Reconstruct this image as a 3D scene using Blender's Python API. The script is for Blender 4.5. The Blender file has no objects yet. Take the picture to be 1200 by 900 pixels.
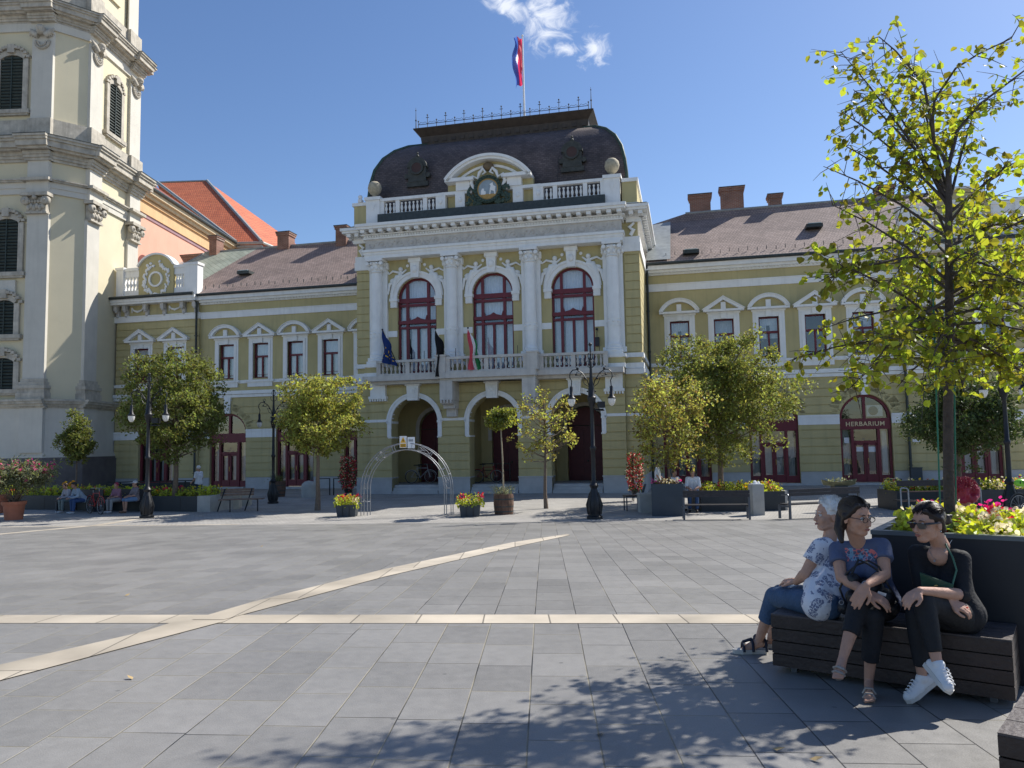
import bpy, bmesh, math, random
import numpy as np
from math import sin, cos, pi, radians, sqrt, atan2
from mathutils import Vector, Matrix
R = random.Random(7)
SC = bpy.context.scene
COL = SC.collection

# ------------------------------------------------------------ camera
PITCH, ROLL, FPX = radians(4.476), radians(-1.07), 912.0
CAMZ = 1.63
LOW = -0.81                                   # level of the lower part of the square
cf = Vector((0, cos(PITCH), sin(PITCH))); cu0 = Vector((0, -sin(PITCH), cos(PITCH))); cx0 = Vector((1, 0, 0))
CX = cos(ROLL)*cx0 + sin(ROLL)*cu0
CU = -sin(ROLL)*cx0 + cos(ROLL)*cu0
cam = bpy.data.cameras.new('camera'); co = bpy.data.objects.new('camera', cam); COL.objects.link(co)
cam.sensor_width = 36; cam.lens = 36*FPX/1200; cam.clip_end = 3000; cam.clip_start = 0.05
m = Matrix((( CX.x, CU.x, -cf.x, 0), (CX.y, CU.y, -cf.y, 0), (CX.z, CU.z, -cf.z, CAMZ), (0, 0, 0, 1)))
co.matrix_world = m
SC.camera = co

# ------------------------------------------------------------ sky, sun, exposure
SUN = Vector((.8556, .5177, .983)).normalized()
SUN_EL = math.asin(SUN.z)
SUN_AZ = atan2(SUN.x, SUN.y)                  # measured from +Y towards +X
w = bpy.data.worlds.new('World'); SC.world = w; w.use_nodes = True
nt = w.node_tree; nt.nodes.clear()
out = nt.nodes.new('ShaderNodeOutputWorld'); bg = nt.nodes.new('ShaderNodeBackground')
sky = nt.nodes.new('ShaderNodeTexSky'); sky.sky_type = 'NISHITA'; sky.sun_disc = False
sky.sun_elevation = SUN_EL; sky.sun_rotation = SUN_AZ
sky.air_density = 1.0; sky.dust_density = 0.5; sky.ozone_density = 2.2; sky.altitude = 200
tc = nt.nodes.new('ShaderNodeTexCoord')
def wn(t, **k):
    n = nt.nodes.new(t)
    for a, b in k.items():
        if a.startswith('i'): n.inputs[int(a[1:])].default_value = b
        else: setattr(n, a, b)
    return n
def cloud_mask(direction, size, stretch, seed):
    # a small cloud standing in one direction of the sky
    d = Vector(direction).normalized()
    right = d.cross(Vector((0, 0, 1))).normalized(); up = right.cross(d)
    a = radians(stretch[2]); rr = cos(a)*right + sin(a)*up; uu = -sin(a)*right + cos(a)*up
    dr = wn('ShaderNodeVectorMath', operation='DOT_PRODUCT'); dr.inputs[1].default_value = rr
    du = wn('ShaderNodeVectorMath', operation='DOT_PRODUCT'); du.inputs[1].default_value = uu
    nt.links.new(tc.outputs['Generated'], dr.inputs[0]); nt.links.new(tc.outputs['Generated'], du.inputs[0])
    a1 = wn('ShaderNodeMath', operation='DIVIDE'); a1.inputs[1].default_value = size*stretch[0]
    a2 = wn('ShaderNodeMath', operation='DIVIDE'); a2.inputs[1].default_value = size*stretch[1]
    nt.links.new(dr.outputs['Value'], a1.inputs[0]); nt.links.new(du.outputs['Value'], a2.inputs[0])
    cmb = wn('ShaderNodeCombineXYZ'); nt.links.new(a1.outputs[0], cmb.inputs[0]); nt.links.new(a2.outputs[0], cmb.inputs[1])
    ln = wn('ShaderNodeVectorMath', operation='LENGTH'); nt.links.new(cmb.outputs[0], ln.inputs[0])
    nz = wn('ShaderNodeTexNoise'); nz.inputs['Scale'].default_value = 34; nz.inputs['Detail'].default_value = 9
    nz.inputs['Roughness'].default_value = .62; nz.inputs['Distortion'].default_value = 1.1
    mp = wn('ShaderNodeMapping'); mp.inputs['Location'].default_value = (seed, seed*.3, 0); mp.inputs['Scale'].default_value = (1, 1, 1.5)
    nt.links.new(tc.outputs['Generated'], mp.inputs[0]); nt.links.new(mp.outputs[0], nz.inputs['Vector'])
    s1 = wn('ShaderNodeMath', operation='MULTIPLY'); s1.inputs[1].default_value = 2.6; nt.links.new(nz.outputs['Fac'], s1.inputs[0])
    s2 = wn('ShaderNodeMath', operation='SUBTRACT'); nt.links.new(s1.outputs[0], s2.inputs[0]); nt.links.new(ln.outputs['Value'], s2.inputs[1])
    s3 = wn('ShaderNodeMapRange'); s3.inputs[1].default_value = .45; s3.inputs[2].default_value = 1.5; s3.interpolation_type = 'SMOOTHSTEP'
    nt.links.new(s2.outputs[0], s3.inputs[0])
    return s3
def raydir(px, py): return (px-600)/FPX*CX - (py-450)/FPX*CU + cf
masks = [cloud_mask(raydir(640, 24), .040, (1.05, 1.0, -20), 3.1), cloud_mask(raydir(698, 58), .026, (1.0, .95, -50), 7.7),
         cloud_mask(raydir(596, 8), .030, (1.5, .6, -30), 1.2), cloud_mask(raydir(664, 58), .022, (1.5, .5, -10), 5.2)]
mx = masks[0]
for k in masks[1:]:
    q = wn('ShaderNodeMath', operation='MAXIMUM'); nt.links.new(mx.outputs[0], q.inputs[0]); nt.links.new(k.outputs[0], q.inputs[1]); mx = q
hs = wn('ShaderNodeHueSaturation'); hs.inputs['Saturation'].default_value = 1.13; hs.inputs['Hue'].default_value = .506; hs.inputs['Value'].default_value = 1.0
nt.links.new(sky.outputs[0], hs.inputs['Color'])
mc = wn('ShaderNodeMixRGB'); mc.inputs[2].default_value = (7.0, 7.3, 7.9, 1)
fm = wn('ShaderNodeMath', operation='MULTIPLY'); fm.inputs[1].default_value = .85
nt.links.new(mx.outputs[0], fm.inputs[0]); nt.links.new(fm.outputs[0], mc.inputs[0]); nt.links.new(hs.outputs[0], mc.inputs[1])
nt.links.new(mc.outputs[0], bg.inputs[0]); bg.inputs[1].default_value = .096
nt.links.new(bg.outputs[0], out.inputs[0])
sl = bpy.data.lights.new('sun', 'SUN'); sl.energy = 4.5; sl.angle = radians(.53); sl.color = (1, .955, .88)
so = bpy.data.objects.new('sun', sl); COL.objects.link(so); so.rotation_euler = SUN.to_track_quat('Z', 'Y').to_euler()
so.location = (20, 20, 40)
SC.view_settings.view_transform = 'Standard'; SC.view_settings.look = 'None'
SC.view_settings.gamma = 1; SC.view_settings.exposure = 0.6
SC.cycles.max_bounces = 6; SC.cycles.transparent_max_bounces = 12

# ------------------------------------------------------------ placing helpers
def onz(px, py, z):                            # the point of a photo pixel at the real height z
    r = raydir(px, py); return Vector((0, 0, CAMZ)) + r*((z-CAMZ)/r.z)
def gz(x, y):                                  # the square: level, a ramp down, level again
    d = y + .083*x
    return 0.0 if d < 7.27 else max(LOW, -.045*(d-7.27))
def ray_at(px, py, Y):                         # the point of a photo pixel at the real distance Y
    r = raydir(px, py); k = Y/r.y
    return Vector((0, 0, CAMZ)) + r*k
def G(px, py, dz=0):
    r = raydir(px, py); k = 3.0
    while k < 95:
        p = Vector((0, 0, CAMZ)) + r*k
        if p.z <= gz(p.x, p.y): break
        k += .01
    return Vector((p.x, p.y, gz(p.x, p.y)+dz))

def tag(o, label=None, cat=None, group=None, kind=None):
    if label: o['label'] = label
    if cat: o['category'] = cat
    if group: o['group'] = group
    if kind: o['kind'] = kind
    return o
def empty(name, loc, rz=0, label=None, cat=None, group=None):
    o = bpy.data.objects.new(name, None); COL.objects.link(o); o.location = loc; o.rotation_euler = (0, 0, rz)
    o.empty_display_size = .2
    return tag(o, label, cat, group)
def copy_tree(o, parent=None):
    c = o.copy(); COL.objects.link(c); c.parent = parent
    for ch in list(o.children): copy_tree(ch, c)
    return c

class MB:
    def __init__(s): s.v = []; s.f = []; s.m = []
    def add(s, vs, fs, mi=0):
        k = len(s.v); s.v += [tuple(p) for p in vs]; s.f += [tuple(i+k for i in f) for f in fs]; s.m += [mi]*len(fs); return s
    def box(s, x0, x1, y0, y1, z0, z1, mi=0):
        v = [(x, y, z) for x in (x0, x1) for y in (y0, y1) for z in (z0, z1)]
        return s.add(v, [(0, 1, 3, 2), (4, 6, 7, 5), (0, 4, 5, 1), (2, 3, 7, 6), (0, 2, 6, 4), (1, 5, 7, 3)], mi)
    def prism(s, poly, y0, y1, mi=0):           # poly in (x,z)
        n = len(poly); v = [(x, y0, z) for x, z in poly]+[(x, y1, z) for x, z in poly]
        return s.add(v, [tuple(range(n)), tuple(range(2*n-1, n-1, -1))]+[(i, (i+1) % n, n+(i+1) % n, n+i) for i in range(n)], mi)
    def prismz(s, poly, z0, z1, mi=0):          # poly in (x,y)
        n = len(poly); v = [(x, y, z0) for x, y in poly]+[(x, y, z1) for x, y in poly]
        return s.add(v, [tuple(range(n-1, -1, -1)), tuple(range(n, 2*n))]+[(i, (i+1) % n, n+(i+1) % n, n+i) for i in range(n)], mi)
    def arc(s, cx, cz, r0, r1, a0, a1, y0, y1, n=20, mi=0):
        for i in range(n):
            t0 = a0+(a1-a0)*i/n; t1 = a0+(a1-a0)*(i+1)/n
            q = [(cx+r*cos(t), cz+r*sin(t)) for r, t in ((r0, t0), (r1, t0), (r1, t1), (r0, t1))]
            v = [(x, y0, z) for x, z in q]+[(x, y1, z) for x, z in q]
            fs = [(0, 1, 2, 3), (7, 6, 5, 4), (1, 5, 6, 2), (0, 3, 7, 4)]
            if i == 0: fs.append((0, 4, 5, 1))
            if i == n-1: fs.append((3, 2, 6, 7))
            s.add(v, fs, mi)
        return s
    def lathe(s, prof, c=(0, 0, 0), n=14, mi=0, axis=None):
        v = []; f = []
        for r, z in prof:
            for i in range(n):
                a = 2*pi*i/n; v.append((r*cos(a), r*sin(a), z))
        for j in range(len(prof)-1):
            for i in range(n): f.append((j*n+i, j*n+(i+1) % n, (j+1)*n+(i+1) % n, (j+1)*n+i))
        f.append(tuple(range(n-1, -1, -1))); f.append(tuple((len(prof)-1)*n+i for i in range(n)))
        if axis is not None:
            q = Vector((0, 0, 1)).rotation_difference(Vector(axis).normalized()); v = [q @ Vector(p) for p in v]
        return s.add([(p[0]+c[0], p[1]+c[1], p[2]+c[2]) for p in v], f, mi)
    def tube(s, pts, r, n=8, mi=0):
        pts = [Vector(p) for p in pts]; rs = r if isinstance(r, (list, tuple)) else [r]*len(pts)
        v = []; f = []; prev = None
        for i, p in enumerate(pts):
            d = (pts[min(i+1, len(pts)-1)]-pts[max(i-1, 0)]).normalized()
            if prev is None:
                a = Vector((0, 0, 1)) if abs(d.z) < .9 else Vector((1, 0, 0)); x = d.cross(a).normalized()
            else: x = (prev-d*prev.dot(d)).normalized()
            prev = x; y = d.cross(x)
            for k in range(n): v.append(p+(x*cos(2*pi*k/n)+y*sin(2*pi*k/n))*rs[i])
        for j in range(len(pts)-1):
            for i in range(n): f.append((j*n+i, j*n+(i+1) % n, (j+1)*n+(i+1) % n, (j+1)*n+i))
        f.append(tuple(range(n-1, -1, -1))); f.append(tuple((len(pts)-1)*n+i for i in range(n)))
        return s.add(v, f, mi)
    def caps(s, p0, r0, p1, r1, n=12, mi=0, flat=False):   # tapered capsule
        p0 = Vector(p0); p1 = Vector(p1); d = p1-p0; L = d.length
        if L < 1e-5: d = Vector((0, 0, 1)); L = 1e-5
        pr = []
        if flat: pr = [(r0, 0), (r1, L)]
        else:
            pr = [(r0*sin(a), -r0*cos(a)) for a in (.15, .5, .9, 1.25)]+[(r0, 0), (r1, L)]+[(r1*cos(a), L+r1*sin(a)) for a in (.35, .7, 1.1, 1.42)]
        return s.lathe(pr, p0, n, mi, d)
    def ball(s, c, r, sc=(1, 1, 1), n=12, rot=None, mi=0):
        v = []; f = []; m_ = n//2
        for j in range(m_+1):
            a = -pi/2+pi*j/m_
            for i in range(n):
                b = 2*pi*i/n; p = Vector((r*cos(a)*cos(b)*sc[0], r*cos(a)*sin(b)*sc[1], r*sin(a)*sc[2]))
                if j in (0, m_): p = Vector((0.0005*cos(b), .0005*sin(b), p.z))
                if rot is not None: p = rot @ p
                v.append(p+Vector(c))
        for j in range(m_):
            for i in range(n): f.append((j*n+i, j*n+(i+1) % n, (j+1)*n+(i+1) % n, (j+1)*n+i))
        f.append(tuple(range(n-1, -1, -1))); f.append(tuple(m_*n+i for i in range(n)))
        return s.add(v, f, mi)
    def shift(s, off):
        s.v = [(p[0]-off[0], p[1]-off[1], p[2]-off[2]) for p in s.v]; return s
    def mesh(s, name, mats, smooth=None, fix=True):
        me = bpy.data.meshes.new(name); me.from_pydata(s.v, [], s.f)
        for q in (mats if isinstance(mats, (list, tuple)) else [mats]): me.materials.append(q)
        if any(s.m): me.polygons.foreach_set('material_index', s.m)
        if fix:
            b = bmesh.new(); b.from_mesh(me); bmesh.ops.recalc_face_normals(b, faces=b.faces); b.to_mesh(me); b.free()
        if smooth:
            me.polygons.foreach_set('use_smooth', [True]*len(me.polygons)); me.set_sharp_from_angle(angle=radians(smooth))
        me.update(); return me
    def build(s, name, mats, parent=None, loc=(0, 0, 0), rz=0, smooth=None, fix=True):
        o = bpy.data.objects.new(name, s.mesh(name, mats, smooth, fix)); COL.objects.link(o)
        o.parent = parent; o.location = loc; o.rotation_euler = (0, 0, rz); return o

# ------------------------------------------------------------ materials
def mat(name, col, rough=.7, var=.12, scale=2.5, bump=0, bscale=30, metal=0, spec=.4, streak=0, trans=0, island=0, dirt=None, coat=0):
    M_ = bpy.data.materials.new(name); M_.use_nodes = True; t = M_.node_tree; b = t.nodes['Principled BSDF']
    b.inputs['Roughness'].default_value = rough; b.inputs['Metallic'].default_value = metal; b.inputs['Specular IOR Level'].default_value = spec
    b.inputs['Coat Weight'].default_value = coat
    T = t.nodes.new('ShaderNodeTexCoord')
    n = t.nodes.new('ShaderNodeTexNoise'); n.inputs['Scale'].default_value = scale; n.inputs['Detail'].default_value = 6; n.inputs['Roughness'].default_value = .6
    t.links.new(T.outputs['Object'], n.inputs['Vector'])
    r = t.nodes.new('ShaderNodeMapRange'); r.inputs[1].default_value = .28; r.inputs[2].default_value = .72
    t.links.new(n.outputs['Fac'], r.inputs[0]); fac = r.outputs[0]
    mx = t.nodes.new('ShaderNodeMixRGB'); mx.inputs[1].default_value = (*[c*(1-var) for c in col], 1); mx.inputs[2].default_value = (*[min(1, c*(1+var)) for c in col], 1)
    t.links.new(fac, mx.inputs[0]); colout = mx.outputs[0]
    if streak:
        mp = t.nodes.new('ShaderNodeMapping'); mp.inputs['Scale'].default_value = (5, 5, .35)
        t.links.new(T.outputs['Object'], mp.inputs[0]); n2 = t.nodes.new('ShaderNodeTexNoise'); n2.inputs['Scale'].default_value = 1.0; n2.inputs['Detail'].default_value = 5
        t.links.new(mp.outputs[0], n2.inputs['Vector'])
        r2 = t.nodes.new('ShaderNodeMapRange'); r2.inputs[1].default_value = .5; r2.inputs[2].default_value = .8; r2.inputs[4].default_value = streak
        t.links.new(n2.outputs['Fac'], r2.inputs[0]); m2 = t.nodes.new('ShaderNodeMixRGB')
        m2.inputs[2].default_value = (*(dirt or [c*.45 for c in col]), 1); t.links.new(r2.outputs[0], m2.inputs[0]); t.links.new(colout, m2.inputs[1]); colout = m2.outputs[0]
    if island:
        g = t.nodes.new('ShaderNodeNewGeometry'); h = t.nodes.new('ShaderNodeHueSaturation')
        a = t.nodes.new('ShaderNodeMapRange'); a.inputs[3].default_value = 1-island; a.inputs[4].default_value = 1+island
        a2 = t.nodes.new('ShaderNodeMapRange'); a2.inputs[3].default_value = .5-.05*min(1, island*2); a2.inputs[4].default_value = .5+.03*min(1, island*2)
        t.links.new(g.outputs['Random Per Island'], a.inputs[0]); t.links.new(g.outputs['Random Per Island'], a2.inputs[0])
        t.links.new(colout, h.inputs['Color']); t.links.new(a.outputs[0], h.inputs['Value']); t.links.new(a2.outputs[0], h.inputs['Hue']); colout = h.outputs[0]
    t.links.new(colout, b.inputs['Base Color'])
    if bump:
        n3 = t.nodes.new('ShaderNodeTexNoise'); n3.inputs['Scale'].default_value = bscale; n3.inputs['Detail'].default_value = 4
        t.links.new(T.outputs['Object'], n3.inputs['Vector']); bp = t.nodes.new('ShaderNodeBump'); bp.inputs['Strength'].default_value = bump; bp.inputs['Distance'].default_value = .02
        t.links.new(n3.outputs['Fac'], bp.inputs['Height']); t.links.new(bp.outputs[0], b.inputs['Normal'])
    if trans:
        tr = t.nodes.new('ShaderNodeBsdfTranslucent'); ms = t.nodes.new('ShaderNodeMixShader'); ms.inputs[0].default_value = trans
        br = t.nodes.new('ShaderNodeHueSaturation'); br.inputs['Value'].default_value = 1.7; br.inputs['Saturation'].default_value = 1.13; br.inputs['Hue'].default_value = .485
        t.links.new(colout, br.inputs['Color']); t.links.new(br.outputs[0], tr.inputs[0])
        t.links.new(b.outputs[0], ms.inputs[1]); t.links.new(tr.outputs[0], ms.inputs[2]); t.links.new(ms.outputs[0], t.nodes['Material Output'].inputs[0])
    return M_
def glass(name, tint=(.9, .95, 1), refl=.12):
    M_ = bpy.data.materials.new(name); M_.use_nodes = True; t = M_.node_tree; t.nodes.clear()
    o = t.nodes.new('ShaderNodeOutputMaterial'); tr = t.nodes.new('ShaderNodeBsdfTransparent'); tr.inputs[0].default_value = (*tint, 1)
    gl = t.nodes.new('ShaderNodeBsdfGlossy'); gl.inputs['Roughness'].default_value = .02
    lw = t.nodes.new('ShaderNodeLayerWeight'); lw.inputs[0].default_value = .35
    ad = t.nodes.new('ShaderNodeMapRange'); ad.inputs[3].default_value = refl; ad.inputs[4].default_value = .95
    ms = t.nodes.new('ShaderNodeMixShader'); t.links.new(lw.outputs['Fresnel'], ad.inputs[0]); t.links.new(ad.outputs[0], ms.inputs[0])
    t.links.new(tr.outputs[0], ms.inputs[1]); t.links.new(gl.outputs[0], ms.inputs[2]); t.links.new(ms.outputs[0], o.inputs[0])
    tcn = t.nodes.new('ShaderNodeTexCoord'); nn = t.nodes.new('ShaderNodeTexNoise'); nn.inputs['Scale'].default_value = 1.3; bp = t.nodes.new('ShaderNodeBump'); bp.inputs['Distance'].default_value = .02; bp.inputs['Strength'].default_value = .25
    t.links.new(tcn.outputs['Object'], nn.inputs['Vector']); t.links.new(nn.outputs['Fac'], bp.inputs['Height']); t.links.new(bp.outputs[0], gl.inputs['Normal'])
    return M_
M = {}
M['olive'] = mat('olive_render', (.50, .425, .215), .85, .1, .8, .15, 60, streak=.55, dirt=(.34, .30, .17))
M['trim'] = mat('white_trim', (.83, .825, .80), .75, .06, 2, .1, 50, streak=.25, dirt=(.42, .41, .38))
M['trimgrey'] = mat('grey_white_stone', (.56, .53, .49), .8, .12, 3, .15, 40, streak=.4, dirt=(.3, .29, .27))
M['plinth'] = mat('grey_plinth_stone', (.46, .455, .45), .75, .12, 2, .15, 30)
M['wine'] = mat('wine_red_paint', (.15, .017, .028), .45, .12, 4)
M['winedark'] = mat('dark_red_door_paint', (.10, .012, .02), .5, .15, 4)
M['curtain'] = mat('curtain', (.80, .80, .80), .9, .08, 6)
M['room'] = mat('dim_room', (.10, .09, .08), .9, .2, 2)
M['glass'] = glass('window_glass')
M['shopglass'] = glass('shop_glass', (.75, .8, .8), .1)
M['domeroof'] = None
M['iron'] = mat('black_iron', (.018, .019, .022), .45, .3, 8, .2, 60, metal=.3, spec=.5)
M['gutter'] = mat('dark_gutter', (.05, .06, .06), .5, .3, 6, metal=.3)
M['brick'] = None
M['lead'] = mat('lead_sheet', (.33, .35, .34), .5, .2, 3, .2, 8, metal=.2)
M['verdigris'] = mat('dark_green_bronze', (.055, .085, .065), .55, .4, 10, .4, 30, metal=.3)
M['goldstone'] = mat('sandstone_ball', (.40, .35, .25), .8, .25, 6, .3, 20)
M['cream'] = mat('cream_render', (.63, .565, .40), .85, .05, .7, .15, 30, streak=.16, dirt=(.55, .52, .40))
M['greypil'] = mat('pale_grey_pilaster', (.57, .54, .47), .8, .07, 1.0, .1, 30, streak=.15)
M['churchstone'] = mat('weathered_limestone', (.45, .41, .34), .85, .28, 2.2, .35, 14, streak=.5, dirt=(.17, .155, .135))
M['churchplinth'] = mat('dark_granite_plinth', (.13, .115, .11), .75, .25, 1.2, .3, 10)
M['louver'] = mat('green_black_louver', (.035, .05, .045), .6, .3, 5)
M['pink'] = mat('pink_render', (.70, .36, .26), .85, .06, .6, .1, 30, streak=.1)
M['peach'] = mat('peach_render', (.62, .40, .21), .85, .1, 1, .1, 30, streak=.25)
M['mauve'] = mat('mauve_band', (.33, .2, .22), .85, .1, 1)
# ------------------------------------------------------------ tiled materials
def nodes_of(name, rough=.7):
    M_ = bpy.data.materials.new(name); M_.use_nodes = True; t = M_.node_tree; b = t.nodes['Principled BSDF']; b.inputs['Roughness'].default_value = rough
    return M_, t, b
def brickmat(name, c1, c2, mortar, scale, bw, rh, ms=.02, rough=.8, axis='XZ', bump=.5, rot=0, noise=.3, bdist=.02):
    M_, t, b = nodes_of(name, rough)
    T = t.nodes.new('ShaderNodeTexCoord'); sp = t.nodes.new('ShaderNodeSeparateXYZ'); cb = t.nodes.new('ShaderNodeCombineXYZ')
    t.links.new(T.outputs['Object'], sp.inputs[0]); ix = {'X': 0, 'Y': 1, 'Z': 2}
    t.links.new(sp.outputs[ix[axis[0]]], cb.inputs[0]); t.links.new(sp.outputs[ix[axis[1]]], cb.inputs[1])
    mp = t.nodes.new('ShaderNodeMapping'); mp.inputs['Rotation'].default_value = (0, 0, rot); t.links.new(cb.outputs[0], mp.inputs[0])
    k = t.nodes.new('ShaderNodeTexBrick'); k.inputs['Scale'].default_value = scale; k.inputs['Brick Width'].default_value = bw; k.inputs['Row Height'].default_value = rh
    k.inputs['Mortar Size'].default_value = ms; k.inputs['Color1'].default_value = (*c1, 1); k.inputs['Color2'].default_value = (*c2, 1); k.inputs['Mortar'].default_value = (*mortar, 1)
    k.inputs['Mortar Smooth'].default_value = .3
    t.links.new(mp.outputs[0], k.inputs['Vector'])
    n = t.nodes.new('ShaderNodeTexNoise'); n.inputs['Scale'].default_value = .9; n.inputs['Detail'].default_value = 8; t.links.new(T.outputs['Object'], n.inputs['Vector'])
    r = t.nodes.new('ShaderNodeMapRange'); r.inputs[1].default_value = .3; r.inputs[2].default_value = .7; r.inputs[3].default_value = 1-noise; r.inputs[4].default_value = 1+noise
    t.links.new(n.outputs['Fac'], r.inputs[0]); mu = t.nodes.new('ShaderNodeVectorMath'); mu.operation = 'SCALE'
    t.links.new(k.outputs['Color'], mu.inputs[0]); t.links.new(r.outputs[0], mu.inputs['Scale']); t.links.new(mu.outputs[0], b.inputs['Base Color'])
    bp = t.nodes.new('ShaderNodeBump'); bp.inputs['Strength'].default_value = bump; bp.inputs['Distance'].default_value = bdist; bp.invert = True
    t.links.new(k.outputs['Fac'], bp.inputs['Height']); t.links.new(bp.outputs[0], b.inputs['Normal'])
    return M_
M['brick'] = brickmat('chimney_brick', (.24, .09, .055), (.30, .13, .08), (.30, .26, .22), 1, .26, .08, .012)
M['rooftile'] = brickmat('brown_roof_tiles', (.25, .185, .16), (.32, .24, .21), (.10, .08, .075), 1, .17, .15, .012, .85, 'XZ', .5, 0, .16)
M['greenslate'] = brickmat('pale_green_slate', (.30, .34, .27), (.38, .41, .33), (.2, .22, .18), 1, .7, .22, .012, .8, 'XZ', .5, .5, .15)
M['orangetile'] = brickmat('orange_roof_tiles', (.52, .13, .05), (.60, .17, .07), (.26, .07, .04), 1, .22, .3, .03, .8, 'XZ', .5, 0, .12)
M['redtile'] = brickmat('dark_red_roof_tiles', (.22, .05, .035), (.27, .07, .045), (.14, .04, .03), 1, .3, .22, .03, .8, 'YZ', .5, 0, .12)
M['domeroof'] = brickmat('dome_scale_tiles', (.070, .054, .052), (.118, .092, .088), (.05, .035, .03), 1, .2, .11, .012, .6, 'XZ', .5, 0, .3)
M['cobble'] = brickmat('small_block_paving', (.30, .285, .26), (.36, .34, .31), (.17, .165, .155), 1, .2, .1, .008, .85, 'XY', .3, .4, .16, .006)

def paving_material():                         # long grey slabs, joints running away from the viewer
    M_, t, b = nodes_of('grey_stone_slabs', .62)
    N = t.nodes.new; L = t.links.new
    T = N('ShaderNodeTexCoord'); sp = N('ShaderNodeSeparateXYZ'); L(T.outputs['Object'], sp.inputs[0])
    def ma(op, a, b_=None, c=None):
        q = N('ShaderNodeMath'); q.operation = op
        for i, x in enumerate((a, b_, c)):
            if x is None: continue
            if isinstance(x, (int, float)): q.inputs[i].default_value = x
            else: L(x, q.inputs[i])
        return q.outputs[0]
    X = ma('ADD', sp.outputs[0], ma('MULTIPLY', sp.outputs[1], -.040)); Y = ma('ADD', sp.outputs[1], ma('MULTIPLY', sp.outputs[0], .083))
    X = ma('ADD', X, .128)
    xs = ma('DIVIDE', X, .397); col = ma('FLOOR', xs); fx = ma('FRACT', xs)
    wn_ = N('ShaderNodeTexWhiteNoise'); wn_.noise_dimensions = '1D'; L(col, wn_.inputs['W'])
    ys = ma('ADD', ma('DIVIDE', Y, .60), wn_.outputs['Value']); row = ma('FLOOR', ys); fy = ma('FRACT', ys)
    ex = ma('MULTIPLY', ma('MINIMUM', fx, ma('SUBTRACT', 1.0, fx)), .397); ey = ma('MULTIPLY', ma('MINIMUM', fy, ma('SUBTRACT', 1.0, fy)), .60)
    e = ma('MINIMUM', ex, ey)
    joint = N('ShaderNodeMapRange'); joint.inputs[1].default_value = .0028; joint.inputs[2].default_value = .0058; L(e, joint.inputs[0])   # 0 in joint
    cb = N('ShaderNodeCombineXYZ'); L(col, cb.inputs[0]); L(row, cb.inputs[1])
    w2 = N('ShaderNodeTexWhiteNoise'); w2.noise_dimensions = '2D'; L(cb.outputs[0], w2.inputs['Vector'])
    n1 = N('ShaderNodeTexNoise'); n1.inputs['Scale'].default_value = .55; n1.inputs['Detail'].default_value = 6; L(T.outputs['Object'], n1.inputs['Vector'])
    n2 = N('ShaderNodeTexNoise'); n2.inputs['Scale'].default_value = 9; n2.inputs['Detail'].default_value = 8; n2.inputs['Roughness'].default_value = .7; L(T.outputs['Object'], n2.inputs['Vector'])
    n3 = N('ShaderNodeTexNoise'); n3.inputs['Scale'].default_value = 110; n3.inputs['Detail'].default_value = 3; L(T.outputs['Object'], n3.inputs['Vector'])
    v = ma('ADD', ma('MULTIPLY', w2.outputs['Value'], .32), ma('MULTIPLY', n1.outputs['Fac'], .75))
    v = ma('ADD', v, ma('MULTIPLY', n2.outputs['Fac'], .7)); v = ma('ADD', v, ma('MULTIPLY', n3.outputs['Fac'], .7))
    mr = N('ShaderNodeMapRange'); mr.inputs[1].default_value = .75; mr.inputs[2].default_value = 1.85; L(v, mr.inputs[0])
    mx = N('ShaderNodeMixRGB'); mx.inputs[1].default_value = (.135, .131, .124, 1); mx.inputs[2].default_value = (.325, .313, .295, 1); L(mr.outputs[0], mx.inputs[0])
    # faint pale scuffs
    n4 = N('ShaderNodeTexNoise'); n4.inputs['Scale'].default_value = 2.4; n4.inputs['Detail'].default_value = 10; n4.inputs['Roughness'].default_value = .75; n4.inputs['Distortion'].default_value = 1.2; L(T.outputs['Object'], n4.inputs['Vector'])
    sc = N('ShaderNodeMapRange'); sc.inputs[1].default_value = .62; sc.inputs[2].default_value = .75; sc.inputs[4].default_value = .4; L(n4.outputs['Fac'], sc.inputs[0])
    m3 = N('ShaderNodeMixRGB'); m3.inputs[2].default_value = (.31, .30, .28, 1); L(sc.outputs[0], m3.inputs[0]); L(mx.outputs[0], m3.inputs[1])
    # trodden chewing gum and small spots
    vg = N('ShaderNodeTexVoronoi'); vg.inputs['Scale'].default_value = 2.6; L(T.outputs['Object'], vg.inputs['Vector'])
    gs = ma('LESS_THAN', vg.outputs['Distance'], .045); gk = N('ShaderNodeMixRGB'); gk.inputs[2].default_value = (.09, .09, .088, 1); L(ma('MULTIPLY', gs, .55), gk.inputs[0]); L(m3.outputs[0], gk.inputs[1]); m3 = gk
    # joint tint imitates light: tan as if lit at left, shaded dark at right
    n5 = N('ShaderNodeTexNoise'); n5.inputs['Scale'].default_value = .8; n5.inputs['Detail'].default_value = 3; L(T.outputs['Object'], n5.inputs['Vector'])
    jr = N('ShaderNodeMapRange'); jr.inputs[1].default_value = .42; jr.inputs[2].default_value = .58
    L(ma('ADD', n5.outputs['Fac'], ma('MULTIPLY', sp.outputs[0], .05)), jr.inputs[0])
    jc = N('ShaderNodeMixRGB'); jc.inputs[1].default_value = (.27, .24, .17, 1); jc.inputs[2].default_value = (.03, .03, .03, 1); L(jr.outputs[0], jc.inputs[0])
    m4 = N('ShaderNodeMixRGB'); L(joint.outputs[0], m4.inputs[0]); L(jc.outputs[0], m4.inputs[1]); L(m3.outputs[0], m4.inputs[2]); L(m4.outputs[0], b.inputs['Base Color'])
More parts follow.
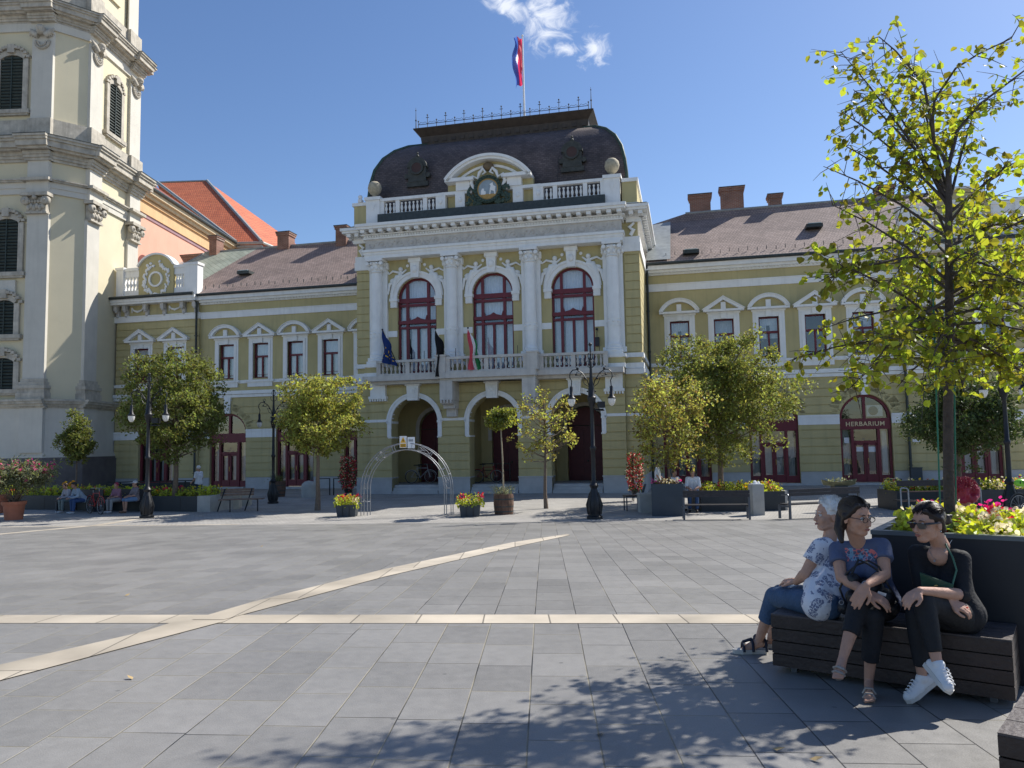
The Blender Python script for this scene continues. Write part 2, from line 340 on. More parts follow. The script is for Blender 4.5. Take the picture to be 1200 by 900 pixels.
    hh = ma('ADD', ma('MULTIPLY', joint.outputs[0], .004), ma('MULTIPLY', n3.outputs['Fac'], .0014)); hh = ma('ADD', hh, ma('MULTIPLY', w2.outputs['Value'], .0005))
    bp = N('ShaderNodeBump'); bp.inputs['Distance'].default_value = 1.0; bp.inputs['Strength'].default_value = .8; L(hh, bp.inputs['Height']); L(bp.outputs[0], b.inputs['Normal'])
    rr = N('ShaderNodeMapRange'); rr.inputs[3].default_value = .34; rr.inputs[4].default_value = .58; L(n2.outputs['Fac'], rr.inputs[0]); L(rr.outputs[0], b.inputs['Roughness'])
    return M_
M['slabs'] = paving_material()
M['limestrip'] = brickmat('cream_limestone_strip', (.38, .33, .255), (.50, .44, .35), (.16, .14, .11), 1, .62, 3.0, .009, .75, 'XY', .3, 0, .3, .006)

# ------------------------------------------------------------ the ground
def sheet(name, poly, m_, dz=0):
    # poly in (x,y), follows the square's ramp: cut along the two slope lines
    b = bmesh.new(); vs = [b.verts.new((x, y, 0)) for x, y in poly]; b.faces.new(vs)
    nrm = Vector((.083, 1, 0)).normalized()
    for d in (7.27, 25.27):
        g = b.verts[:]+b.edges[:]+b.faces[:]; bmesh.ops.bisect_plane(b, geom=g, plane_co=(0, d, 0), plane_no=nrm)
    for v in b.verts: v.co.z = gz(v.co.x, v.co.y)+dz
    bmesh.ops.recalc_face_normals(b, faces=b.faces)
    me = bpy.data.meshes.new(name); b.to_mesh(me); b.free()
    for p in me.polygons:
        if p.normal.z < 0: p.flip()
    me.materials.append(m_); o = bpy.data.objects.new(name, me); COL.objects.link(o); tag(o, kind='structure'); return o
gnd = MB().add([(-900, -300, LOW-.05), (900, -300, LOW-.05), (900, 1500, LOW-.05), (-900, 1500, LOW-.05)], [(0, 1, 2, 3)]).build('ground', M['cobble']); tag(gnd, kind='structure')
def yl(d, x): return d-.083*x
sheet('plaza_paving', [(-45, -12), (45, -12), (45, yl(24.7, 45)), (-45, yl(24.7, -45))], M['slabs'])
sheet('street_paving', [(-70, yl(24.7, -70)), (70, yl(24.7, 70)), (70, 62), (-70, 75)], M['cobble'])
def strip(name, pts, dz=.004): sheet(name, pts, M['limestrip'], dz)
strip('light_stone_strip', [(-20, yl(7.27, -20)), (9, yl(7.27, 9)), (9, yl(7.73, 9)), (-20, yl(7.73, -20))])
def gp(*pp): return [tuple(G(*p)[:2]) for p in pp]
strip('light_stone_strip', gp((-60, 794), (0, 780), (167, 741.5), (205, 729.5), (262, 729.5), (0, 798.5), (-60, 815)), .008)
strip('light_stone_strip', gp((225, 727), (296, 706), (450, 667.5), (600, 636), (665, 626), (668, 627.5), (600, 642), (450, 676.5), (300, 717), (262, 727)), .008)
a = G(0, 626); c = G(165, 607.5)
dv = (c-a).normalized(); nv = Vector((-dv.y, dv.x, 0))*.2
strip('light_stone_strip', [tuple((a-dv*4-nv)[:2]), tuple((c-nv)[:2]), tuple((c+nv)[:2]), tuple((a-dv*4+nv)[:2])])
a = Vector((-40, yl(25.0, -40), 0)); strip('light_stone_strip', [(-40, yl(24.85, -40)), (-9, yl(24.85, -9)), (-9, yl(25.15, -9)), (-40, yl(25.15, -40))])
# ------------------------------------------------------------ town hall
HA = radians(12.7)
H0 = Vector((-7.23175, 41.1842, LOW)) + 6.4*Vector((cos(HA), -sin(HA), 0))
hall = empty('town_hall', H0, -HA, 'long olive-yellow town hall with white trim, a domed brown roof and a columned middle block', 'town hall')
hall['group'] = ''
del hall['group']
def hp(name, mb, m_, parent=None, smooth=None, label=None):
    o = mb.build(name, m_, parent or hall, smooth=smooth)
    if label: o['label'] = label
    return o
def wall(mb, u0, u1, w0, w1, v, ops=(), dep=.35, mi=0, nseg=18):
    x = u0
    def q(a, b, c, d):
        if b-a > 1e-4 and d-c > 1e-4: mb.add([(a, v, c), (b, v, c), (b, v, d), (a, v, d)], [(0, 1, 2, 3)], mi)
    for c, hw, sill, spr, arched in sorted(ops):
        l, r = c-hw, c+hw; q(x, l, w0, w1); q(l, r, w0, sill)
        mb.add([(l, v, sill), (l, v+dep, sill), (l, v+dep, spr), (l, v, spr)], [(0, 1, 2, 3)], mi)
        mb.add([(r, v, sill), (r, v+dep, sill), (r, v+dep, spr), (r, v, spr)], [(0, 1, 2, 3)], mi)
        if sill > w0: mb.add([(l, v, sill), (r, v, sill), (r, v+dep, sill), (l, v+dep, sill)], [(0, 1, 2, 3)], mi)
        if arched:
            for i in range(nseg):
                a0 = pi-pi*i/nseg; a1 = pi-pi*(i+1)/nseg
                x0, z0, x1, z1 = c+hw*cos(a0), spr+hw*sin(a0), c+hw*cos(a1), spr+hw*sin(a1)
                mb.add([(x0, v, z0), (x1, v, z1), (x1, v, w1), (x0, v, w1)], [(0, 1, 2, 3)], mi)
                mb.add([(x0, v, z0), (x1, v, z1), (x1, v+dep, z1), (x0, v+dep, z0)], [(0, 1, 2, 3)], mi)
        else:
            q(l, r, spr, w1); mb.add([(l, v, spr), (r, v, spr), (r, v+dep, spr), (l, v+dep, spr)], [(0, 1, 2, 3)], mi)
        x = r
    q(x, u1, w0, w1)
def courses(mb, u0, u1, w0, w1, v, ops=(), h=.42, gap=.05, t=.05, radial=.0):
    # raised stone courses with real grooves, cut back round the openings
    n = max(1, round((w1-w0)/h)); h = (w1-w0)/n
    for k in range(n):
        a, b = w0+k*h+gap/2, w0+(k+1)*h-gap/2
        def lim(z, c, hw, sill, spr, arched):
            if z <= sill+.001: return 0
            if z <= spr: return hw
            if not arched: return 0
            q = (hw+radial)**2-(z-spr)**2
            return sqrt(q) if q > 0 else 0
        edges = [(u0, u0)]
        for o in sorted(ops):
            la, lb = lim(a, *o), lim(b, *o)
            if la > 0 or lb > 0:
                edges.append((o[0]-la, o[0]-lb)); edges.append((o[0]+la, o[0]+lb))
        edges.append((u1, u1))
        for i in range(0, len(edges)-1, 2):
            (xa, xb), (ya, yb) = edges[i], edges[i+1]
            if ya-xa > .03 and yb-xb > .03: mb.prism([(xa, a), (ya, a), (yb, b), (xb, b)], v-t, v+.01)
SET = 5.785
# --- central block, ground floor
A3 = [-4.25, 0.0, 4.25]
gops = [(c, 1.28, 0.0, 3.72, True) for c in A3]
g = MB(); wall(g, -6.7, 6.7, 0, 5.86, .04, gops, .9)
wall(g, -7.57, -6.7, 0, 5.86, .34); wall(g, 6.7, 7.57, 0, 5.86, .34)
for s in (-1, 1):
    g.add([(s*6.7, .04, 0), (s*6.7, .34, 0), (s*6.7, .34, 5.86), (s*6.7, .04, 5.86)], [(0, 1, 2, 3)])
    g.add([(s*7.57, .34, 0), (s*7.57, 12, 0), (s*7.57, 12, 12.45), (s*7.57, .34, 12.45)], [(0, 1, 2, 3)])
courses(g, -6.7, 6.7, .8, 5.6, .04, gops, .44, radial=.2)
for s in (-1, 1):
    a, b = sorted((s*6.72, s*7.57)); courses(g, a, b, .8, 5.6, .34, (), .44)
    for k in range(11):
        z = .8+k*.436
        x0, x1 = sorted((s*7.56, s*7.605)); g.box(x0, x1, .32, 5.7, z+.015, z+.42)
# upper wall
UW = [-4.17, 0.0, 4.19]
uops = [(c, 1.09, 6.1, 10.36, True) for c in UW]
wall(g, -6.72, 6.72, 5.86, 12.46, .3, uops, .45)
wall(g, -7.57, -6.72, 5.86, 13.6, .34); wall(g, 6.72, 7.57, 5.86, 13.6, .34)
for s in (-1, 1):
    a, b = sorted((s*6.86, s*7.57)); courses(g, a, b, 6.95, 12.3, .34, (), .44)
    for k in range(12):
        z = 6.95+k*.446
        x0, x1 = sorted((s*7.56, s*7.605)); g.box(x0, x1, .32, 5.7, z+.015, z+.42)
hp('block_wall', g, M['olive'])
# plinth
g = MB()
for a, b in ((-6.76, -5.53), (-2.97, -1.28), (1.28, 2.97), (5.53, 6.76)):
    g.box(a, b, -.03, .9, 0, .8); g.box(a-.03, b+.03, -.06, .93, .8, .86)
for s in (-1, 1):
    a, b = sorted((s*6.76, s*7.63)); g.box(a, b, .27, 5.75, 0, .8); g.box(a, b, .24, 5.72, .8, .86)
hp('plinth', g, M['plinth'])
# arch mouldings + impost band + consoles
for c in A3:
    g = MB(); g.arc(c, 3.72, 1.28, 1.5, 0, pi, -.06, .3, 24); g.arc(c, 3.72, 1.44, 1.54, 0, pi, -.1, .02, 24)
    for s in (-1, 1):
        a, b = sorted((c+s*1.285, c+s*1.5)); g.box(a, b, -.06, .9, 2.95, 3.68); g.box(a-.03, b+.03, -.1, .95, 3.68, 3.8)
        a, b = sorted((c+s*1.24, c+s*1.46)); g.box(a, b, -.03, .96, 2.9, 2.98)
    o = hp('arch_moulding', g, M['trim'], smooth=40)
    g = MB(); g.prism([(c-.28, 4.85), (c+.28, 4.85), (c+.34, 5.8), (c-.34, 5.8)], -.3, .05); g.box(c-.4, c+.4, -.36, .05, 5.62, 5.8); g.box(c-.2, c+.2, -.34, -.28, 5.0, 5.5)
    g.lathe([(.09, 0), (.13, .03), (.04, .05)], (c, -.34, 5.3), 10, 0, (0, -1, 0)); hp('keystone', g, M['trim'], o)
g = MB()
for a, b in ((-6.74, -5.78), (-2.72, -1.53), (1.53, 2.72), (5.78, 6.74)): g.box(a, b, -.03, .06, 3.76, 3.9)
for s in (-1, 1):
    a, b = sorted((s*6.76, s*7.64)); g.box(a, b, .25, 5.7, 3.76, 3.9)
hp('impost_band', g, M['trim'])
for s in (-1, 1):                                  # big white brackets at the ends, grey ones under the balcony
    g = MB(); c = s*6.2; g.prism([(c-.42, 5.0), (c+.42, 5.0), (c+.42, 5.86), (c-.42, 5.86)], -.24, .02); g.box(c-.5, c+.5, -.3, .02, 4.98, 5.12)
    for k in range(7): g.box(c-.46+k*.14, c-.38+k*.14, -.26, 0, 4.86, 4.98)
    hp('white_bracket', g, M['trim'])
    g = MB(); c = s*2.12
    g.add([], []); g.prism([(c-.33, 4.75), (c+.33, 4.75), (c+.33, 5.72), (c-.33, 5.72)], -1.25, 0)
    g.box(c-.3, c+.3, -.75, 0, 4.35, 4.75); g.box(c-.26, c+.26, -.35, 0, 3.95, 4.35)
    for k in range(4): g.box(c-.3+k*.17, c-.22+k*.17, -1.28, -1.2, 4.6, 4.8)
    g.lathe([(.2, 0), (.2, .6)], (c-.3, -.9, 4.72), 12, 0, (1, 0, 0))
    hp('balcony_bracket', g, M['trimgrey'])
# porch interior: floor, steps, back wall with inner doorways
g = MB(); g.box(-6.7, 6.7, .93, 3.6, 0, .45)
for c in A3: g.box(c-1.24, c+1.24, .28, .93, 0, .45); g.box(c-1.24, c+1.24, -.05, .28, 0, .16); g.box(c-1.24, c+1.24, .1, .3, .16, .31)
hp('porch_floor', g, M['plinth'])
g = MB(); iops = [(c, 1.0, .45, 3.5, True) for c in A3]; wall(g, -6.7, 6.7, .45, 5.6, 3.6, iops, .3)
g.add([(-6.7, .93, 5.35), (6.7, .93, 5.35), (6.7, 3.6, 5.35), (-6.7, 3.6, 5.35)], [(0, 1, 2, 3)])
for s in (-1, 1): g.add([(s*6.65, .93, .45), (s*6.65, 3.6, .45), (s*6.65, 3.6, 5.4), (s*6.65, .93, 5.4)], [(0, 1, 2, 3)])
for c in (-2.12, 2.12): g.box(c-.5, c+.5, 2.2, 3.61, .45, 5.4)
hp('porch_wall', g, M['olive'])
g = MB(); g.box(-6.7, 6.7, 3.95, 4.0, 0, 5.8); g.box(-6.7, 6.7, .93, 4.0, 5.4, 5.5); hp('porch_back', g, M['room'])  # dark boxes added to stop daylight leaking round the porch doors
for c in A3:
    g = MB(); g.arc(c, 3.5, 1.0, 1.2, 0, pi, 3.52, 3.62, 20)
    for s in (-1, 1):
        a, b = sorted((c+s*1.0, c+s*1.2)); g.box(a, b, 3.52, 3.62, 2.7, 3.5)
    hp('inner_arch', g, M['trimgrey'])
    g = MB(); g.box(c-.98, c+.98, 3.82, 3.9, .45, 3.4); 
    for i in (-1, 1):
        for j, (z0, z1) in enumerate(((.6, 1.2), (1.35, 2.1), (2.2, 3.2))): g.box(c+i*.5-.36, c+i*.5+.36, 3.78, 3.84, z0, z1)
    g.arc(c, 3.45, 0.02, .96, 0, pi, 3.82, 3.9, 16)
    d = hp('porch_door', g, M['winedark']); g = MB(); g.ball((c+.08, 3.74, 1.5), .05); hp('handle', g, M['verdigris'], d)
# inner vault ribs seen through the arches
for c in (-2.12, 2.12):
    g = MB(); g.box(c-.55, c+.55, .95, 1.35, 3.2, 3.75); hp('inner_capital', g, M['trimgrey'])
# --- balcony
g = MB()
g.box(-6.75, -2.5, -.95, .3, 5.86, 6.12); g.box(2.5, 6.75, -.95, .3, 5.86, 6.12); g.box(-2.52, 2.52, -1.4, .31, 5.84, 6.14)
g.box(-6.3, 6.3, -.6, .1, 5.7, 5.86); g.box(-2.45, 2.45, -1.2, .0, 5.7, 5.84)
balc = hp('balcony', g, M['trimgrey'])
bal_prof = [(.05, 0), (.055, .06), (.035, .1), (.075, .24), (.07, .3), (.035, .42), (.035, .46), (.06, .5), (.05, .56)]
bal_me = MB().lathe(bal_prof, n=8).mesh('baluster', M['trimgrey'], 50)
def balusters(parent, x0, x1, y, z, n, me, sc=1.0):
    for i in range(n):
        o = bpy.data.objects.new('baluster', me); COL.objects.link(o); o.parent = parent
        o.location = (x0+(x1-x0)*(i+.5)/n, y, z); o.scale = (sc, sc, sc)
def rail(x0, x1, y, z0, groups, parent, m_, me, H=.8, sc=1.0, d=.2):
    g = MB(); g.box(x0, x1, y-d/2, y+d/2, z0, z0+.1*H/.8); g.box(x0, x1, y-d/2-.03, y+d/2+.03, z0+.67*H/.8, z0+H)
    xs = []; L = (x1-x0); n = len(groups); pw = .22; inner = L-pw*(n+1); tot = sum(groups); x = x0
    for k in groups:
        g.box(x, x+pw, y-d/2+.01, y+d/2-.01, z0+.1*H/.8, z0+.67*H/.8); x += pw; wdt = inner*k/tot; xs.append((x, x+wdt, k)); x += wdt
    g.box(x, x+pw, y-d/2+.01, y+d/2-.01, z0+.1*H/.8, z0+.67*H/.8)
    o = g.build('balustrade', m_, parent)
    for a, b, k in xs: balusters(o, a, b, y, z0+.1*H/.8, k, me, sc)
    return o
for x0, x1, y, gr in ((-6.0, -2.6, -.78, (6, 6)), (2.6, 6.0, -.78, (6, 6)), (-2.1, 2.1, -1.22, (7, 7))): rail(x0, x1, y, 6.12, gr, hall, M['trimgrey'], bal_me)
g = MB()
for s in (-1, 1): g.box(s*2.35-.26, s*2.35+.26, -1.4, -.62, 6.13, 6.95); g.box(s*2.35-.3, s*2.35+.3, -1.44, -.6, 6.95, 7.03)
hp('balcony_pier', g, M['trimgrey'])
# --- big arched windows
def big_window():
    hw, sill, spr = 1.09, 6.1, 10.36
    g = MB(); fw = .09
    def bx(a, b, c, d, y0=.0, y1=.1): g.box(a, b, y0, y1, c, d)
    for s in (-1, 1):
        a, b = sorted((s*(hw-.1), s*hw)); bx(a, b, sill, spr)
        a, b = sorted((s*.52, s*.66)); bx(a, b, sill, spr+.8, -.05, .1)
    bx(-hw, hw, 10.12, 10.36, -.08, .1); bx(-hw, hw, 9.92, 10.06, -.04, .1); bx(-hw, hw, 8.98, 9.16, -.1, .1); bx(-hw, hw, 8.72, 8.84, -.04, .1)
    bx(-.06, .06, sill, 8.75, -.02, .1); bx(-hw, hw, sill, sill+.35, 0, .1)
    g.arc(0, spr, hw-.11, hw, 0, pi, 0, .1, 22)
    g.prism([(-.5, 9.16), (-.15, 9.26), (0, 9.36), (.15, 9.26), (.5, 9.16)], -.09, 0)
    g.prism([(-.56, 9.16), (-.42, 9.16), (-.5, 9.42)], -.09, 0); g.prism([(.42, 9.16), (.56, 9.16), (.5, 9.42)], -.09, 0)
    return g, hw, sill, spr
def pane_poly(hw, sill, spr, y, arched, n=18):
    pts = [(-hw, sill), (hw, sill)] + ([(hw*cos(pi*i/n), spr+hw*sin(pi*i/n)) for i in range(n+1)] if arched else [(hw, spr), (-hw, spr)])
    return MB().add([(x, y, z) for x, z in pts], [tuple(range(len(pts)))])
def curtain(x0, x1, z0, z1, y, amp=.03, waves=9):
    g = MB(); n = waves*6; v = []
    for i in range(n+1):
        t = i/n; x = x0+(x1-x0)*t; v += [(x, y+amp*sin(t*waves*2*pi)+amp*.4*sin(t*waves*5.1), z0), (x, y+amp*.6*sin(t*waves*2*pi+.5), z1)]
    return g.add(v, [(2*i, 2*i+2, 2*i+3, 2*i+1) for i in range(n)])
for c in UW:
    g, hw, sill, spr = big_window()
    w_ = hp('arched_window', g, M['wine']); w_.location = (c, .5, 0)
    w_['label'] = 'tall round-headed window with dark red frame behind the balcony'
    pane_poly(hw-.05, sill, spr, .06, True).build('pane', M['glass'], w_)
    k = MB()
    for a, b in ((-1.0, -.62), (-.5, -.02), (.02, .5), (.62, 1.0)): q = curtain(a+.04, b-.04, sill, 8.8, .3, .03, 5); k.add(q.v, q.f)
    q = curtain(-1, 1, 9.1, 11.4, .32, .02, 14); k.add(q.v, q.f)
    k.build('curtain', M['curtain'], w_)
    g = MB(); g.arc(c, 10.36, 1.09, 1.36, 0, pi, .18, .42, 26); g.arc(c, 10.36, 1.3, 1.42, 0, pi, .12, .31, 26); hp('arch_moulding', g, M['trim'], smooth=40)
    g = MB()
    for s in (-1, 1):
        a, b = sorted((c+s*1.09, c+s*1.42)); g.box(a, b, .14, .45, 9.86, 10.2); g.box(a-.05, b+.05, .08, .45, 10.2, 10.36)
        for j in range(4): g.box(a-.02, b+.02, .12, .3, 9.88+j*.08, 9.92+j*.08)
        xb = c+s*1.44; a, b = sorted((c+s*1.1, c+s*1.95)); g.box(a, b, .24, .31, 8.3, 8.62)
    hp('impost', g, M['trim'])
    g = MB(); g.prism([(c-.2, 11.4), (c+.2, 11.4), (c+.28, 12.44), (c-.28, 12.44)], -.02, .3); g.ball((c, -.02, 11.85), .17, (1, .6, 1.2)); g.box(c-.34, c+.34, -.08, .3, 12.22, 12.44)
    hp('keystone', g, M['trim'], smooth=40)
    for s in (-1, 1):                              # reclining figures in low relief
        g = MB()
        P = [(.75, 11.55), (1.05, 11.5), (1.2, 11.15), (1.35, 10.75), (1.45, 10.4)]
        g.tube([(c+s*x, .24, z) for x, z in P], [.13, .19, .17, .12, .06], 8); g.tube([(c+s*1.0, .24, 11.4), (c+s*1.5, .24, 11.15), (c+s*1.6, .24, 10.6)], [.12, .1, .05], 8)
        g.ball((c+s*.86, .22, 11.93), .13); g.tube([(c+s*.86, .24, 11.85), (c+s*.9, .24, 11.55)], [.07, .16], 8)
        g.tube([(c+s*.95, .22, 11.75), (c+s*1.3, .2, 11.85), (c+s*1.55, .24, 11.7)], [.07, .06, .04], 7); g.tube([(c+s*.8, .24, 11.7), (c+s*.55, .24, 11.9)], [.07, .04], 7)
        g.ball((c+s*1.62, .24, 11.78), .1, (1, .4, 1)); g.ball((c+s*.48, .24, 12.1), .09, (1, .4, 1))
        g.ball((c+s*1.25, .26, 11.35), .17, (1.5, .35, .8))
        hp('relief_figure', g, M['trim'], smooth=50)
# backing room
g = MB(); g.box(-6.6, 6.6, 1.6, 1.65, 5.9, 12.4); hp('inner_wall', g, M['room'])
# --- columns
for c in (-6.28, -2.1, 2.08, 6.28):
    g = MB(); r = .31
    g.lathe([(r, 7.5), (r*1.0, 8.2), (r*.99, 10), (r*.9, 11.75)], (c, -.1, 0), 20)
    for z in (8.25, 8.62): g.lathe([(r*1.1, z-.03), (r*1.1, z+.03)], (c, -.1, 0), 20)
    g.lathe([(r*1.04, 8.3), (r*1.04, 8.6)], (c, -.1, 0), 20)
    for k in range(8):
        a = 2*pi*k/8; g.ball((c+cos(a)*.32, -.1+sin(a)*.32, 8.45), .06)
    col = hp('column', g, M['trim'], smooth=40)
    g = MB(); g.box(c-.42, c+.42, -.52, .31, 6.62, 6.95); g.lathe([(.46, 6.95), (.46, 7.02), (.4, 7.06), (.42, 7.14), (.36, 7.2), (.37, 7.3), (.32, 7.36), (.31, 7.5)], (c, -.1, 0), 20)
    hp('column_base', g, M['trim'], col, smooth=40)
    g = MB(); g.lathe([(.29, 11.7), (.34, 11.74), (.28, 11.8), (.30, 12.0), (.42, 12.25)], (c, -.1, 0), 18)
    for k in range(8):
        a = 2*pi*k/8+.39; g.ball((c+cos(a)*.34, -.1+sin(a)*.34, 11.95), .09, (1, 1, 1.5)); g.ball((c+cos(a)*.42, -.1+sin(a)*.42, 12.18), .08)
    for s in (-1, 1):
        g.lathe([(.1, -.1), (.12, 0), (.1, .1)], (c+s*.38, -.42, 12.18), 10, 0, (0, 1, 0))
    g.box(c-.46, c+.46, -.56, .3, 12.3, 12.45); hp('capital', g, M['trim'], col, smooth=40)
    s = -1 if c < 0 else 1
    g = MB(); g.box(c-.5, c+.5, .12, .31, 7.2, 12.0); g.box(c-.56, c+.56, .06, .32, 11.95, 12.3); g.box(c-.58, c+.58, .02, .33, 6.95, 7.2)
    for i in (-1, 1):
        for k in range(3): g.ball((c+i*.5, .08, 12.02+k*.1), .08)
    hp('pilaster', g, M['trim'], smooth=40)
    g = MB(); g.box(c-.5, c+.5, -.5, .33, 6.12, 6.64); o = hp('pedestal', g, M['olive'])
    g = MB(); g.box(c-.53, c+.53, -.56, .36, 6.13, 6.34) if abs(c) > 3 else g.box(c-.53, c+.53, -.55, .36, 6.13, 6.2); g.box(c-.58, c+.58, -.6, .37, 6.64, 6.8) ; hp('pedestal_cap', g, M['trim'], o)
g = MB()
for s in (-1, 1):
    a, b = sorted((s*6.8, s*7.68)); g.box(a, b, .22, 5.7, 6.68, 6.9); g.box(a, b, .24, 5.7, 6.12, 6.4); g.box(a-.02, b+.02, .16, 5.7, 5.84, 6.1); g.box(a, b, .2, 5.7, 12.02, 12.45)
hp('corner_band', g, M['trim'])
# --- entablature
def entab(x0, x1, y0, yb, z0, z1, h, m_=M['trim']):
    g = MB(); g.box(x0, x1, y0, yb, z0, z1); return g
g = MB()
g.box(-6.85, 6.85, -.42, .5, 12.46, 12.66); g.box(-6.88, 6.88, -.46, .5, 12.66, 12.8); g.box(-6.94, 6.94, -.54, .5, 12.8, 12.93)
for s in (-1, 1):
    a, b = sorted((s*6.85, s*7.66)); g.box(a, b, .25, 11.5, 12.46, 12.78)
hp('architrave', g, M['trim'])
g = MB(); g.box(-6.8, 6.8, -.36, .5, 12.93, 13.5)
hp('frieze', g, M['trimgrey'])
g = MB()
for c in (-4.2, 0, 4.2):
    g.lathe([(.24, 0), (.27, .05), (.2, .06), (.18, .03), (.08, .03), (.08, .08), (.02, .09)], (c, -.36, 13.2), 18, 0, (0, -1, 0))
for k in range(26):
    c = -6.4+k*.512
    if min(abs(c-q) for q in (-4.2, 0, 4.2)) < .35: continue
    s = 1 if k % 2 else -1
    g.tube([(c-.2, -.36, 13.2-s*.08), (c-.1, -.38, 13.2+s*.12), (c+.05, -.38, 13.2+s*.14), (c+.12, -.38, 13.2), (c+.02, -.38, 13.2-s*.04)], .03, 6); g.ball((c+.2, -.37, 13.2-s*.12), .05)
hp('frieze_ornament', g, M['trimgrey'], smooth=50)
g = MB()
for s in (-1, 1):
    a, b = sorted((s*6.9, s*7.6)); g.tube([(s*7.2, .3, 12.85), (s*7.35, .24, 13.1), (s*7.15, .22, 13.25), (s*7.4, .22, 13.45)], [.1, .12, .1, .06], 7)
hp('corner_ornament', g, M['trim'], smooth=50)
g = MB()
g.box(-6.9, 6.9, -.48, .5, 13.5, 13.58)
for k in range(92):                                 # dentils
    x = -6.8+k*.149; g.box(x, x+.085, -.52, -.4, 13.58, 13.68)
g.box(-6.85, 6.85, -.44, .5, 13.58, 13.7); g.box(-7.0, 7.0, -.56, .5, 13.7, 13.76)
for k in range(28): x = -6.75+k*.5; g.box(x-.11, x+.11, -.92, -.4, 13.76, 13.92)
g.box(-7.05, 7.05, -1.0, .6, 13.93, 14.05); g.box(-7.1, 7.1, -1.08, .6, 14.05, 14.2)
for s in (-1, 1):
    a, b = sorted((s*7.0, s*7.75)); g.box(a, b, .15, 11.6, 13.5, 13.7)
    a, b = sorted((s*7.06, s*8.1)); g.box(a, b, -.5, 11.6, 13.93, 14.05); g.box(a, b+(.08 if s > 0 else 0), -.58, 11.6, 14.05, 14.2)
    if s < 0: g.box(-8.18, -8.1, -.58, 11.6, 14.05, 14.2)
    for k in range(24): y = .3+k*.48; a, b = sorted((s*7.6, s*8.02)); g.box(a, b, y-.11, y+.11, 13.74, 13.92)
    for k in range(2): x = s*(7.3+k*.45); g.box(x-.11, x+.11, -.42, .3, 13.74, 13.92)
    a, b = sorted((s*6.98, s*7.65)); g.box(a, b, .1, .5, 13.7, 13.93)
hp('cornice', g, M['trim'])
g = MB(); g.box(-6.05, 6.05, -.5, -.3, 14.2, 14.82); g.box(-8.1, 8.1, -.6, 0, 14.2, 14.23); hp('roof_edge_sheet', g, M['gutter'])
# attic
g = MB(); g.box(-6.7, 6.7, .35, .6, 14.2, 15.0); 
for s in (-1, 1):
    a, b = sorted((s*6.86, s*7.6)); g.box(a, b, -.02, .2, 14.23, 15.5); a, b = sorted((s*7.3, s*7.6)); g.box(a, b, .1, 9.5, 14.23, 15.5)
g.box(-2.3, 2.3, .12, .5, 14.2, 16.4); hp('attic_wall', g, M['olive'])
balw = MB().lathe(bal_prof, n=8).mesh('baluster', M['trim'], 50)
rail(-6.02, -2.5, -.12, 14.8, (3, 6, 3), hall, M['trim'], balw, .95, 1.0); rail(2.5, 6.02, -.12, 14.8, (3, 6, 3), hall, M['trim'], balw, .95, 1.0)
g = MB()
for s in (-1, 1):
    g.box(s*6.4-.38, s*6.4+.38, -.3, .3, 14.22, 15.68); g.box(s*6.4-.46, s*6.4+.46, -.38, .4, 15.68, 15.85); g.prism([(s*6.4-.16, 15.45), (s*6.4, 15.1), (s*6.4+.16, 15.45)], -.34, -.28)
    a, b = sorted((s*6.86, s*7.68)); g.box(a, b, -.1, .3, 15.5, 15.68); g.box(a, b, -.08, .25, 14.22, 14.42)
    a, b = sorted((s*7.28, s*7.68)); g.box(a, b, .3, 9.6, 15.5, 15.68)
    for c in (s*2.62, s*1.55):
        g.box(c-.26, c+.26, -.22, .2, 14.8, 15.7)
        g.ball((c, -.24, 15.3), .11, (1, .5, 1.3))
    a, b = sorted((s*.9, s*2.75)); g.box(a, b, -.2, .25, 15.62, 15.78)
hp('parapet_pedestal', g, M['trim'])
for s in (-1, 1):
    g = MB(); g.lathe([(.16, 15.85), (.2, 15.9), (.12, 15.98), (.14, 16.04), (.24, 16.1), (.34, 16.25), (.38, 16.42), (.34, 16.62), (.2, 16.76), (.03, 16.8)], (s*6.4, 0, 0), 18); hp('stone_ball', g, M['goldstone'], smooth=50)
# central pediment
g = MB()
for s in (-1, 1):
    a, b = sorted((s*1.0, s*1.75)); g.box(a, b, -.28, .3, 15.78, 16.22); a, b = sorted((s*.75, s*2.3)); g.box(a, b, -.5, .4, 16.22, 16.4)
    g.tube([(s*.72, -.25, 15.7), (s*.9, -.28, 16.1), (s*.8, -.3, 16.45), (s*.55, -.32, 16.3), (s*.45, -.32, 16.6), (s*.25, -.32, 16.8), (s*.12, -.32, 16.6), (s*.3, -.32, 16.5)], [.08, .1, .09, .08, .09, .08, .07, .04], 8)
th = math.asin(2.3/3.06*1.0); cz = 16.38-3.06*cos(th)
rr = 2.45; cz = 16.38-1.0
rr = (2.3**2+1.15**2)/(2*1.15); cz = 17.5-rr; th = math.asin(2.3/rr)
g.arc(0, cz, rr-.12, rr+.02, pi/2-th, pi/2+th, -.6, .5, 26); g.arc(0, cz, rr-.24, rr-.12, pi/2-th, pi/2+th, -.5, .5, 26); g.arc(0, cz, rr-.55, rr-.42, pi/2-th*.82, pi/2+th*.82, -.1, .25, 22)
ped = hp('pediment', g, M['trim'], smooth=35)
g = MB(); n = 22; r2 = rr-.2
pts = [(-2.15, 16.3), (2.15, 16.3)]+[(r2*sin(th*.94*(1-2*i/n)), cz+r2*cos(th*.94*(1-2*i/n))) for i in range(n+1)]
g.prism(pts, .0, .4); hp('pediment_field', g, M['olive'], ped)
g = MB(); g.ball((0, -.2, 16.95), .3, (1, .6, .8)); hp('bronze_shell', g, mat('brown_bronze', (.16, .11, .06), .6, .3, 8), ped, smooth=60)
g = MB(); g.arc(0, 15.68, .56, .74, 0, 2*pi, -.42, -.2, 30)
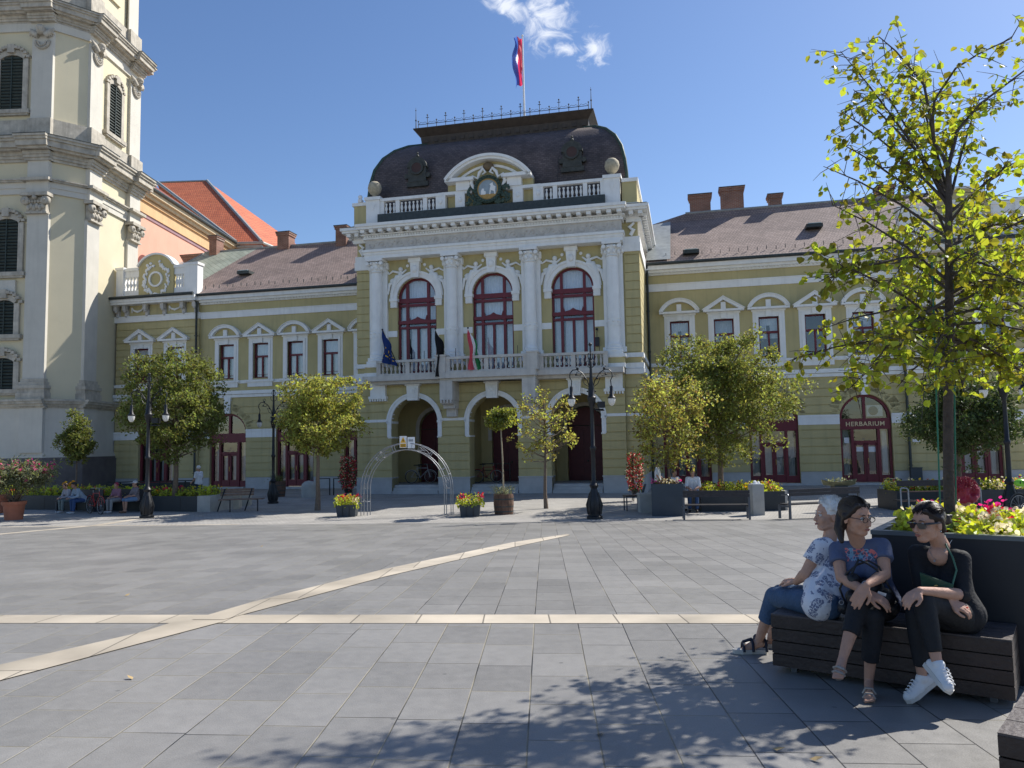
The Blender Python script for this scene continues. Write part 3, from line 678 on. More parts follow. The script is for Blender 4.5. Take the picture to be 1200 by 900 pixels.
for k in range(26):
    a = 2*pi*k/26; g.ball((.66*cos(a), -.42, 15.68+.66*sin(a)), .07)
for s in (-1, 1):
    for k in range(40):
        t = R.random(); x = s*(.4+t*.72); z = 14.92+R.random()*(.9 if t > .4 else .4)
        g.ball((x, -.36+R.random()*.08, z), R.uniform(.06, .1), (1, .5, 1.5), 6, Matrix.Rotation(R.uniform(-1, 1), 3, 'Y'))
emb = hp('crest_wreath', g, M['verdigris'], smooth=60)
g = MB(); g.lathe([(.57, 0), (.57, .06)], (0, -.3, 15.68), 30, 0, (0, -1, 0)); disc = hp('crest_disc', g, mat('crest_blue_grey', (.30, .36, .40), .6, .15, 4), emb)
g = MB(); g.arc(0, 15.68, .5, .57, 0, 2*pi, -.38, -.34, 28)
g.prism([(-.42, 15.42), (.42, 15.42), (.3, 15.22), (0, 15.12), (-.3, 15.22)], -.38, -.35)
hp('crest_gold', g, mat('crest_gold', (.45, .27, .08), .5, .25, 8), emb)
g = MB()
for s in (1,):
    g.prism([(.08, 15.4), (.14, 15.4), (.17, 15.6), (.32, 15.56), (.36, 15.38), (.42, 15.4), (.4, 15.62), (.42, 15.78), (.3, 15.86), (.27, 16.02), (.2, 15.98), (.1, 15.92), (.16, 15.84), (.12, 15.7)], -.4, -.36)
    g.prism([(-.36, 15.4), (-.12, 15.4), (-.1, 15.55), (-.2, 15.6), (-.2, 15.72), (-.3, 15.72), (-.36, 15.58)], -.4, -.36)
hp('crest_figures', g, M['trim'], emb)
# --- dome roof
prof = [(0, 15.3), (.0, 16.2), (.08, 17.0), (.25, 17.8), (.6, 18.55), (1.1, 19.15), (1.7, 19.6), (2.5, 19.95)]
v = []; f = []
y0, y1, hw = .75, 10.3, 7.08
for d, z in prof:
    e = d*1.05; v += [(-hw+d, y0+e, z), (hw-d, y0+e, z), (hw-d, y1-e, z), (-hw+d, y1-e, z)]
for j in range(len(prof)-1):
    for i in range(4): f.append((4*j+i, 4*j+(i+1) % 4, 4*j+4+(i+1) % 4, 4*j+4+i))
f.append(tuple(4*(len(prof)-1)+i for i in range(4)))
b = bmesh.new(); bv = [b.verts.new(p) for p in v]
for q in f: b.faces.new([bv[i] for i in q])
bmesh.ops.recalc_face_normals(b, faces=b.faces); me = bpy.data.meshes.new('dome_roof'); b.to_mesh(me); b.free(); me.materials.append(M['domeroof'])
me.polygons.foreach_set('use_smooth', [True]*len(me.polygons)); me.set_sharp_from_angle(angle=radians(38))
dome = bpy.data.objects.new('dome_roof', me); COL.objects.link(dome); dome.parent = hall; dome['label'] = 'dark brown curved mansard roof over the middle block'
g = MB()
for sx in (-1, 1):
    for yy, sy in ((y0, 1), (y1, -1)): g.tube([(sx*(hw-d), yy+sy*d*1.05, z) for d, z in prof], .09, 8)
hp('hip_ridge', g, M['verdigris'], dome, smooth=60)
bx = 4.85; yb0, yb1 = 3.35, 8.4
g = MB(); zt = 20.75; zb = 19.9
pv = [(-bx, yb0, zb), (bx, yb0, zb), (bx, yb1, zb), (-bx, yb1, zb), (-bx-.05, yb0-.08, zt-.35), (bx+.05, yb0-.08, zt-.35), (bx+.05, yb1+.08, zt-.35), (-bx-.05, yb1+.08, zt-.35),
      (-bx-.36, yb0-.42, zt), (bx+.36, yb0-.42, zt), (bx+.36, yb1+.42, zt), (-bx-.36, yb1+.42, zt)]
g.add(pv, [(0, 1, 5, 4), (1, 2, 6, 5), (2, 3, 7, 6), (3, 0, 4, 7), (4, 5, 9, 8), (5, 6, 10, 9), (6, 7, 11, 10), (7, 4, 8, 11), (8, 9, 10, 11)])
g.box(-bx-.38, bx+.38, yb0-.44, yb1+.44, zt, zt+.06)
for k in range(18): x = -bx+.3+k*.54; g.box(x-.14, x+.14, yb0-.07, yb0-.02, zb+.15, zb+.38)
hp('roof_crown_box', g, mat('crown_sheet', (.06, .045, .035), .6, .3, 3, .3, 10))
# roof cresting
g = MB(); xs = [-bx-.1+k*(2*bx+.2)/18 for k in range(19)]
yy = yb0-.3; zz = zt+.08
g.tube([(-bx-.1, yy, zz+.22), (bx+.1, yy, zz+.22)], .018, 5)
for i, x in enumerate(xs):
    h = .75 if i % 2 else .42
    g.tube([(x, yy, zz), (x, yy, zz+h)], .02, 5); g.ball((x, yy, zz+h), .05, n=6); 
    if i % 2: g.tube([(x-.09, yy, zz+h-.15), (x+.09, yy, zz+h-.15)], .018, 5)
    if i < 18:
        xn = xs[i+1]; g.tube([(x, yy, zz+.22), ((x*3+xn)/4, yy, zz+.36), ((x+xn)/2, yy, zz+.3), ((x+3*xn)/4, yy, zz+.36), (xn, yy, zz+.22)], .012, 4)
for x in (-bx-.25, bx+.25): g.tube([(x, yy, zz), (x, yy, zz+1.25)], [.035, .01], 5); g.ball((x, yy, zz+.5), .06, n=6); g.ball((x, yy, zz+1.1), .04, n=6)
hp('roof_cresting', g, mat('dark_cresting', (.04, .04, .045), .6, .3, 5))
M['dormer'] = mat('dark_bronze_sheet', (.05, .052, .045), .6, .4, 6, .3, 20)
for c in (-4.2, 4.3):                                # little dormers
    g = MB(); g.box(c-.6, c+.6, .62, 1.6, 16.55, 16.8); g.box(c-.5, c+.5, .6, 2.2, 16.8, 17.6)
    g.arc(c, 17.6, .0, .56, 0, pi, .55, 2.4, 14); g.arc(c, 17.55, .28, .38, 0, 2*pi, .5, .7, 16); g.ball((c, .7, 18.25), .1); g.ball((c, .7, 18.42), .06)
    for s in (-1, 1): g.lathe([(.14, 0), (.14, .3)], (c+s*.6, .62, 17.15), 10, 0, (0, 1, 0))
    o = hp('dormer', g, M['dormer'], smooth=40)
    g = MB(); g.lathe([(.28, 0), (.28, .02)], (c, .54, 17.55), 16, 0, (0, -1, 0)); hp('dormer_louvre', g, mat('dormer_dark', (.06, .03, .025), .6), o)
for x in (2.6,):
    g = MB(); g.tube([(x+.9, .6, 15.8), (x+1.0, .6, 17.4)], .012, 5); hp('aerial', g, M['iron'])
# camera & lamps at the parapet corner
g = MB(); g.box(-7.3, -7.1, -.2, .1, 15.68, 15.85); g.ball((-7.2, -.1, 15.98), .12); hp('security_camera', g, M['curtain'])
# --- flagpole on the roof
g = MB(); g.tube([(1.3, 3.2, 20.8), (1.28, 3.2, 25.6)], [.06, .04], 8); g.ball((1.28, 3.2, 25.65), .07)
fp = hp('flagpole', g, M['curtain'], smooth=60)
# --- wings
WOPN = [9.6, 14.2, 18.85]
WWIN = [9.42, 11.82, 14.2, 16.6, 19.02]
def wing(s):
    def S(a, b): return sorted((s*a, s*b))
    g = MB(); v = SET
    ops = [(s*c, 1.28, 0.12, 3.5, True) for c in WOPN]; x0, x1 = S(7.57, 20.9)
    wall(g, x0, x1, 0, 5.8, v, ops, .3); courses(g, x0, x1, .72, 5.6, v, ops, .44, radial=.16)
    wo = [(s*c, .53, 6.97, 9.2, False) for c in WWIN if c > 8]
    wall(g, x0, x1, 5.8, 12.0, v, wo, .22)
    rops = [(s*24.0, 1.28, .12, 3.5, True)]; x0, x1 = S(20.9, 27.1); vr = SET-.12
    wall(g, x0, x1, 0, 5.8, vr, rops, .42); courses(g, x0, x1, .72, 5.6, vr, rops, .44, radial=.16)
    ro = [(s*22.7, .53, 6.97, 9.2, False), (s*25.2, .53, 6.97, 9.2, False)]
    wall(g, x0, x1, 5.8, 12.6, vr, ro, .34); courses(g, x0, x1, 6.95, 10.9, vr, [(o[0], .85, 6.0, 9.7, False) for o in ro], .44)
    g.add([(s*20.9, vr-.04, 0), (s*20.9, v, 0), (s*20.9, v, 12.6), (s*20.9, vr-.04, 12.6)], [(0, 1, 2, 3)])
    g.add([(s*27.1, vr-.04, 0), (s*27.1, vr+12, 0), (s*27.1, vr+12, 12.6), (s*27.1, vr-.04, 12.6)], [(0, 1, 2, 3)])
    hp('wing_wall', g, M['olive'])
    g = MB()
    edges = [7.6]+[q for c in WOPN for q in (c-1.3, c+1.3)]+[20.85]
    for i in range(0, len(edges), 2): a, b = S(edges[i], edges[i+1]); g.box(a, b, v-.08, v+.05, 0, .68); g.box(a, b, v-.1, v+.05, .68, .72)
    for e0, e1 in ((20.8, 22.7), (25.3, 27.2)): a, b = S(e0, e1); g.box(a, b, vr-.08, vr+.05, 0, .68); g.box(a, b, vr-.1, vr+.05, .68, .72)
    hp('plinth', g, M['plinth'])
    g = MB()                                         # bands
    for i in range(0, len(edges), 2): a, b = S(edges[i]-.02, edges[i+1]+.02); g.box(a, b, v-.07, v+.3, 3.22, 3.62); g.box(a, b, v-.1, v+.3, 3.62, 3.74)
    for e0, e1 in ((20.85, 22.72), (25.28, 27.15)): a, b = S(e0, e1); g.box(a, b, vr-.07, vr+.4, 3.22, 3.62); g.box(a, b, vr-.1, vr+.4, 3.62, 3.74)
    for e0, e1, vv in ((7.6, 20.88, v), (20.88, 27.2, vr)):
        a, b = S(e0, e1); g.box(a, b, vv-.1, vv+.05, 5.78, 5.96); g.box(a, b, vv-.17, vv+.05, 5.98, 6.2); g.box(a, b, vv-.06, vv+.05, 6.66, 6.86)
    a, b = S(7.6, 20.88); g.box(a, b, v-.07, v+.05, 10.94, 11.3); g.box(a, b, v-.11, v+.05, 11.3, 11.36)
    g.box(a, b, v-.12, v+.05, 11.86, 11.98); g.box(a, b, v-.3, v+.05, 11.98, 12.12); g.box(a, b, v-.48, v+.05, 12.12, 12.36)
    for k in range(66): x = s*(7.7+k*.2); g.box(x-.05, x+.05, v-.19, v-.1, 11.9, 11.98)
    a, b = S(20.86, 27.25); g.box(a, b, vr-.1, vr+.05, 10.98, 11.3); g.box(a, b, vr-.14, vr+.05, 11.3, 11.38)
    a, b = S(20.86, 27.5); g.box(a, b, vr-.62, vr+.05, 12.1, 12.24); g.box(a, b, vr-.7, vr+.05, 12.24, 12.44)
    for c in WOPN+[24.0]:
        vv = vr if c > 20.9 else v; g.prism([(s*c-.16, 4.75), (s*c+.16, 4.75), (s*c+.24, 5.78), (s*c-.24, 5.78)], vv-.16, vv+.02)
    hp('wing_trim', g, M['trim'])
    for c in (21.1, 22.0, 23.45, 24.75, 26.3, 26.95):
        g = MB(); c = s*c
        g.prism([(c-.12, 11.4), (c+.12, 11.4), (c+.12, 12.1), (c-.12, 12.1)], vr-.16, vr); g.box(c-.12, c+.12, vr-.42, vr, 11.75, 12.1); g.ball((c, vr-.3, 11.72), .12, (.9, 1, 1)); g.ball((c, vr-.14, 11.4), .09)
        hp('cornice_bracket', g, M['trimgrey'], smooth=40)
    for c in (22.7, 25.5):
        g = MB(); c = s*c; g.tube([(c-.45, vr-.03, 11.95), (c-.3, vr-.06, 11.75), (c, vr-.08, 11.66), (c+.3, vr-.06, 11.75), (c+.45, vr-.03, 11.95)], [.03, .06, .08, .06, .03], 7)
        for i in (-1, 1): g.tube([(c+i*.45, vr-.04, 11.95), (c+i*.45, vr-.04, 11.6)], [.05, .02], 6)
        hp('garland', g, M['trim'], smooth=50)
    # gutter and roof
    g = MB(); a, b = S(7.7, 20.9); g.tube([(a, v-.56, 12.44), (b, v-.56, 12.44)], .09, 8); a, b = S(20.9, 27.5); g.tube([(a, vr-.78, 12.52), (b, vr-.78, 12.52)], .1, 8)
    hp('gutter', g, M['gutter'], smooth=60)
    g = MB(); ye, yr, ze, zr = v-.5, v+6.2, 12.42, 17.12
    rh = .6 if s < 0 else 1.0
    # front slope with the hip next to the block
    fr = [(s*7.7, ye, ze), (s*27.1, ye, ze), (s*27.1, yr, zr), (s*10.0, yr, zr), (s*7.7, yr-.55, zr-.75)]
    bk = [(s*7.7, yr+5.5, ze), (s*27.1, yr+5.5, ze), (s*27.1, yr, zr), (s*10.0, yr, zr), (s*7.7, yr, zr-.75)]
    if s < 0: # pale green slating over the last bay
        k = 22.0
        fr = [(s*7.7, ye, ze), (s*22.6, ye, ze), (s*20.6, yr, zr), (s*10.0, yr, zr), (s*7.7, yr-.55, zr-.75)]
        q = MB().add([(s*22.6, ye, ze), (s*27.1, ye, ze), (s*24.9, yr, zr), (s*20.6, yr, zr)], [(0, 1, 2, 3)])
        hp('green_slate_roof', q, M['greenslate'], label='patch of pale green slates at the left end of the roof')
    g.add(fr, [(0, 1, 2, 3, 4)]); g.add(bk, [(0, 1, 2, 3, 4)])
    g.add([(s*7.7, yr-.55, zr-.75), (s*10, yr, zr), (s*7.7, yr, zr-.75)], [(0, 1, 2)])
    roof = hp('roof', g, M['rooftile'], label='brown tiled roof over the %s wing' % ('left' if s < 0 else 'right'))
    g = MB(); g.tube([(s*10, yr, zr+.02), (s*(27.1 if s > 0 else 24.9), yr, zr+.02)], .07, 6)
    if s > 0: g.add([(s*7.7, ye+.3, ze+.32), (s*9.05, ye+.3, ze+.32), (s*9.05, yr-1.2, zr-.78), (s*7.7, yr-1.6, zr-1.05)], [(0, 1, 2, 3)])
    else: g.tube([(s*24.9, yr-.0, zr), (s*27.0, ye, ze+.05)], .05, 6)
    hp('ridge_flashing', g, M['lead'], roof)
    # snow guards
    g = MB()
    for k in range(26):
        x = s*(8.8+k*.5); t = .12+.02*(k % 2); y = ye+(yr-ye)*t; z = ze+(zr-ze)*t; g.box(x-.015, x+.015, y-.03, y+.02, z, z+.22)
    hp('snow_guard', g, M['gutter'], roof)
    for c, t in (((10.2, .14), (17.2, .47), (23.3, .12)) if s > 0 else ((10.4, .42), (19.0, .38))):
        y = ye+(yr-ye)*t; z = ze+(zr-ze)*t; q = MB(); q.box(s*c-.45, s*c+.45, y-.3, y+.5, z+.0, z+.2); o = hp('skylight', q, M['gutter'], roof)
        q = MB(); q.box(s*c-.36, s*c+.36, y-.34, y+.42, z+.2, z+.23); hp('skylight_pane', q, mat('skylight_glass', (.45, .6, .6), .15, .1), o)
    CH = [(10.9, 12.35, 1.95, 6.1), (12.5, 14.2, 2.1, 6.3), (15.3, 16.1, 1.6, 6.3), (21.3, 22.3, 1.5, 6.3)] if s > 0 else [(12.9, 13.9, 1.5, 6.2), (16.7, 17.6, 1.4, 6.2), (22.1, 23.0, 1.9, 5.2)]
    CH = [(10.3, 11.6, 1.25, 6.6), (12.25, 13.65, 1.55, 6.6), (15.2, 15.95, .85, 6.6), (21.6, 22.5, .8, 6.6)] if s > 0 else [(13.45, 14.25, 1.1, 6.2), (17.9, 18.8, 1.0, 6.2), (23.6, 24.2, 1.1, 6.0)]
    for a, b, h, dy in CH:
        x0, x1 = S(a, b); y = v+dy; q = MB(); q.box(x0, x1, y-.35, y+.55, zr-.5, zr+h-.3); q.box(x0-.06, x1+.06, y-.41, y+.61, zr+h-.3, zr+h-.15); q.box(x0-.1, x1+.1, y-.45, y+.65, zr+h-.15, zr+h-.05)
        o = hp('chimney', q, M['brick'], roof); q = MB(); q.box(x0-.12, x1+.12, y-.47, y+.67, zr+h-.05, zr+h); hp('chimney_cap', q, M['gutter'], o)
    # inner dark rooms
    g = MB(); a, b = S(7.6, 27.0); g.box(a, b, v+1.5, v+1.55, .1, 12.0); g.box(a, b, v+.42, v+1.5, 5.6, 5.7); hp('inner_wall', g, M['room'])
    # downpipe
    for c, yy in ((7.72, v-.12), (20.98 if s < 0 else 20.85, vr-.16)):
        g = MB(); g.tube([(s*c, yy-.1, 0.05), (s*c, yy-.1, 11.9), (s*c, yy-.4, 12.35)], .07, 8)
        for z in (1.0, 3.0, 5.2, 7.5, 9.8): g.box(s*c-.09, s*c+.09, yy-.19, yy+.03, z, z+.04)
        hp('downpipe', g, M['gutter'], smooth=60)
wing(-1); wing(1)
# parapets with wreath medallion on the end bays
for s in (-1, 1):
    vr = SET-.12; y = vr+.0
    def sx(a, b): return sorted((s*a, s*b))
    c = s*24.05; g = MB()
    for a, b in ((20.95, 21.9), (26.5, 27.05)):
        p, q = sx(a, b); g.box(p, q, y-.25, y+.35, 12.5, 14.5); g.box(p-.06, q+.06, y-.31, y+.41, 14.5, 14.66)
    for a, b in ((21.9, 22.75), (25.4, 26.5)):
        p, q = sx(a, b); g.box(p, q, y-.12, y+.1, 12.5, 13.1); g.box(p, q, y-.12, y+.1, 13.98, 14.4); g.box(p, q, y-.2, y+.18, 14.4, 14.6)
    par = hp('parapet', g, M['trim'])
    for a, b in ((21.95, 22.7), (25.45, 26.45)):
        p, q = sx(a, b); balusters(par, p, q, y, 13.1, 4, balw, 1.57)
    g = MB(); n = 20; rm = (1.3**2+.75**2)/(1.5); cz = 15.35-rm; th = math.asin(1.3/rm)
    g.prism([(c-1.3, 12.5), (c+1.3, 12.5)]+[(c+rm*sin(th*(1-2*i/n)), cz+rm*cos(th*(1-2*i/n))) for i in range(n+1)], y-.2, y+.2); md = hp('medallion_panel', g, M['olive'])
    g = MB(); g.arc(c, cz, rm, rm+.12, pi/2-th, pi/2+th, y-.35, y+.3, 22)
    g.arc(c, 13.72, .4, .52, 0, 2*pi, y-.3, y-.19, 28)
    for k in range(70):
        a = pi/2+.25+(2*pi-.5)*k/69; r = .88+R.uniform(-.13, .13)
        g.ball((c+r*cos(a)*1.02, y-.23, 13.72+r*sin(a)*1.2), R.uniform(.06, .11), (1, .5, 1.4), 6, Matrix.Rotation(a+R.uniform(-.6, .6), 3, 'Y'))
    hp('wreath', g, M['trim'], md, smooth=60)
# upper windows of the wings
def wing_window(arch):
    g = MB(); hw, z0, z1 = .53, 6.97, 9.2
    for s in (-1, 1):
        a, b = sorted((s*(hw-.07), s*hw)); g.box(a, b, 0, .08, z0, z1); 
    g.box(-hw, hw, 0, .08, z1-.07, z1); g.box(-hw, hw, 0, .08, z0, z0+.09); g.box(-hw, hw, -.03, .08, 8.3, 8.42); g.box(-.05, .05, -.01, .08, z0, 8.3); g.box(-.05, .05, .03, .07, z0+.2, z0+.22)
    g.box(-hw, hw, -.12, -.1, z0+.22, z0+.24)
    w_ = g.build('window', M['wine'], hall)
    pane_poly(hw-.04, z0, z1, .05, False).build('pane', M['glass'], w_)
    k = MB()
    for a, b in ((-.5, -.1), (.08, .5)): q = curtain(a, b, z0, z1, .2+R.random()*.05, .025, 5); k.add(q.v, q.f)
    q = curtain(-.5, .5, 8.35, z1, .17, .02, 9); k.add(q.v, q.f)
    k.build('curtain', M['curtain'], w_)
    g = MB(); yo = -.24
    for s in (-1, 1):
        a, b = sorted((s*.53, s*.84)); g.box(a, b, yo, 0, 6.86, 9.5); a, b = sorted((s*.55, s*.7)); g.box(a, b, yo-.04, yo+.01, 6.9, 9.36)
    g.box(-.53, .53, yo, 0, 9.2, 9.5); g.box(-.15, .15, yo-.08, yo+.01, 9.22, 9.62); g.box(-.9, .9, yo-.05, 0, 9.5, 9.6); g.box(-1.0, 1.0, yo-.16, yo+.02, 6.72, 6.86); g.box(-.86, .86, yo-.09, yo+.02, 6.42, 6.72)
    g.build('surround', M['trim'], w_)
    g = MB(); g.box(-1.1, 1.1, yo-.3, yo+.03, 9.6, 9.72)
    if arch:
        rr = (1.08**2+.68**2)/(2*.68); cz = 10.42-rr; th = math.asin(1.08/rr)
        g.arc(0, cz, rr-.17, rr, pi/2-th, pi/2+th, yo-.3, yo+.03, 18); g.arc(0, cz, rr, rr+.04, pi/2-th, pi/2+th, yo-.36, yo+.03, 18)
    else:
        for s in (-1, 1): g.prism([(s*1.14, 9.72), (0, 10.42), (0, 10.24), (s*.82, 9.72)], yo-.3, yo+.03); g.prism([(s*1.16, 9.74), (0, 10.46), (0, 10.42), (s*1.14, 9.72)], yo-.35, yo+.03)
    g.box(-.13, .13, yo-.2, yo+.03, 9.72, 10.12); g.build('pediment', M['trim'], w_)
    g = MB()
    if arch: n = 14; g.prism([(-.98, 9.72), (.98, 9.72)]+[((rr-.1)*sin(th*.9*(1-2*i/n)), cz+(rr-.1)*cos(th*.9*(1-2*i/n))) for i in range(n+1)], yo-.06, yo+.02)
    else: g.prism([(-.95, 9.72), (.95, 9.72), (0, 10.3)], yo-.06, yo+.02)
    g.build('pediment_field', M['olive'], w_)
    return w_
wa, wt = wing_window(True), wing_window(False)
first = {True: wa, False: wt}
for s in (-1, 1):
    for i, c in enumerate(WWIN+[22.7, 25.2]):
        ar = (i % 2 == 0) and i < 5
        if ar and first[True]: o = first[True]; first[True] = None
        elif not ar and first[False]: o = first[False]; first[False] = None
        else: o = copy_tree(wa if ar else wt, hall)
        o.location = (s*c, (SET if i < 5 else SET-.12)+.22, 0)
for ch in list(hall.children):
    if ch.name.startswith('window') and abs(ch.location.x-16.6) < .1:
        for q in ch.children:
            if q.name.startswith('curtain'):
                bpy.data.objects.remove(q)              # the open window has no curtain
                break
for o in bpy.data.objects:
    if o.name.startswith('curtain') and o.parent and o.parent.name.startswith('window'):
        q = R.random(); 
        if q < .35: o.scale = (1, 1, .45+.3*R.random()); o.location.z = 9.2*(1-o.scale.z)
        elif q < .6: o.location.y = .15+.3*R.random()
# shop fronts
def shopfront(s, c, sign=None, vv=SET, door=True):
    g = MB(); hw = 1.27; z0 = .12; spr = 3.5; 
    for q in (-1, 1):
        a, b = sorted((q*(hw-.12), q*hw)); g.box(a, b, -.05, .12, z0, spr)
        a, b = sorted((q*.58, q*.72)); g.box(a, b, -.08, .12, z0, 2.95)
        a, b = sorted((q*.72, q*(hw-.12))); g.box(a, b, -.02, .1, z0, .5)
        a, b = sorted((q*.06, q*.16)); 
        for (x0, x1, z_0, z_1) in ((.02, .58, .14, .55), (.02, .12, .55, 2.2), (.48, .58, .55, 2.2), (.02, .58, 2.08, 2.2)):
            a, b = sorted((q*x0, q*x1)); g.box(a, b, -.03, .1, z_0, z_1)
    g.box(-hw, hw, -.1, .12, 2.92, 3.5); g.box(-.6, .6, -.05, .1, 2.2, 2.32); g.box(-.02, .02, -.06, .1, .14, 2.2); g.box(-.07, .07, -.04, .1, 3.5, 4.7)
    g.arc(0, 3.5, hw-.13, hw+.02, 0, pi, -.06, .12, 20)
    w_ = g.build('shop_front', M['wine'], hall, (s*c, vv+.2, 0))
    p = MB(); p.add([(-1.2, .07, .5), (1.2, .07, .5), (1.2, .07, 2.95), (-1.2, .07, 2.95)], [(0, 1, 2, 3)]); q = pane_poly(1.18, 3.5, 3.5, .07, True); p.add(q.v, q.f); p.build('pane', M['shopglass'], w_)
    k = MB()
    q = curtain(-1.1, -.75, .3, 2.95, .35, .03, 4); k.add(q.v, q.f); q = curtain(.75, 1.1, .3, 2.95, .35, .03, 4); k.add(q.v, q.f)
    if not sign:
        q = curtain(.1, .5, .5, 2.2, .3, .02, 5); k.add(q.v, q.f); q = curtain(-.5, -.1, .5, 2.2, .3, .02, 5); k.add(q.v, q.f)
    k.build('curtain', M['curtain'], w_)
    h = MB(); h.tube([(.07, -.1, 1.1), (.07, -.14, 1.15), (.07, -.14, 1.35), (.07, -.1, 1.4)], .02, 6); h.build('handle', mat('brass', (.5, .35, .12), .35, .1, metal=.8), w_)
    st = MB(); st.box(-1.27, 1.27, -.5, .2, 0, .115); st.build('doorstep', M['plinth'], w_)
    if sign:
        cu_ = bpy.data.curves.new('lettering', 'FONT'); cu_.body = sign; cu_.size = .33; cu_.align_x = 'CENTER'; cu_.align_y = 'CENTER'; cu_.extrude = .012; cu_.space_character = 1.12; cu_.offset = .004
        tmp = bpy.data.objects.new('tmp', cu_); COL.objects.link(tmp); bpy.context.view_layer.update()
        me = bpy.data.meshes.new_from_object(tmp.evaluated_get(bpy.context.evaluated_depsgraph_get())); bpy.data.objects.remove(tmp)
        me.materials.append(mat('gold_letters', (.72, .56, .34), .45, .1)); o = bpy.data.objects.new('lettering', me); COL.objects.link(o); o.parent = w_; o.location = (0, -.118, 3.2); o.rotation_euler = (pi/2, 0, 0)
        # serifs make it read as roman capitals; air conditioner in the fanlight, notices on the panes
        a = MB(); a.box(.15, .95, .12, .35, 3.6, 4.2); ac = a.build('air_conditioner', M['curtain'], w_); a = MB(); a.lathe([(.24, 0), (.24, .02)], (.48, .11, 3.9), 18, 0, (0, -1, 0)); a.build('fan_grille', M['iron'], ac)
        a = MB(); a.box(-.5, -.12, .055, .065, 1.75, 2.0); a.box(.14, .5, .055, .065, 1.72, 2.0); a.box(-1.05, -.8, .055, .065, 2.2, 2.5); a.build('notice', M['curtain'], w_)
        a = MB(); a.box(.82, 1.08, .16, .2, .6, 2.8); a.build('display_panel', M['curtain'], w_)
        w_['label'] = 'dark red arched shop front with gilt letters HERBARIUM'
    return w_
for s in (-1, 1):
    for c in WOPN: shopfront(s, c, 'HERBARIUM' if (s > 0 and c > 18) else None)
    shopfront(s, 24.0, None, SET-.12)
q = shopfront
# voussoir wedges round the wing arches
for s in (-1, 1):
    for c in WOPN+[24.0]:
        vv = SET if c < 20.9 else SET-.12; g = MB()
        for k in range(9):
            if k == 4: continue
            a0 = pi*(k+.06)/9; a1 = pi*(k+.94)/9
            g.arc(s*c, 3.5, 1.3, 1.88 if k % 2 else 1.7, a0, a1, vv-.05, vv+.0, 4)
        hp('voussoirs', g, M['olive'])
g = MB(); g.box(22.05-.13+.0, 22.05+.13, SET-.09, SET-.04, 2.4, 2.52); g.box(21.05, 21.4, SET-.2, SET-.16, 2.2, 2.35); hp('wall_plaque', g, M['curtain'])
# cables / wall lantern by the balcony
g = MB(); g.box(5.3, 5.5, .1, .3, 7.3, 7.75); g.tube([(5.4, .28, 8.1), (5.4, .1, 8.0), (5.4, .1, 7.75)], .02, 5); g.ball((5.4, .1, 8.15), .08, n=6); hp('wall_lantern', g, M['iron'])
# spikes on the balcony rail
g = MB()
for x in (-5.3, -3.4, 3.4, 4.4, -1.6, 1.6, 5.6): g.tube([(x, -.8 if abs(x) > 2.5 else -1.2, 6.9), (x, -.8 if abs(x) > 2.5 else -1.2, 7.35)], .015, 5)
hp('balcony_spike', g, M['iron'])

# ------------------------------------------------------------ flags
def HL(u, v, w): 
    return H0 + u*Vector((cos(HA), -sin(HA), 0)) + v*Vector((sin(HA), cos(HA), 0)) + Vector((0, 0, w))
def cloth(rows, mats, mi):                       # rows of points -> sheet
    g = MB(); n = len(rows[0]); v = [p for r in rows for p in r]; 
    g.v = [tuple(p) for p in v]
    for j in range(len(rows)-1):
        for i in range(n-1): g.f.append((j*n+i, j*n+i+1, (j+1)*n+i+1, (j+1)*n+i)); g.m.append(mi(i/(n-1), j/(len(rows)-1)))
    return g
fmat = {k: mat('flag_'+k, c, .8, .12, 4, trans=.35) for k, c in dict(red=(.60, .10, .12), blue=(.10, .14, .42), white=(.8, .8, .8), green=(.03, .22, .07), navy=(.02, .04, .17), black=(.01, .01, .012), gold=(.7, .5, .05)).items()}
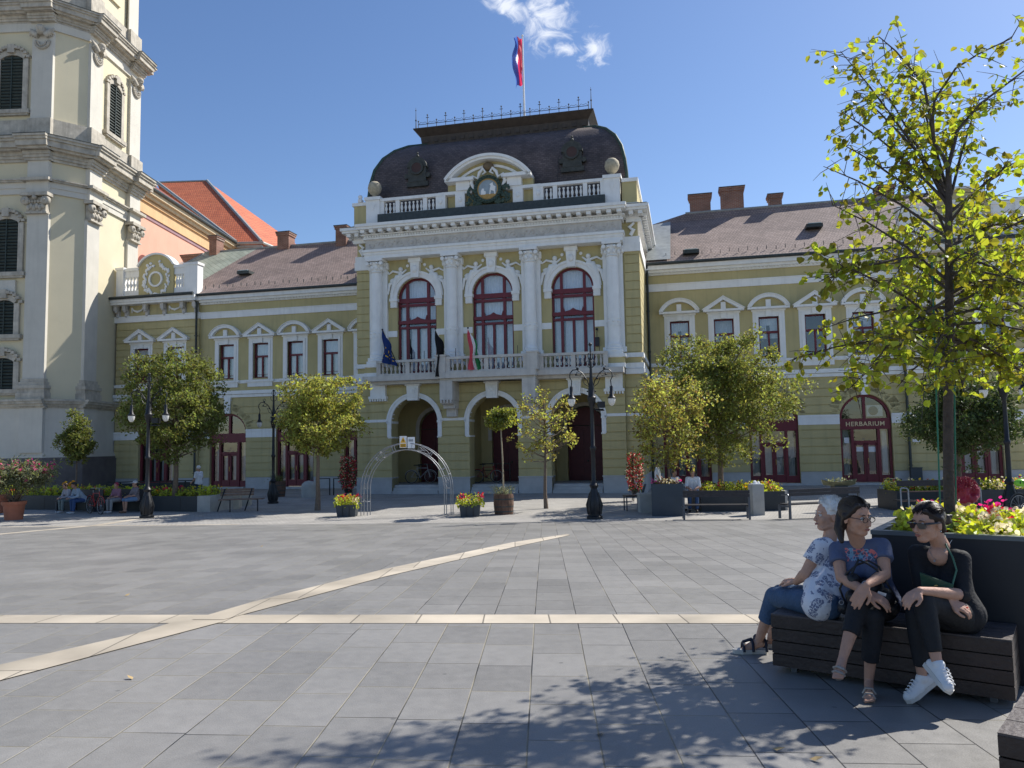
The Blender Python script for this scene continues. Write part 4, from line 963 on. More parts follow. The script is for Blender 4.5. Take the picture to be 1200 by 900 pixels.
# roof flag, hanging from the pole: red half, blue half, pale emblem
rows = []
for j in range(31):
    t = j/30; row = []
    for i in range(17):
        q = i/16; x = 1.24-q*(.5-.1*sin(t*9)); row.append(HL(x, 3.2+.12*sin(q*9+t*5)+.08*sin(t*14), 25.5+.18*q-t*(2.75+.0*q)-.25*q*q*(t)))
    rows.append(row)
base = HL(1.28, 3.2, 20.8)
def rf(a, b):
    if (a-.5)**2*1.2+((b-.42)*1.1*3)**2*.3 < .022: return 2
    return 0 if a < .45 else 1
g = cloth(rows, None, rf); g.shift(base); o = g.build('flag', [fmat['red'], fmat['blue'], fmat['white']], None, base, smooth=80)
tag(o, 'red and blue flag with a pale crest on the dome roof pole', 'flag', 'flags on the town hall')
def hung_flag(u, top, bot, kind, label, w=.55):
    # staff leaning out from the balcony, cloth drooping from it
    a = HL(u+.55, -.55, 6.45); t = HL(u, -1.5, top)
    root = empty('hanging_flag', a, 0, label, 'flag', 'flags on the town hall')
    MB().tube([Vector((0, 0, 0)), t-a], .025, 6).build('staff', M['curtain'] if kind != 'eu' else M['iron'], root)
    MB().ball(t-a, .05, n=8).build('finial', M['iron'], root)
    rows = []; L = top-bot
    for j in range(25):
        q = j/24; row = []
        for i in range(13):
            r = i/12; s0 = t.lerp(a, r*.34)
            spread = (.22+.5*q)*w
            row.append(s0 + HL(r*spread*.9-.05*sin(q*8+r*4)-.12*w*(1-q)*0, .1*sin(r*11+q*3)*(.4+q), 0)-H0 - Vector((0, 0, q*L*(1-.30*r)-.0)))
        rows.append(row)
    def f(a_, b_):
        if kind == 'hu': return 0 if a_ < .34 else (1 if a_ < .66 else 2)
        if kind == 'eu':
            k = int(a_*9)+int(b_*22)*7
            return 1 if (b_ > .45 and b_ < .85 and k % 9 == 0) else 0
        return 0
    g = cloth(rows, None, f); g.shift(a)
    ms = {'hu': ['red', 'white', 'green'], 'eu': ['navy', 'gold'], 'bk': ['black']}[kind]
    g.build('flag_cloth', [fmat[k] for k in ms], root, smooth=80)
hung_flag(-5.4, 8.45, 6.75, 'eu', 'dark blue flag with gold stars drooping at the left end of the balcony', .6)
hung_flag(-2.55, 8.35, 5.9, 'bk', 'plain black flag hanging at the left pier of the balcony', .5)
hung_flag(-.85, 8.3, 6.2, 'hu', 'red, white and green flag hanging over the middle of the balcony', .6)
# ------------------------------------------------------------ church tower
CAR = radians(2.4)
P1 = Vector((-26.46, 47.587, LOW))
ch = empty('church_tower', P1, -CAR, 'tall cream and grey baroque church tower at the left edge', 'church tower')
def cp(name, mb, m_, parent=None, smooth=None): return mb.build(name, m_, parent or ch, smooth=smooth)
K = 1.37; TW = 8.0; TD = 6.1
def outline(o):                                   # tower plan grown by o
    e = o*.4142
    return [(o, -e), (o, TD+o), (-TW-o, TD+o), (-TW-o, -e), (-TW+K-e, -K-o), (-K+e, -K-o)]
def band(mb, o, z0, z1, mi=0): mb.prismz(outline(o), z0, z1, mi)
def stack(mb, steps):
    for o, z0, z1 in steps: band(mb, o, z0, z1)
g = MB(); band(g, -.02, 2.5, 30); band(g, -.35, 30, 46); cp('tower_wall', g, M['cream'])
g = MB(); stack(g, [(.30, 0, 2.05), (.24, 2.05, 2.2)]); cp('tower_plinth', g, M['churchplinth'])
# base storey: grey-cream wall, slabs and cornice
g = MB(); stack(g, [(.2, 2.2, 2.34), (.13, 2.34, 2.5)]); cp('plinth_moulding', g, M['greypil'])
g = MB(); band(g, .06, 2.5, 5.15); cp('base_wall', g, M['greypil'])
g = MB(); stack(g, [(.1, 5.15, 5.25), (.2, 5.25, 5.4), (.34, 5.4, 5.55), (.42, 5.55, 5.68)]); cp('base_cornice', g, M['churchstone'])
# pilasters: (centre, width, face) face 0 = front (b=-K), 1 = right side (a=0), each storey
def pil_boxes(mb, z0, z1, t, grow=0, t2=None):
    for a0, a1 in ((-2.66, -1.34), (-TW+1.34, -TW+2.66)):
        mb.box(a0-grow, a1+grow, -K-t, -K+.2, z0, z1)
    for b0, b1 in ((0.0, 1.34), (4.72, 6.06)):
        mb.box(-.2, t, b0-grow, b1+grow, z0, z1)
PT = .16
for (z0, z1) in ((6.9, 16.9), (22.85, 28.4)):
    g = MB(); pil_boxes(g, z0, z1, PT); cp('pilaster', g, M['greypil'])
g = MB(); pil_boxes(g, 2.5, 5.15, PT+.1, .05); cp('base_pilaster', g, M['greypil'])
g = MB()
for z0, z1, t, gr in ((5.68, 6.05, .42, .22), (6.05, 6.3, .36, .17), (6.3, 6.5, .42, .22), (6.5, 6.7, .32, .12), (6.7, 6.9, .24, .06)): pil_boxes(g, z0, z1, t, gr)
cp('pilaster_base', g, M['churchstone'])
# base storey cornice breaks forward over the pilasters
g = MB()
for z0, z1, t in ((5.15, 5.25, .3), (5.25, 5.4, .42), (5.4, 5.55, .55), (5.55, 5.675, .62)): pil_boxes(g, z0, z1, t, .18)
cp('base_cornice_break', g, M['churchstone'])
def capital(x, y, d):                              # d: 0 faces -b, 1 faces +a
    g = MB(); 
    def P(a, t, z): return (x+a, y-t, z) if d == 0 else (x+t, y+a, z)
    def bx(a0, a1, t0, t1, z0, z1):
        p, q = P(a0, t0, z0), P(a1, t1, z1); g.box(min(p[0], q[0]), max(p[0], q[0]), min(p[1], q[1]), max(p[1], q[1]), z0, z1)
    bx(-.68, .68, -.1, .3, 16.9, 17.0); bx(-.6, .6, -.1, .24, 17.0, 17.9); bx(-.85, .85, -.1, .52, 17.95, 18.15)
    for s in (-1, 1):
        g.lathe([(.2, -.16), (.27, -.1), (.27, .1), (.2, .16)], P(s*.62, .3, 17.68), 12, 0, (0, 1, 0) if d == 0 else (1, 0, 0)); g.ball(P(s*.62, .46, 17.68), .1)
    for k in range(6): g.ball(P(-.45+k*.18, .26, 17.25+.1*(k % 2)), .13, (1, 1, 1.5), 8)
    for k in range(5): g.ball(P(-.36+k*.18, .3, 17.62), .1, (1, 1, 1), 8)
    g.ball(P(0, .42, 17.85), .14)
    cp('capital', g, M['churchstone'], smooth=50)
for x in (-2.0, -TW+2.0): capital(x, -K-.1, 0)
for y in (.67, 5.39): capital(.1, y, 1)
g = MB(); stack(g, [(.1, 18.2, 18.55), (.15, 18.55, 18.9)]); pil_boxes(g, 18.15, 18.9, PT+.14, .04)
pil_boxes(g, 19.15, 20.2, PT+.1, 0); cp('architrave', g, M['greypil'])
g = MB(); stack(g, [(.3, 18.9, 19.0), (.38, 19.0, 19.08)]); pil_boxes(g, 18.9, 19.08, .6, .22); cp('string_moulding', g, M['churchstone'])
def big_cornice(z, h, o):
    g = MB(); 
    st = [(.12, 0, .12), (.22, .12, .25), (.3, .25, .42), (.62, .42, .52), (.8, .52, .78), (.9, .78, .9), (1.0, .9, 1.0)]
    stack(g, [(a*o, z+b*h, z+c*h) for a, b, c in st])
    for a, b, c in st: pil_boxes(g, z+b*h, z+c*h-.004, a*o+PT+.1, .25*a+.1)
    g2 = MB(); band(g2, 1.03*o, z+h, z+h+.04); pil_boxes(g2, z+h, z+h+.035, 1.03*o+PT+.1, .36)
    cp('cornice', g, M['churchstone']); cp('cornice_flashing', g2, M['gutter'])
big_cornice(20.2, 1.35, .95)
g = MB(); band(g, .12, 21.6, 22.85); pil_boxes(g, 21.6, 22.85, PT+.18, .08); cp('attic_base', g, M['churchstone'])
g = MB(); band(g, .1, 28.5, 29.0); cp('upper_architrave', g, M['greypil'])
big_cornice(29.0, 1.1, .85)
g = MB(); stack(g, [(-.15, 30.14, 31.9)]); pil_boxes(g, 30.14, 31.9, .12, .06); cp('top_attic', g, M['churchstone'])
g = MB(); pil_boxes(g, 31.9, 46, -.1, -.05); cp('top_pilaster', g, M['greypil'])
g = MB()
for z in (29.9, ): pass
g.box(-.4, -.2, 2.2, 3.9, 33, 40); cp('top_panel', g, M['cream'])
# cherub heads with wings under the upper cornice
def cherub(x, y, d):
    g = MB()
    def P(a, t, z): return (x+a, y-t, z) if d == 0 else (x+t, y+a, z)
    g.ball(P(0, .25, 28.35), .26, n=12); g.ball(P(0, .3, 28.5), .27, (1, .9, .8)); g.ball(P(0, .5, 28.32), .06)
    for s in (-1, 1):
        g.tube([P(s*.2, .15, 28.1), P(s*.55, .15, 28.3), P(s*.75, .1, 28.55)], [.2, .18, .05], 8)
        for k in range(4): g.tube([P(s*(.3+.12*k), .2, 28.35-.02*k), P(s*(.35+.14*k), .12, 27.95+.05*k)], [.09, .04], 6)
    for k in range(13):
        a = pi*k/12; g.ball(P(.42*cos(a), .1, 27.75-.42*sin(a)), .1, n=7)
    for k in range(7):
        a = pi*k/6; g.ball(P(.24*cos(a), .12, 27.7-.22*sin(a)), .08, n=7)
    cp('cherub_head', g, M['churchstone'], smooth=60)
for x in (-2.0, -TW+2.0): cherub(x, -K-.12, 0)
for y in (.67, 5.39): cherub(.12, y, 1)
# louvred windows
def louvre_window(x, y, d, z0, z1, hw, head=True, frame='churchstone'):
    def bxp(g, a0, a1, t0, t1, zz0, zz1):
        if d == 0: g.box(x+a0, x+a1, y-t1, y-t0, zz0, zz1)
        else: g.box(x+t0, x+t1, y+a0, y+a1, zz0, zz1)
    spr = z1-hw*.35
    g = MB(); n = 12
    bxp(g, -hw-.32, -hw, -.05, .14, z0, spr); bxp(g, hw, hw+.32, -.05, .14, z0, spr); bxp(g, -hw-.5, hw+.5, -.05, .26, z0-.25, z0); bxp(g, -hw-.4, hw+.4, -.05, .2, z0-.36, z0-.25)
    rr = (hw**2+(hw*.35)**2)/(2*hw*.35); cz = z1-rr; th = math.asin(hw/rr)
    for i in range(n):
        t0 = pi/2-th+2*th*i/n; t1 = pi/2-th+2*th*(i+1)/n; vs = []
        for r_, t_ in ((rr, t0), (rr+.34, t0), (rr+.34, t1), (rr, t1)):
            for tt in (-.05, .14):
                a = r_*cos(t_); z = cz+r_*sin(t_); vs.append((x+a, y-tt, z) if d == 0 else (x+tt, y+a, z))
        g.add(vs, [(0, 2, 4, 6), (1, 7, 5, 3), (0, 1, 3, 2), (2, 3, 5, 4), (4, 5, 7, 6), (6, 7, 1, 0)])
    if head:
        bxp(g, -.22, .22, -.05, .3, z1+.1, z1+.62)
        for s in (-1, 1):
            for k in range(5): 
                a0, a1 = sorted((s*(.2+.18*k), s*(.42+.18*k))); bxp(g, a0, a1, -.05, .3-.03*k, z1+.36-.035*k*k, z1+.52-.035*k*k)
    fr = cp('window_surround', g, M[frame], smooth=30)
    g = MB(); bxp(g, -hw, hw, -.3, -.28, z0, z1)
    lv = cp('louvre', g, M['room'], fr) if False else None
    g = MB(); nz = int((spr-z0)/.2)
    for i in range(nz+1):
        z = z0+.06+i*.2
        if z > z1-.1: break
        w_ = hw if z < spr else hw*.75
        if d == 0: g.add([(x-w_, y-.02, z), (x+w_, y-.02, z), (x+w_, y-.11, z+.13), (x-w_, y-.11, z+.13)][::1], [(0, 1, 2, 3)]); g.add([(x-w_, y-.1, z), (x+w_, y-.1, z), (x+w_, y-.02, z+.13), (x-w_, y-.02, z+.13)], [(0, 1, 2, 3)])
        else: g.add([(x+.1, y-w_, z), (x+.1, y+w_, z), (x+.02, y+w_, z+.13), (x+.02, y-w_, z+.13)], [(0, 1, 2, 3)])
    bxp(g, -.03, .03, .1, .14, z0, z1-.05)
    cp('louvre_slats', g, M['louver'], fr)
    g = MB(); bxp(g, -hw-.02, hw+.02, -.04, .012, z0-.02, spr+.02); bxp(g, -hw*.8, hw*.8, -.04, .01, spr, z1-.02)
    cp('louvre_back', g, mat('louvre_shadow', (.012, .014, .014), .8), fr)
louvre_window(-3.95, -K, 0, 23.5, 27.0, .72); louvre_window(0, 2.95, 1, 23.5, 27.0, .72)
louvre_window(-3.95, -K, 0, 13.4, 16.7, .74); louvre_window(-3.95, -K, 0, 9.6, 11.7, .62); louvre_window(-3.95, -K, 0, 6.3, 8.2, .7, True)
g = MB(); g.box(-4.6, -3.3, -K-.14, -K, 12.1, 12.9); cp('frieze_panel', g, M['greypil'])
# ------------------------------------------------------------ nave and the roofs behind
nv_ = empty('church_nave', P1, -CAR, 'pink church nave with orange tiled roof rising behind the left wing', 'church')
def np_(name, mb, m_, parent=None, smooth=None): return mb.build(name, m_, parent or nv_, smooth=smooth)
g = MB(); g.box(-11, -1.0, 6.05, 24.3, 0, 19.8); np_('nave_wall', g, M['pink'])
g = MB(); g.box(-11, -.93, 6.1, 24.35, 19.8, 20.05); np_('mauve_band', g, M['mauve'])
g = MB(); g.box(-11, -.85, 6.1, 24.5, 20.05, 21.2); g.box(-11, -.72, 6.1, 24.6, 20.9, 21.1); np_('frieze', g, M['peach'])
g = MB(); g.box(-11, -.55, 6.1, 24.7, 21.2, 21.45); g.box(-11, -.3, 6.1, 24.9, 21.45, 21.75); np_('eaves_cornice', g, mat('buff_cornice', (.55, .45, .30), .8, .12, 2))
g = MB(); g.tube([(-.2, 6.1, 21.85), (-.2, 24.9, 21.85)], .14, 8); g.box(-11, -.2, 6.1, 24.9, 21.75, 21.83); np_('gutter', g, M['gutter'])
g = MB(); g.arc(0, 0, .01, .85, 0, pi, 0, .06, 14); g.box(-.85, .85, 0, .06, -1.5, 0)
o = np_('arched_niche', g, mat('dark_red_niche', (.18, .05, .035), .8)); o.location = (-.97, 9.0, 16.1); o.rotation_euler = (0, 0, pi/2)
g = MB(); g.add([(-.25, 6.1, 21.9), (-.25, 25.0, 21.9), (-9, 25.0, 28.2), (-9, 6.1, 28.2)], [(0, 1, 2, 3)]); g.add([(-9, 6.1, 28.2), (-9, 25, 28.2), (-18, 25, 21.9), (-18, 6.1, 21.9)], [(0, 1, 2, 3)]); np_('nave_roof', g, M['redtile'])
zr, ye, yr = 28.3, 24.4, 31.5
zr = 33.05
g = MB()
g.add([(-.3, ye, 21.95), (2.1, ye, 21.95), (-9.2, 38, zr-.2), (-15.0, 38, zr-.2)], [(0, 1, 2, 3)])
g.add([(2.1, ye, 21.95), (5.5, 38.5, 21.95), (-9.2, 38, zr-.2)], [(0, 1, 2)])
g.add([(5.5, 38.5, 21.95), (-16, 52, 21.95), (-15.0, 38, zr-.2), (-9.2, 38, zr-.2)], [(0, 1, 2, 3)]); rf_ = np_('transept_roof', g, M['orangetile'])
g = MB(); g.tube([(2.1, ye, 21.98), (-9.2, 38, zr-.17)], .17, 6); g.tube([(-15.0, 38, zr-.17), (-9.2, 38, zr-.17)], .1, 6); g.tube([(-.3, ye-.02, 22.0), (-15.0, 38, zr-.1)], .16, 6); np_('ridge_flashing', g, M['lead'], rf_)
g = MB(); g.box(-8, 1.9, ye+.3, 37.5, 10, 21.4); np_('transept_wall', g, M['peach'])
g = MB(); g.box(-.2, 2.2, ye-.1, ye+.3, 21.4, 21.6); g.tube([(-.4, ye-.15, 21.8), (2.3, ye-.15, 21.8), (5.7, 38.5, 21.8)], .13, 8); np_('transept_gutter', g, M['lead'])
# a low parapet slope hiding where the nave meets the town hall
g = MB(); g.add([(-.95, 13.0, 17.0), (-.95, 18.0, 19.2), (-.5, 18.0, 19.2), (-.5, 13.0, 17.0)], [(0, 1, 2, 3)]); g.box(-.96, -.5, 13, 18, 16.6, 17.0); np_('lean_to_edge', g, M['lead'])
# ------------------------------------------------------------ plants
M['bark'] = mat('grey_brown_bark', (.16, .12, .09), .9, .3, 12, .6, 25)
M['barkdark'] = mat('dark_bark', (.085, .065, .055), .9, .35, 14, .8, 40)
def leafmat(name, c, tr=.45, isl=.28): return mat(name, c, .5, .12, 3, spec=.35, trans=tr, island=isl)
M['lf_mid'] = leafmat('mid_green_leaves', (.15, .175, .05), .5, .45)
M['lf_dark'] = leafmat('dark_green_leaves', (.06, .09, .028), .3)
M['lf_yel'] = leafmat('yellow_green_leaves', (.29, .31, .08), .5, .45)
M['lf_near'] = leafmat('backlit_lime_leaves', (.225, .265, .045), .6, .45)
M['lf_rust'] = leafmat('rusty_green_leaves', (.18, .15, .05), .5, .4)
M['lf_lime'] = leafmat('lime_bedding_leaves', (.38, .44, .07))
M['lf_grey'] = leafmat('grey_green_leaves', (.20, .22, .13))
M['fl_red'] = leafmat('red_petals', (.62, .03, .03), .3, .2)
M['fl_pink'] = leafmat('pink_petals', (.70, .10, .25), .3, .2)
M['fl_white'] = leafmat('cream_petals', (.72, .66, .45), .4, .15)
M['fl_yel'] = leafmat('yellow_petals', (.75, .45, .03), .3, .2)
M['soil'] = mat('soil', (.05, .035, .025), .95, .3, 10)
NR = np.random.default_rng(5)
def leaf_object(name, P, size, m_, parent, off, aspect=.62, up=.25, fold=.25, var=.35, hexa=False):
    P = np.asarray(P, float); n = len(P)
    if n == 0: return None
    d = NR.normal(size=(n, 3)); d[:, 2] -= up; d /= np.linalg.norm(d, axis=1)[:, None]
    a = NR.normal(size=(n, 3)); a[:, 2] += .6; s = np.cross(d, a); s /= np.linalg.norm(s, axis=1)[:, None]+1e-9; nn = np.cross(s, d)
    L = size*(1+var*NR.uniform(-1, 1, n))[:, None]; W = L*aspect*.5
    off = np.array(off); P = P-off
    if hexa:
        V = np.stack([P, P+d*L*.28+s*W*.95+nn*L*fold*.45, P+d*L*.68+s*W*.8+nn*L*fold*.4, P+d*L, P+d*L*.68-s*W*.8+nn*L*fold*.4, P+d*L*.28-s*W*.95+nn*L*fold*.45], 1).reshape(-1, 3)
        i = np.arange(n)*6; F = np.concatenate([np.stack([i, i+1, i+2, i+3], 1), np.stack([i, i+3, i+4, i+5], 1)]).tolist()
    else:
        V = np.stack([P, P+d*L*.5+s*W+nn*L*fold*.5, P+d*L, P+d*L*.5-s*W+nn*L*fold*.5], 1).reshape(-1, 3)
        i = np.arange(n)*4; F = np.stack([i, i+1, i+2, i+3], 1).tolist()
    me = bpy.data.meshes.new(name); me.from_pydata(V.tolist(), [], F); me.materials.append(m_); me.update()
    o = bpy.data.objects.new(name, me); COL.objects.link(o); o.parent = parent; return o
def crown_points(c, rx, ry, rz, nclump, nper, rc, shape='oval', shell=.5):
    pts = []; cs = []
    for _ in range(nclump):
        while True:
            q = NR.uniform(-1, 1, 3)
            l = np.linalg.norm(q)
            if l > 1 or l < shell*NR.uniform(0, 1): continue
            if shape == 'cone':
                w_ = 1-.75*max(0, (q[2]+.4)/1.4)
                if abs(q[0]) > w_ or abs(q[1]) > w_: continue
            break
        az = math.atan2(q[1], q[0]); lump = 1.0+.13*math.sin(3*az+c[2]*7)+.10*math.sin(5*az-q[2]*6+c[2]*3)+.12*math.sin(q[2]*7+c[2]*11)
        q = q*lump; cc = np.array([c[0]+q[0]*rx, c[1]+q[1]*ry, c[2]+q[2]*rz]); cs.append(cc); k = int(nper*NR.uniform(.5, 1.5)); r = rc*NR.uniform(.6, 1.3)
        g = NR.normal(size=(k, 3)); g /= np.linalg.norm(g, axis=1)[:, None]; g *= (NR.uniform(0, 1, k)**.5)[:, None]*r; g[:, 2] *= .7
        pts.append(cc+g)
    return np.concatenate(pts), cs
def tree(name, label, base, H, tr, cz, rx, rz, nclump, nper, rc, leaf, lm, group='young trees round the square', lean=(0, 0), shape='oval', ry=None, limbs=26, bark='bark', cat='tree', extra=None, shell=.5):
    base = Vector(base); root = empty(name, base, 0, label, cat, group); ry = ry or rx
    P, cs = crown_points((lean[0], lean[1], cz), rx, ry, rz, nclump, nper, rc, shape, shell)
    g = MB(); top = H*.8; n = 7; path = [Vector((lean[0]*(i/n)**1.5+R.uniform(-.03, .03)*(i > 0), lean[1]*(i/n)**1.5+R.uniform(-.03, .03)*(i > 0), top*i/n)) for i in range(n+1)]
    g.tube(path, [tr*(1.25 if i == 0 else 1-.8*i/n) for i in range(n+1)], 9); g.build('trunk', M[bark], root, smooth=60)
    g = MB(); idx = sorted(R.sample(range(len(cs)), min(limbs, len(cs))), key=lambda i: cs[i][2])
    for i in idx:
        e = Vector(cs[i]); z0 = max(cz-rz*.95, min(e.z-.35*Vector((e.x-lean[0], e.y-lean[1], 0)).length-.1, top*.95)); t = z0/top; k = t*n; j = min(int(k), n-1); s = path[j].lerp(path[j+1], min(1, k-j))
        mid = s.lerp(e, .5)+Vector((R.uniform(-.08, .08), R.uniform(-.08, .08), -.05)); g.tube([s, mid, e], [tr*.38*(1-.5*t), tr*.2, .008], 5)
        for _ in range(2):
            q = Vector(cs[R.randrange(len(cs))])
            if (q-e).length < rc*3: g.tube([mid, mid.lerp(q, .5)+Vector((0, 0, -.03)), q], [tr*.15, .01, .005], 4)
    g.build('branches', M[bark], root, smooth=60)
    leaf_object('foliage', P, leaf, M[lm], root, (0, 0, 0))
    if extra:
        frac, m2 = extra; k = NR.random(len(P)) < frac; leaf_object('foliage', P[k]+NR.normal(size=(k.sum(), 3))*.05, leaf, M[m2], root, (0, 0, 0))
    return root
tree('broad_tree', 'bushy mid-green tree behind the left planter, next to the lamp by the white-shirted man', G(205, 598), 6.4, .13, 4.3, 2.0, 2.25, 330, 62, .42, .125, 'lf_mid', ry=1.9, shape='oval', limbs=40)
tree('small_cone_tree', 'small tree with a dense pointed crown in front of the church plinth', G(88, 598), 4.4, .05, 3.15, .72, 1.2, 130, 50, .24, .10, 'lf_mid', shape='cone', limbs=16, group='young trees round the square', bark='bark')
tree('round_tree', 'rounded yellow-green tree left of the metal arch', G(372, 598), 5.5, .1, 3.75, 1.62, 1.62, 250, 52, .36, .12, 'lf_yel', limbs=36, extra=(.25, 'lf_mid'))
tree('sparse_tree', 'sparse yellowing tree with bare twigs in front of the right-hand arch', G(640, 596), 5.0, .075, 3.2, 1.25, 1.5, 66, 18, .28, .12, 'lf_yel', limbs=60, extra=(.2, 'lf_rust'), bark='bark', shell=.2)
tree('large_tree', 'largest green tree, standing in the long planter right of the middle block', G(845, 590), 6.4, .13, 4.15, 2.65, 2.25, 420, 58, .45, .12, 'lf_mid', lean=(.15, 0), limbs=50, extra=(.2, 'lf_yel'))
tree('rusty_tree', 'thin tree with rusty brown leaves in the big square planter box', G(790, 603)+Vector((0, .5, 1.0)), 3.9, .045, 2.2, 1.3, 1.75, 120, 34, .36, .11, 'lf_yel', limbs=46, extra=(.4, 'lf_rust'), lean=(-.1, 0), shell=.2)
tree('dark_tree', 'dark green tree behind the lamp post at the far right', G(1147, 597)+Vector((0, 1.2, 0)), 5.2, .16, 3.1, 1.85, 1.4, 270, 55, .42, .12, 'lf_dark', lean=(.35, 0), limbs=40)

# topiary standard in a wooden barrel
def barrel(name, label, p, r, h, cat='barrel', group=None):
    root = empty(name, p, 0, label, cat, group); g = MB(); n = 18
    for k in range(n):
        a0 = 2*pi*k/n+.015; a1 = 2*pi*(k+1)/n-.015; pr = [(r*.9, 0), (r, h*.5), (r*.97, h)]
        for j in range(2):
            (r0, z0), (r1, z1) = pr[j], pr[j+1]
            g.add([(r0*cos(a0), r0*sin(a0), z0), (r0*cos(a1), r0*sin(a1), z0), (r1*cos(a1), r1*sin(a1), z1), (r1*cos(a0), r1*sin(a0), z1)], [(0, 1, 2, 3)])
    g.lathe([(r*.86, 0.0), (r*.94, h*.5), (r*.9, h*.98)], n=n); g.build('staves', M['barrelwood'], root)
    g = MB()
    for z in (.12, .36, .72): g.lathe([(r*(.935+.06*min(z*2, 1)), h*z), (r*(.94+.06*min(z*2, 1)), h*z+.045)], n=24)
    g.build('hoops', M['gutter'], root); g = MB(); g.lathe([(r*.88, h*.93), (r*.2, h*.97)], n=14); g.build('soil', M['soil'], root); return root
M['barrelwood'] = mat('weathered_barrel_wood', (.14, .08, .055), .8, .45, 5, .5, 15)
p = G(590.5, 602.5); barrel('wooden_barrel', 'wooden half barrel with iron hoops holding the ball-shaped standard tree', p, .36, .72, 'barrel', 'half barrels used as planters')
b_ = barrel('wooden_barrel', 'wooden barrel planter in the shade against the left wing wall', G(325, 582), .42, .8, 'barrel', 'half barrels used as planters')
def grasses(name, label, p, r, h, n, m_, cat='plant'):
    root = empty(name, p, 0, label, cat); g = MB()
    for _ in range(n):
        a = R.uniform(0, 2*pi); q = R.uniform(0, r); e = R.uniform(.2, 1); x, y = q*cos(a), q*sin(a)
        g.tube([(x, y, 0), (x+e*r*.5*cos(a), y+e*r*.5*sin(a), h*.6), (x+e*r*1.1*cos(a), y+e*r*1.1*sin(a), h*R.uniform(.7, 1.1))], [.006, .005, .002], 3)
    g.build('stems', M['lf_grey'], root); P = np.array([(R.gauss(0, r*.6), R.gauss(0, r*.6), R.uniform(0, h*.7)) for _ in range(n*3)]); leaf_object('leaves', P, .07, M[m_], root, (0, 0, 0)); return root
grasses('barrel_plant', 'wispy grey-green grasses round the stem in the barrel', p+Vector((0, 0, .7)), .34, .36, 60, 'lf_grey')
grasses('barrel_plant', 'dark leafy plant in the shaded barrel by the wing wall', G(325, 582)+Vector((0, 0, .78)), .3, .35, 60, 'lf_mid')
root = empty('standard_tree', p+Vector((0, 0, .68)), 0, 'ball-headed standard tree on a thin bare stem rising from the barrel', 'tree')
MB().tube([(0, 0, 0), (-.01, 0, 1.2), (-.06, 0, 2.55)], [.03, .026, .022], 7).build('trunk', mat('pale_bark', (.36, .30, .20), .8, .2, 12), root, smooth=60)
P, cs = crown_points((-.06, 0, 2.75), .5, .5, .33, 70, 50, .2, shell=.3); leaf_object('foliage', P, .11, M['lf_mid'], root, (0, 0, 0)); leaf_object('foliage', P[::5], .11, M['lf_lime'], root, (0, 0, 0))

def bed(name, label, p, lx, ly, h, n, mats, cat='plants', rz=0, size=.07, parts=None, group=None):
    root = empty(name, p, rz, label, cat, group)
    for i, (m_, frac, zl, nm) in enumerate(mats):
        k = int(n*frac); cl = NR.uniform(-.5, .5, (max(3, k//(14 if nm != 'flowers' else 7)), 2))
        j = NR.integers(0, len(cl), k); P = np.stack([cl[j, 0]*lx+NR.normal(size=k)*.06, cl[j, 1]*ly+NR.normal(size=k)*.06, NR.uniform(zl, 1, k)*h*(.7+.5*np.sin(cl[j, 0]*17+j)**2)], 1)
        P[:, 0] = np.clip(P[:, 0], -lx*.53, lx*.53); P[:, 1] = np.clip(P[:, 1], -ly*.55, ly*.55)
        leaf_object(nm, P, size, M[m_], root, (0, 0, 0), aspect=.75)
    return root
def box_planter(name, label, p, lx, ly, h, m_, taper=0, rz=0, cat='planter', group=None, rim=True, seams=0):
    root = empty(name, p, rz, label, cat, group); g = MB(); a, b = lx/2, ly/2; t = .04
    def ring(s, z): return [(-a*s, -b*s, z), (a*s, -b*s, z), (a*s, b*s, z), (-a*s, b*s, z)]
    k = 1-taper; v = ring(k, 0)+ring(1, h)+[(x*(1-t/a), y*(1-t/b), h) for x, y, z in ring(1, h)]+[(x*(1-t/a), y*(1-t/b), h-.08) for x, y, z in ring(1, h)]
    f = [(0, 1, 2, 3)]+[(j*4+i, j*4+(i+1) % 4, j*4+4+(i+1) % 4, j*4+4+i) for j in range(3) for i in range(4)]
    g.add(v, f); g.build('box', M[m_] if isinstance(m_, str) else m_, root)
    MB().add([(x*.9, y*.9, h-.07) for x, y, z in ring(1, h)], [(0, 1, 2, 3)]).build('soil', M['soil'], root)
    if seams:
        g = MB()
        for i in range(1, seams+1): x = -a+lx*i/(seams+1); g.box(x-.008, x+.008, -b-.004, -b+.01, .02, h-.02)
        g.build('seams', M['iron'], root)
    return root
M['greybox'] = mat('dark_grey_planter', (.045, .055, .065), .55, .15, 3, .05, 30)
M['plantwall'] = mat('charcoal_planter_panels', (.03, .036, .042), .5, .15, 2)
M['concrete'] = mat('pale_concrete', (.40, .39, .36), .85, .15, 3, .2, 25)
M['terracotta'] = mat('terracotta', (.42, .15, .085), .8, .15, 4, .1, 20)
# small flower boxes either side of the arch
for px, py, lab in ((405, 606, 'dark grey box of lime leaves and red flowers beside the left foot of the arch'), (550.5, 606, 'dark grey box of lime leaves and red flowers beside the right foot of the arch')):
    p = G(px, py)+Vector((0, .3, 0)); box_planter('flower_box', lab, p, .72, .55, .42, 'greybox', .12, cat='flower box', group='flower boxes at the arch', seams=2)
    bed('bedding_flowers', lab.replace('dark grey box of lime leaves and red flowers', 'mound of lime leaves topped by red flowers'), p+Vector((0, 0, .34)), .85, .6, .38, 620, [('lf_lime', .8, 0, 'leaves'), ('fl_red', .13, .75, 'flowers'), ('fl_white', .04, .5, 'flowers')], 'flowers', size=.085, group='flowers in the boxes at the arch')
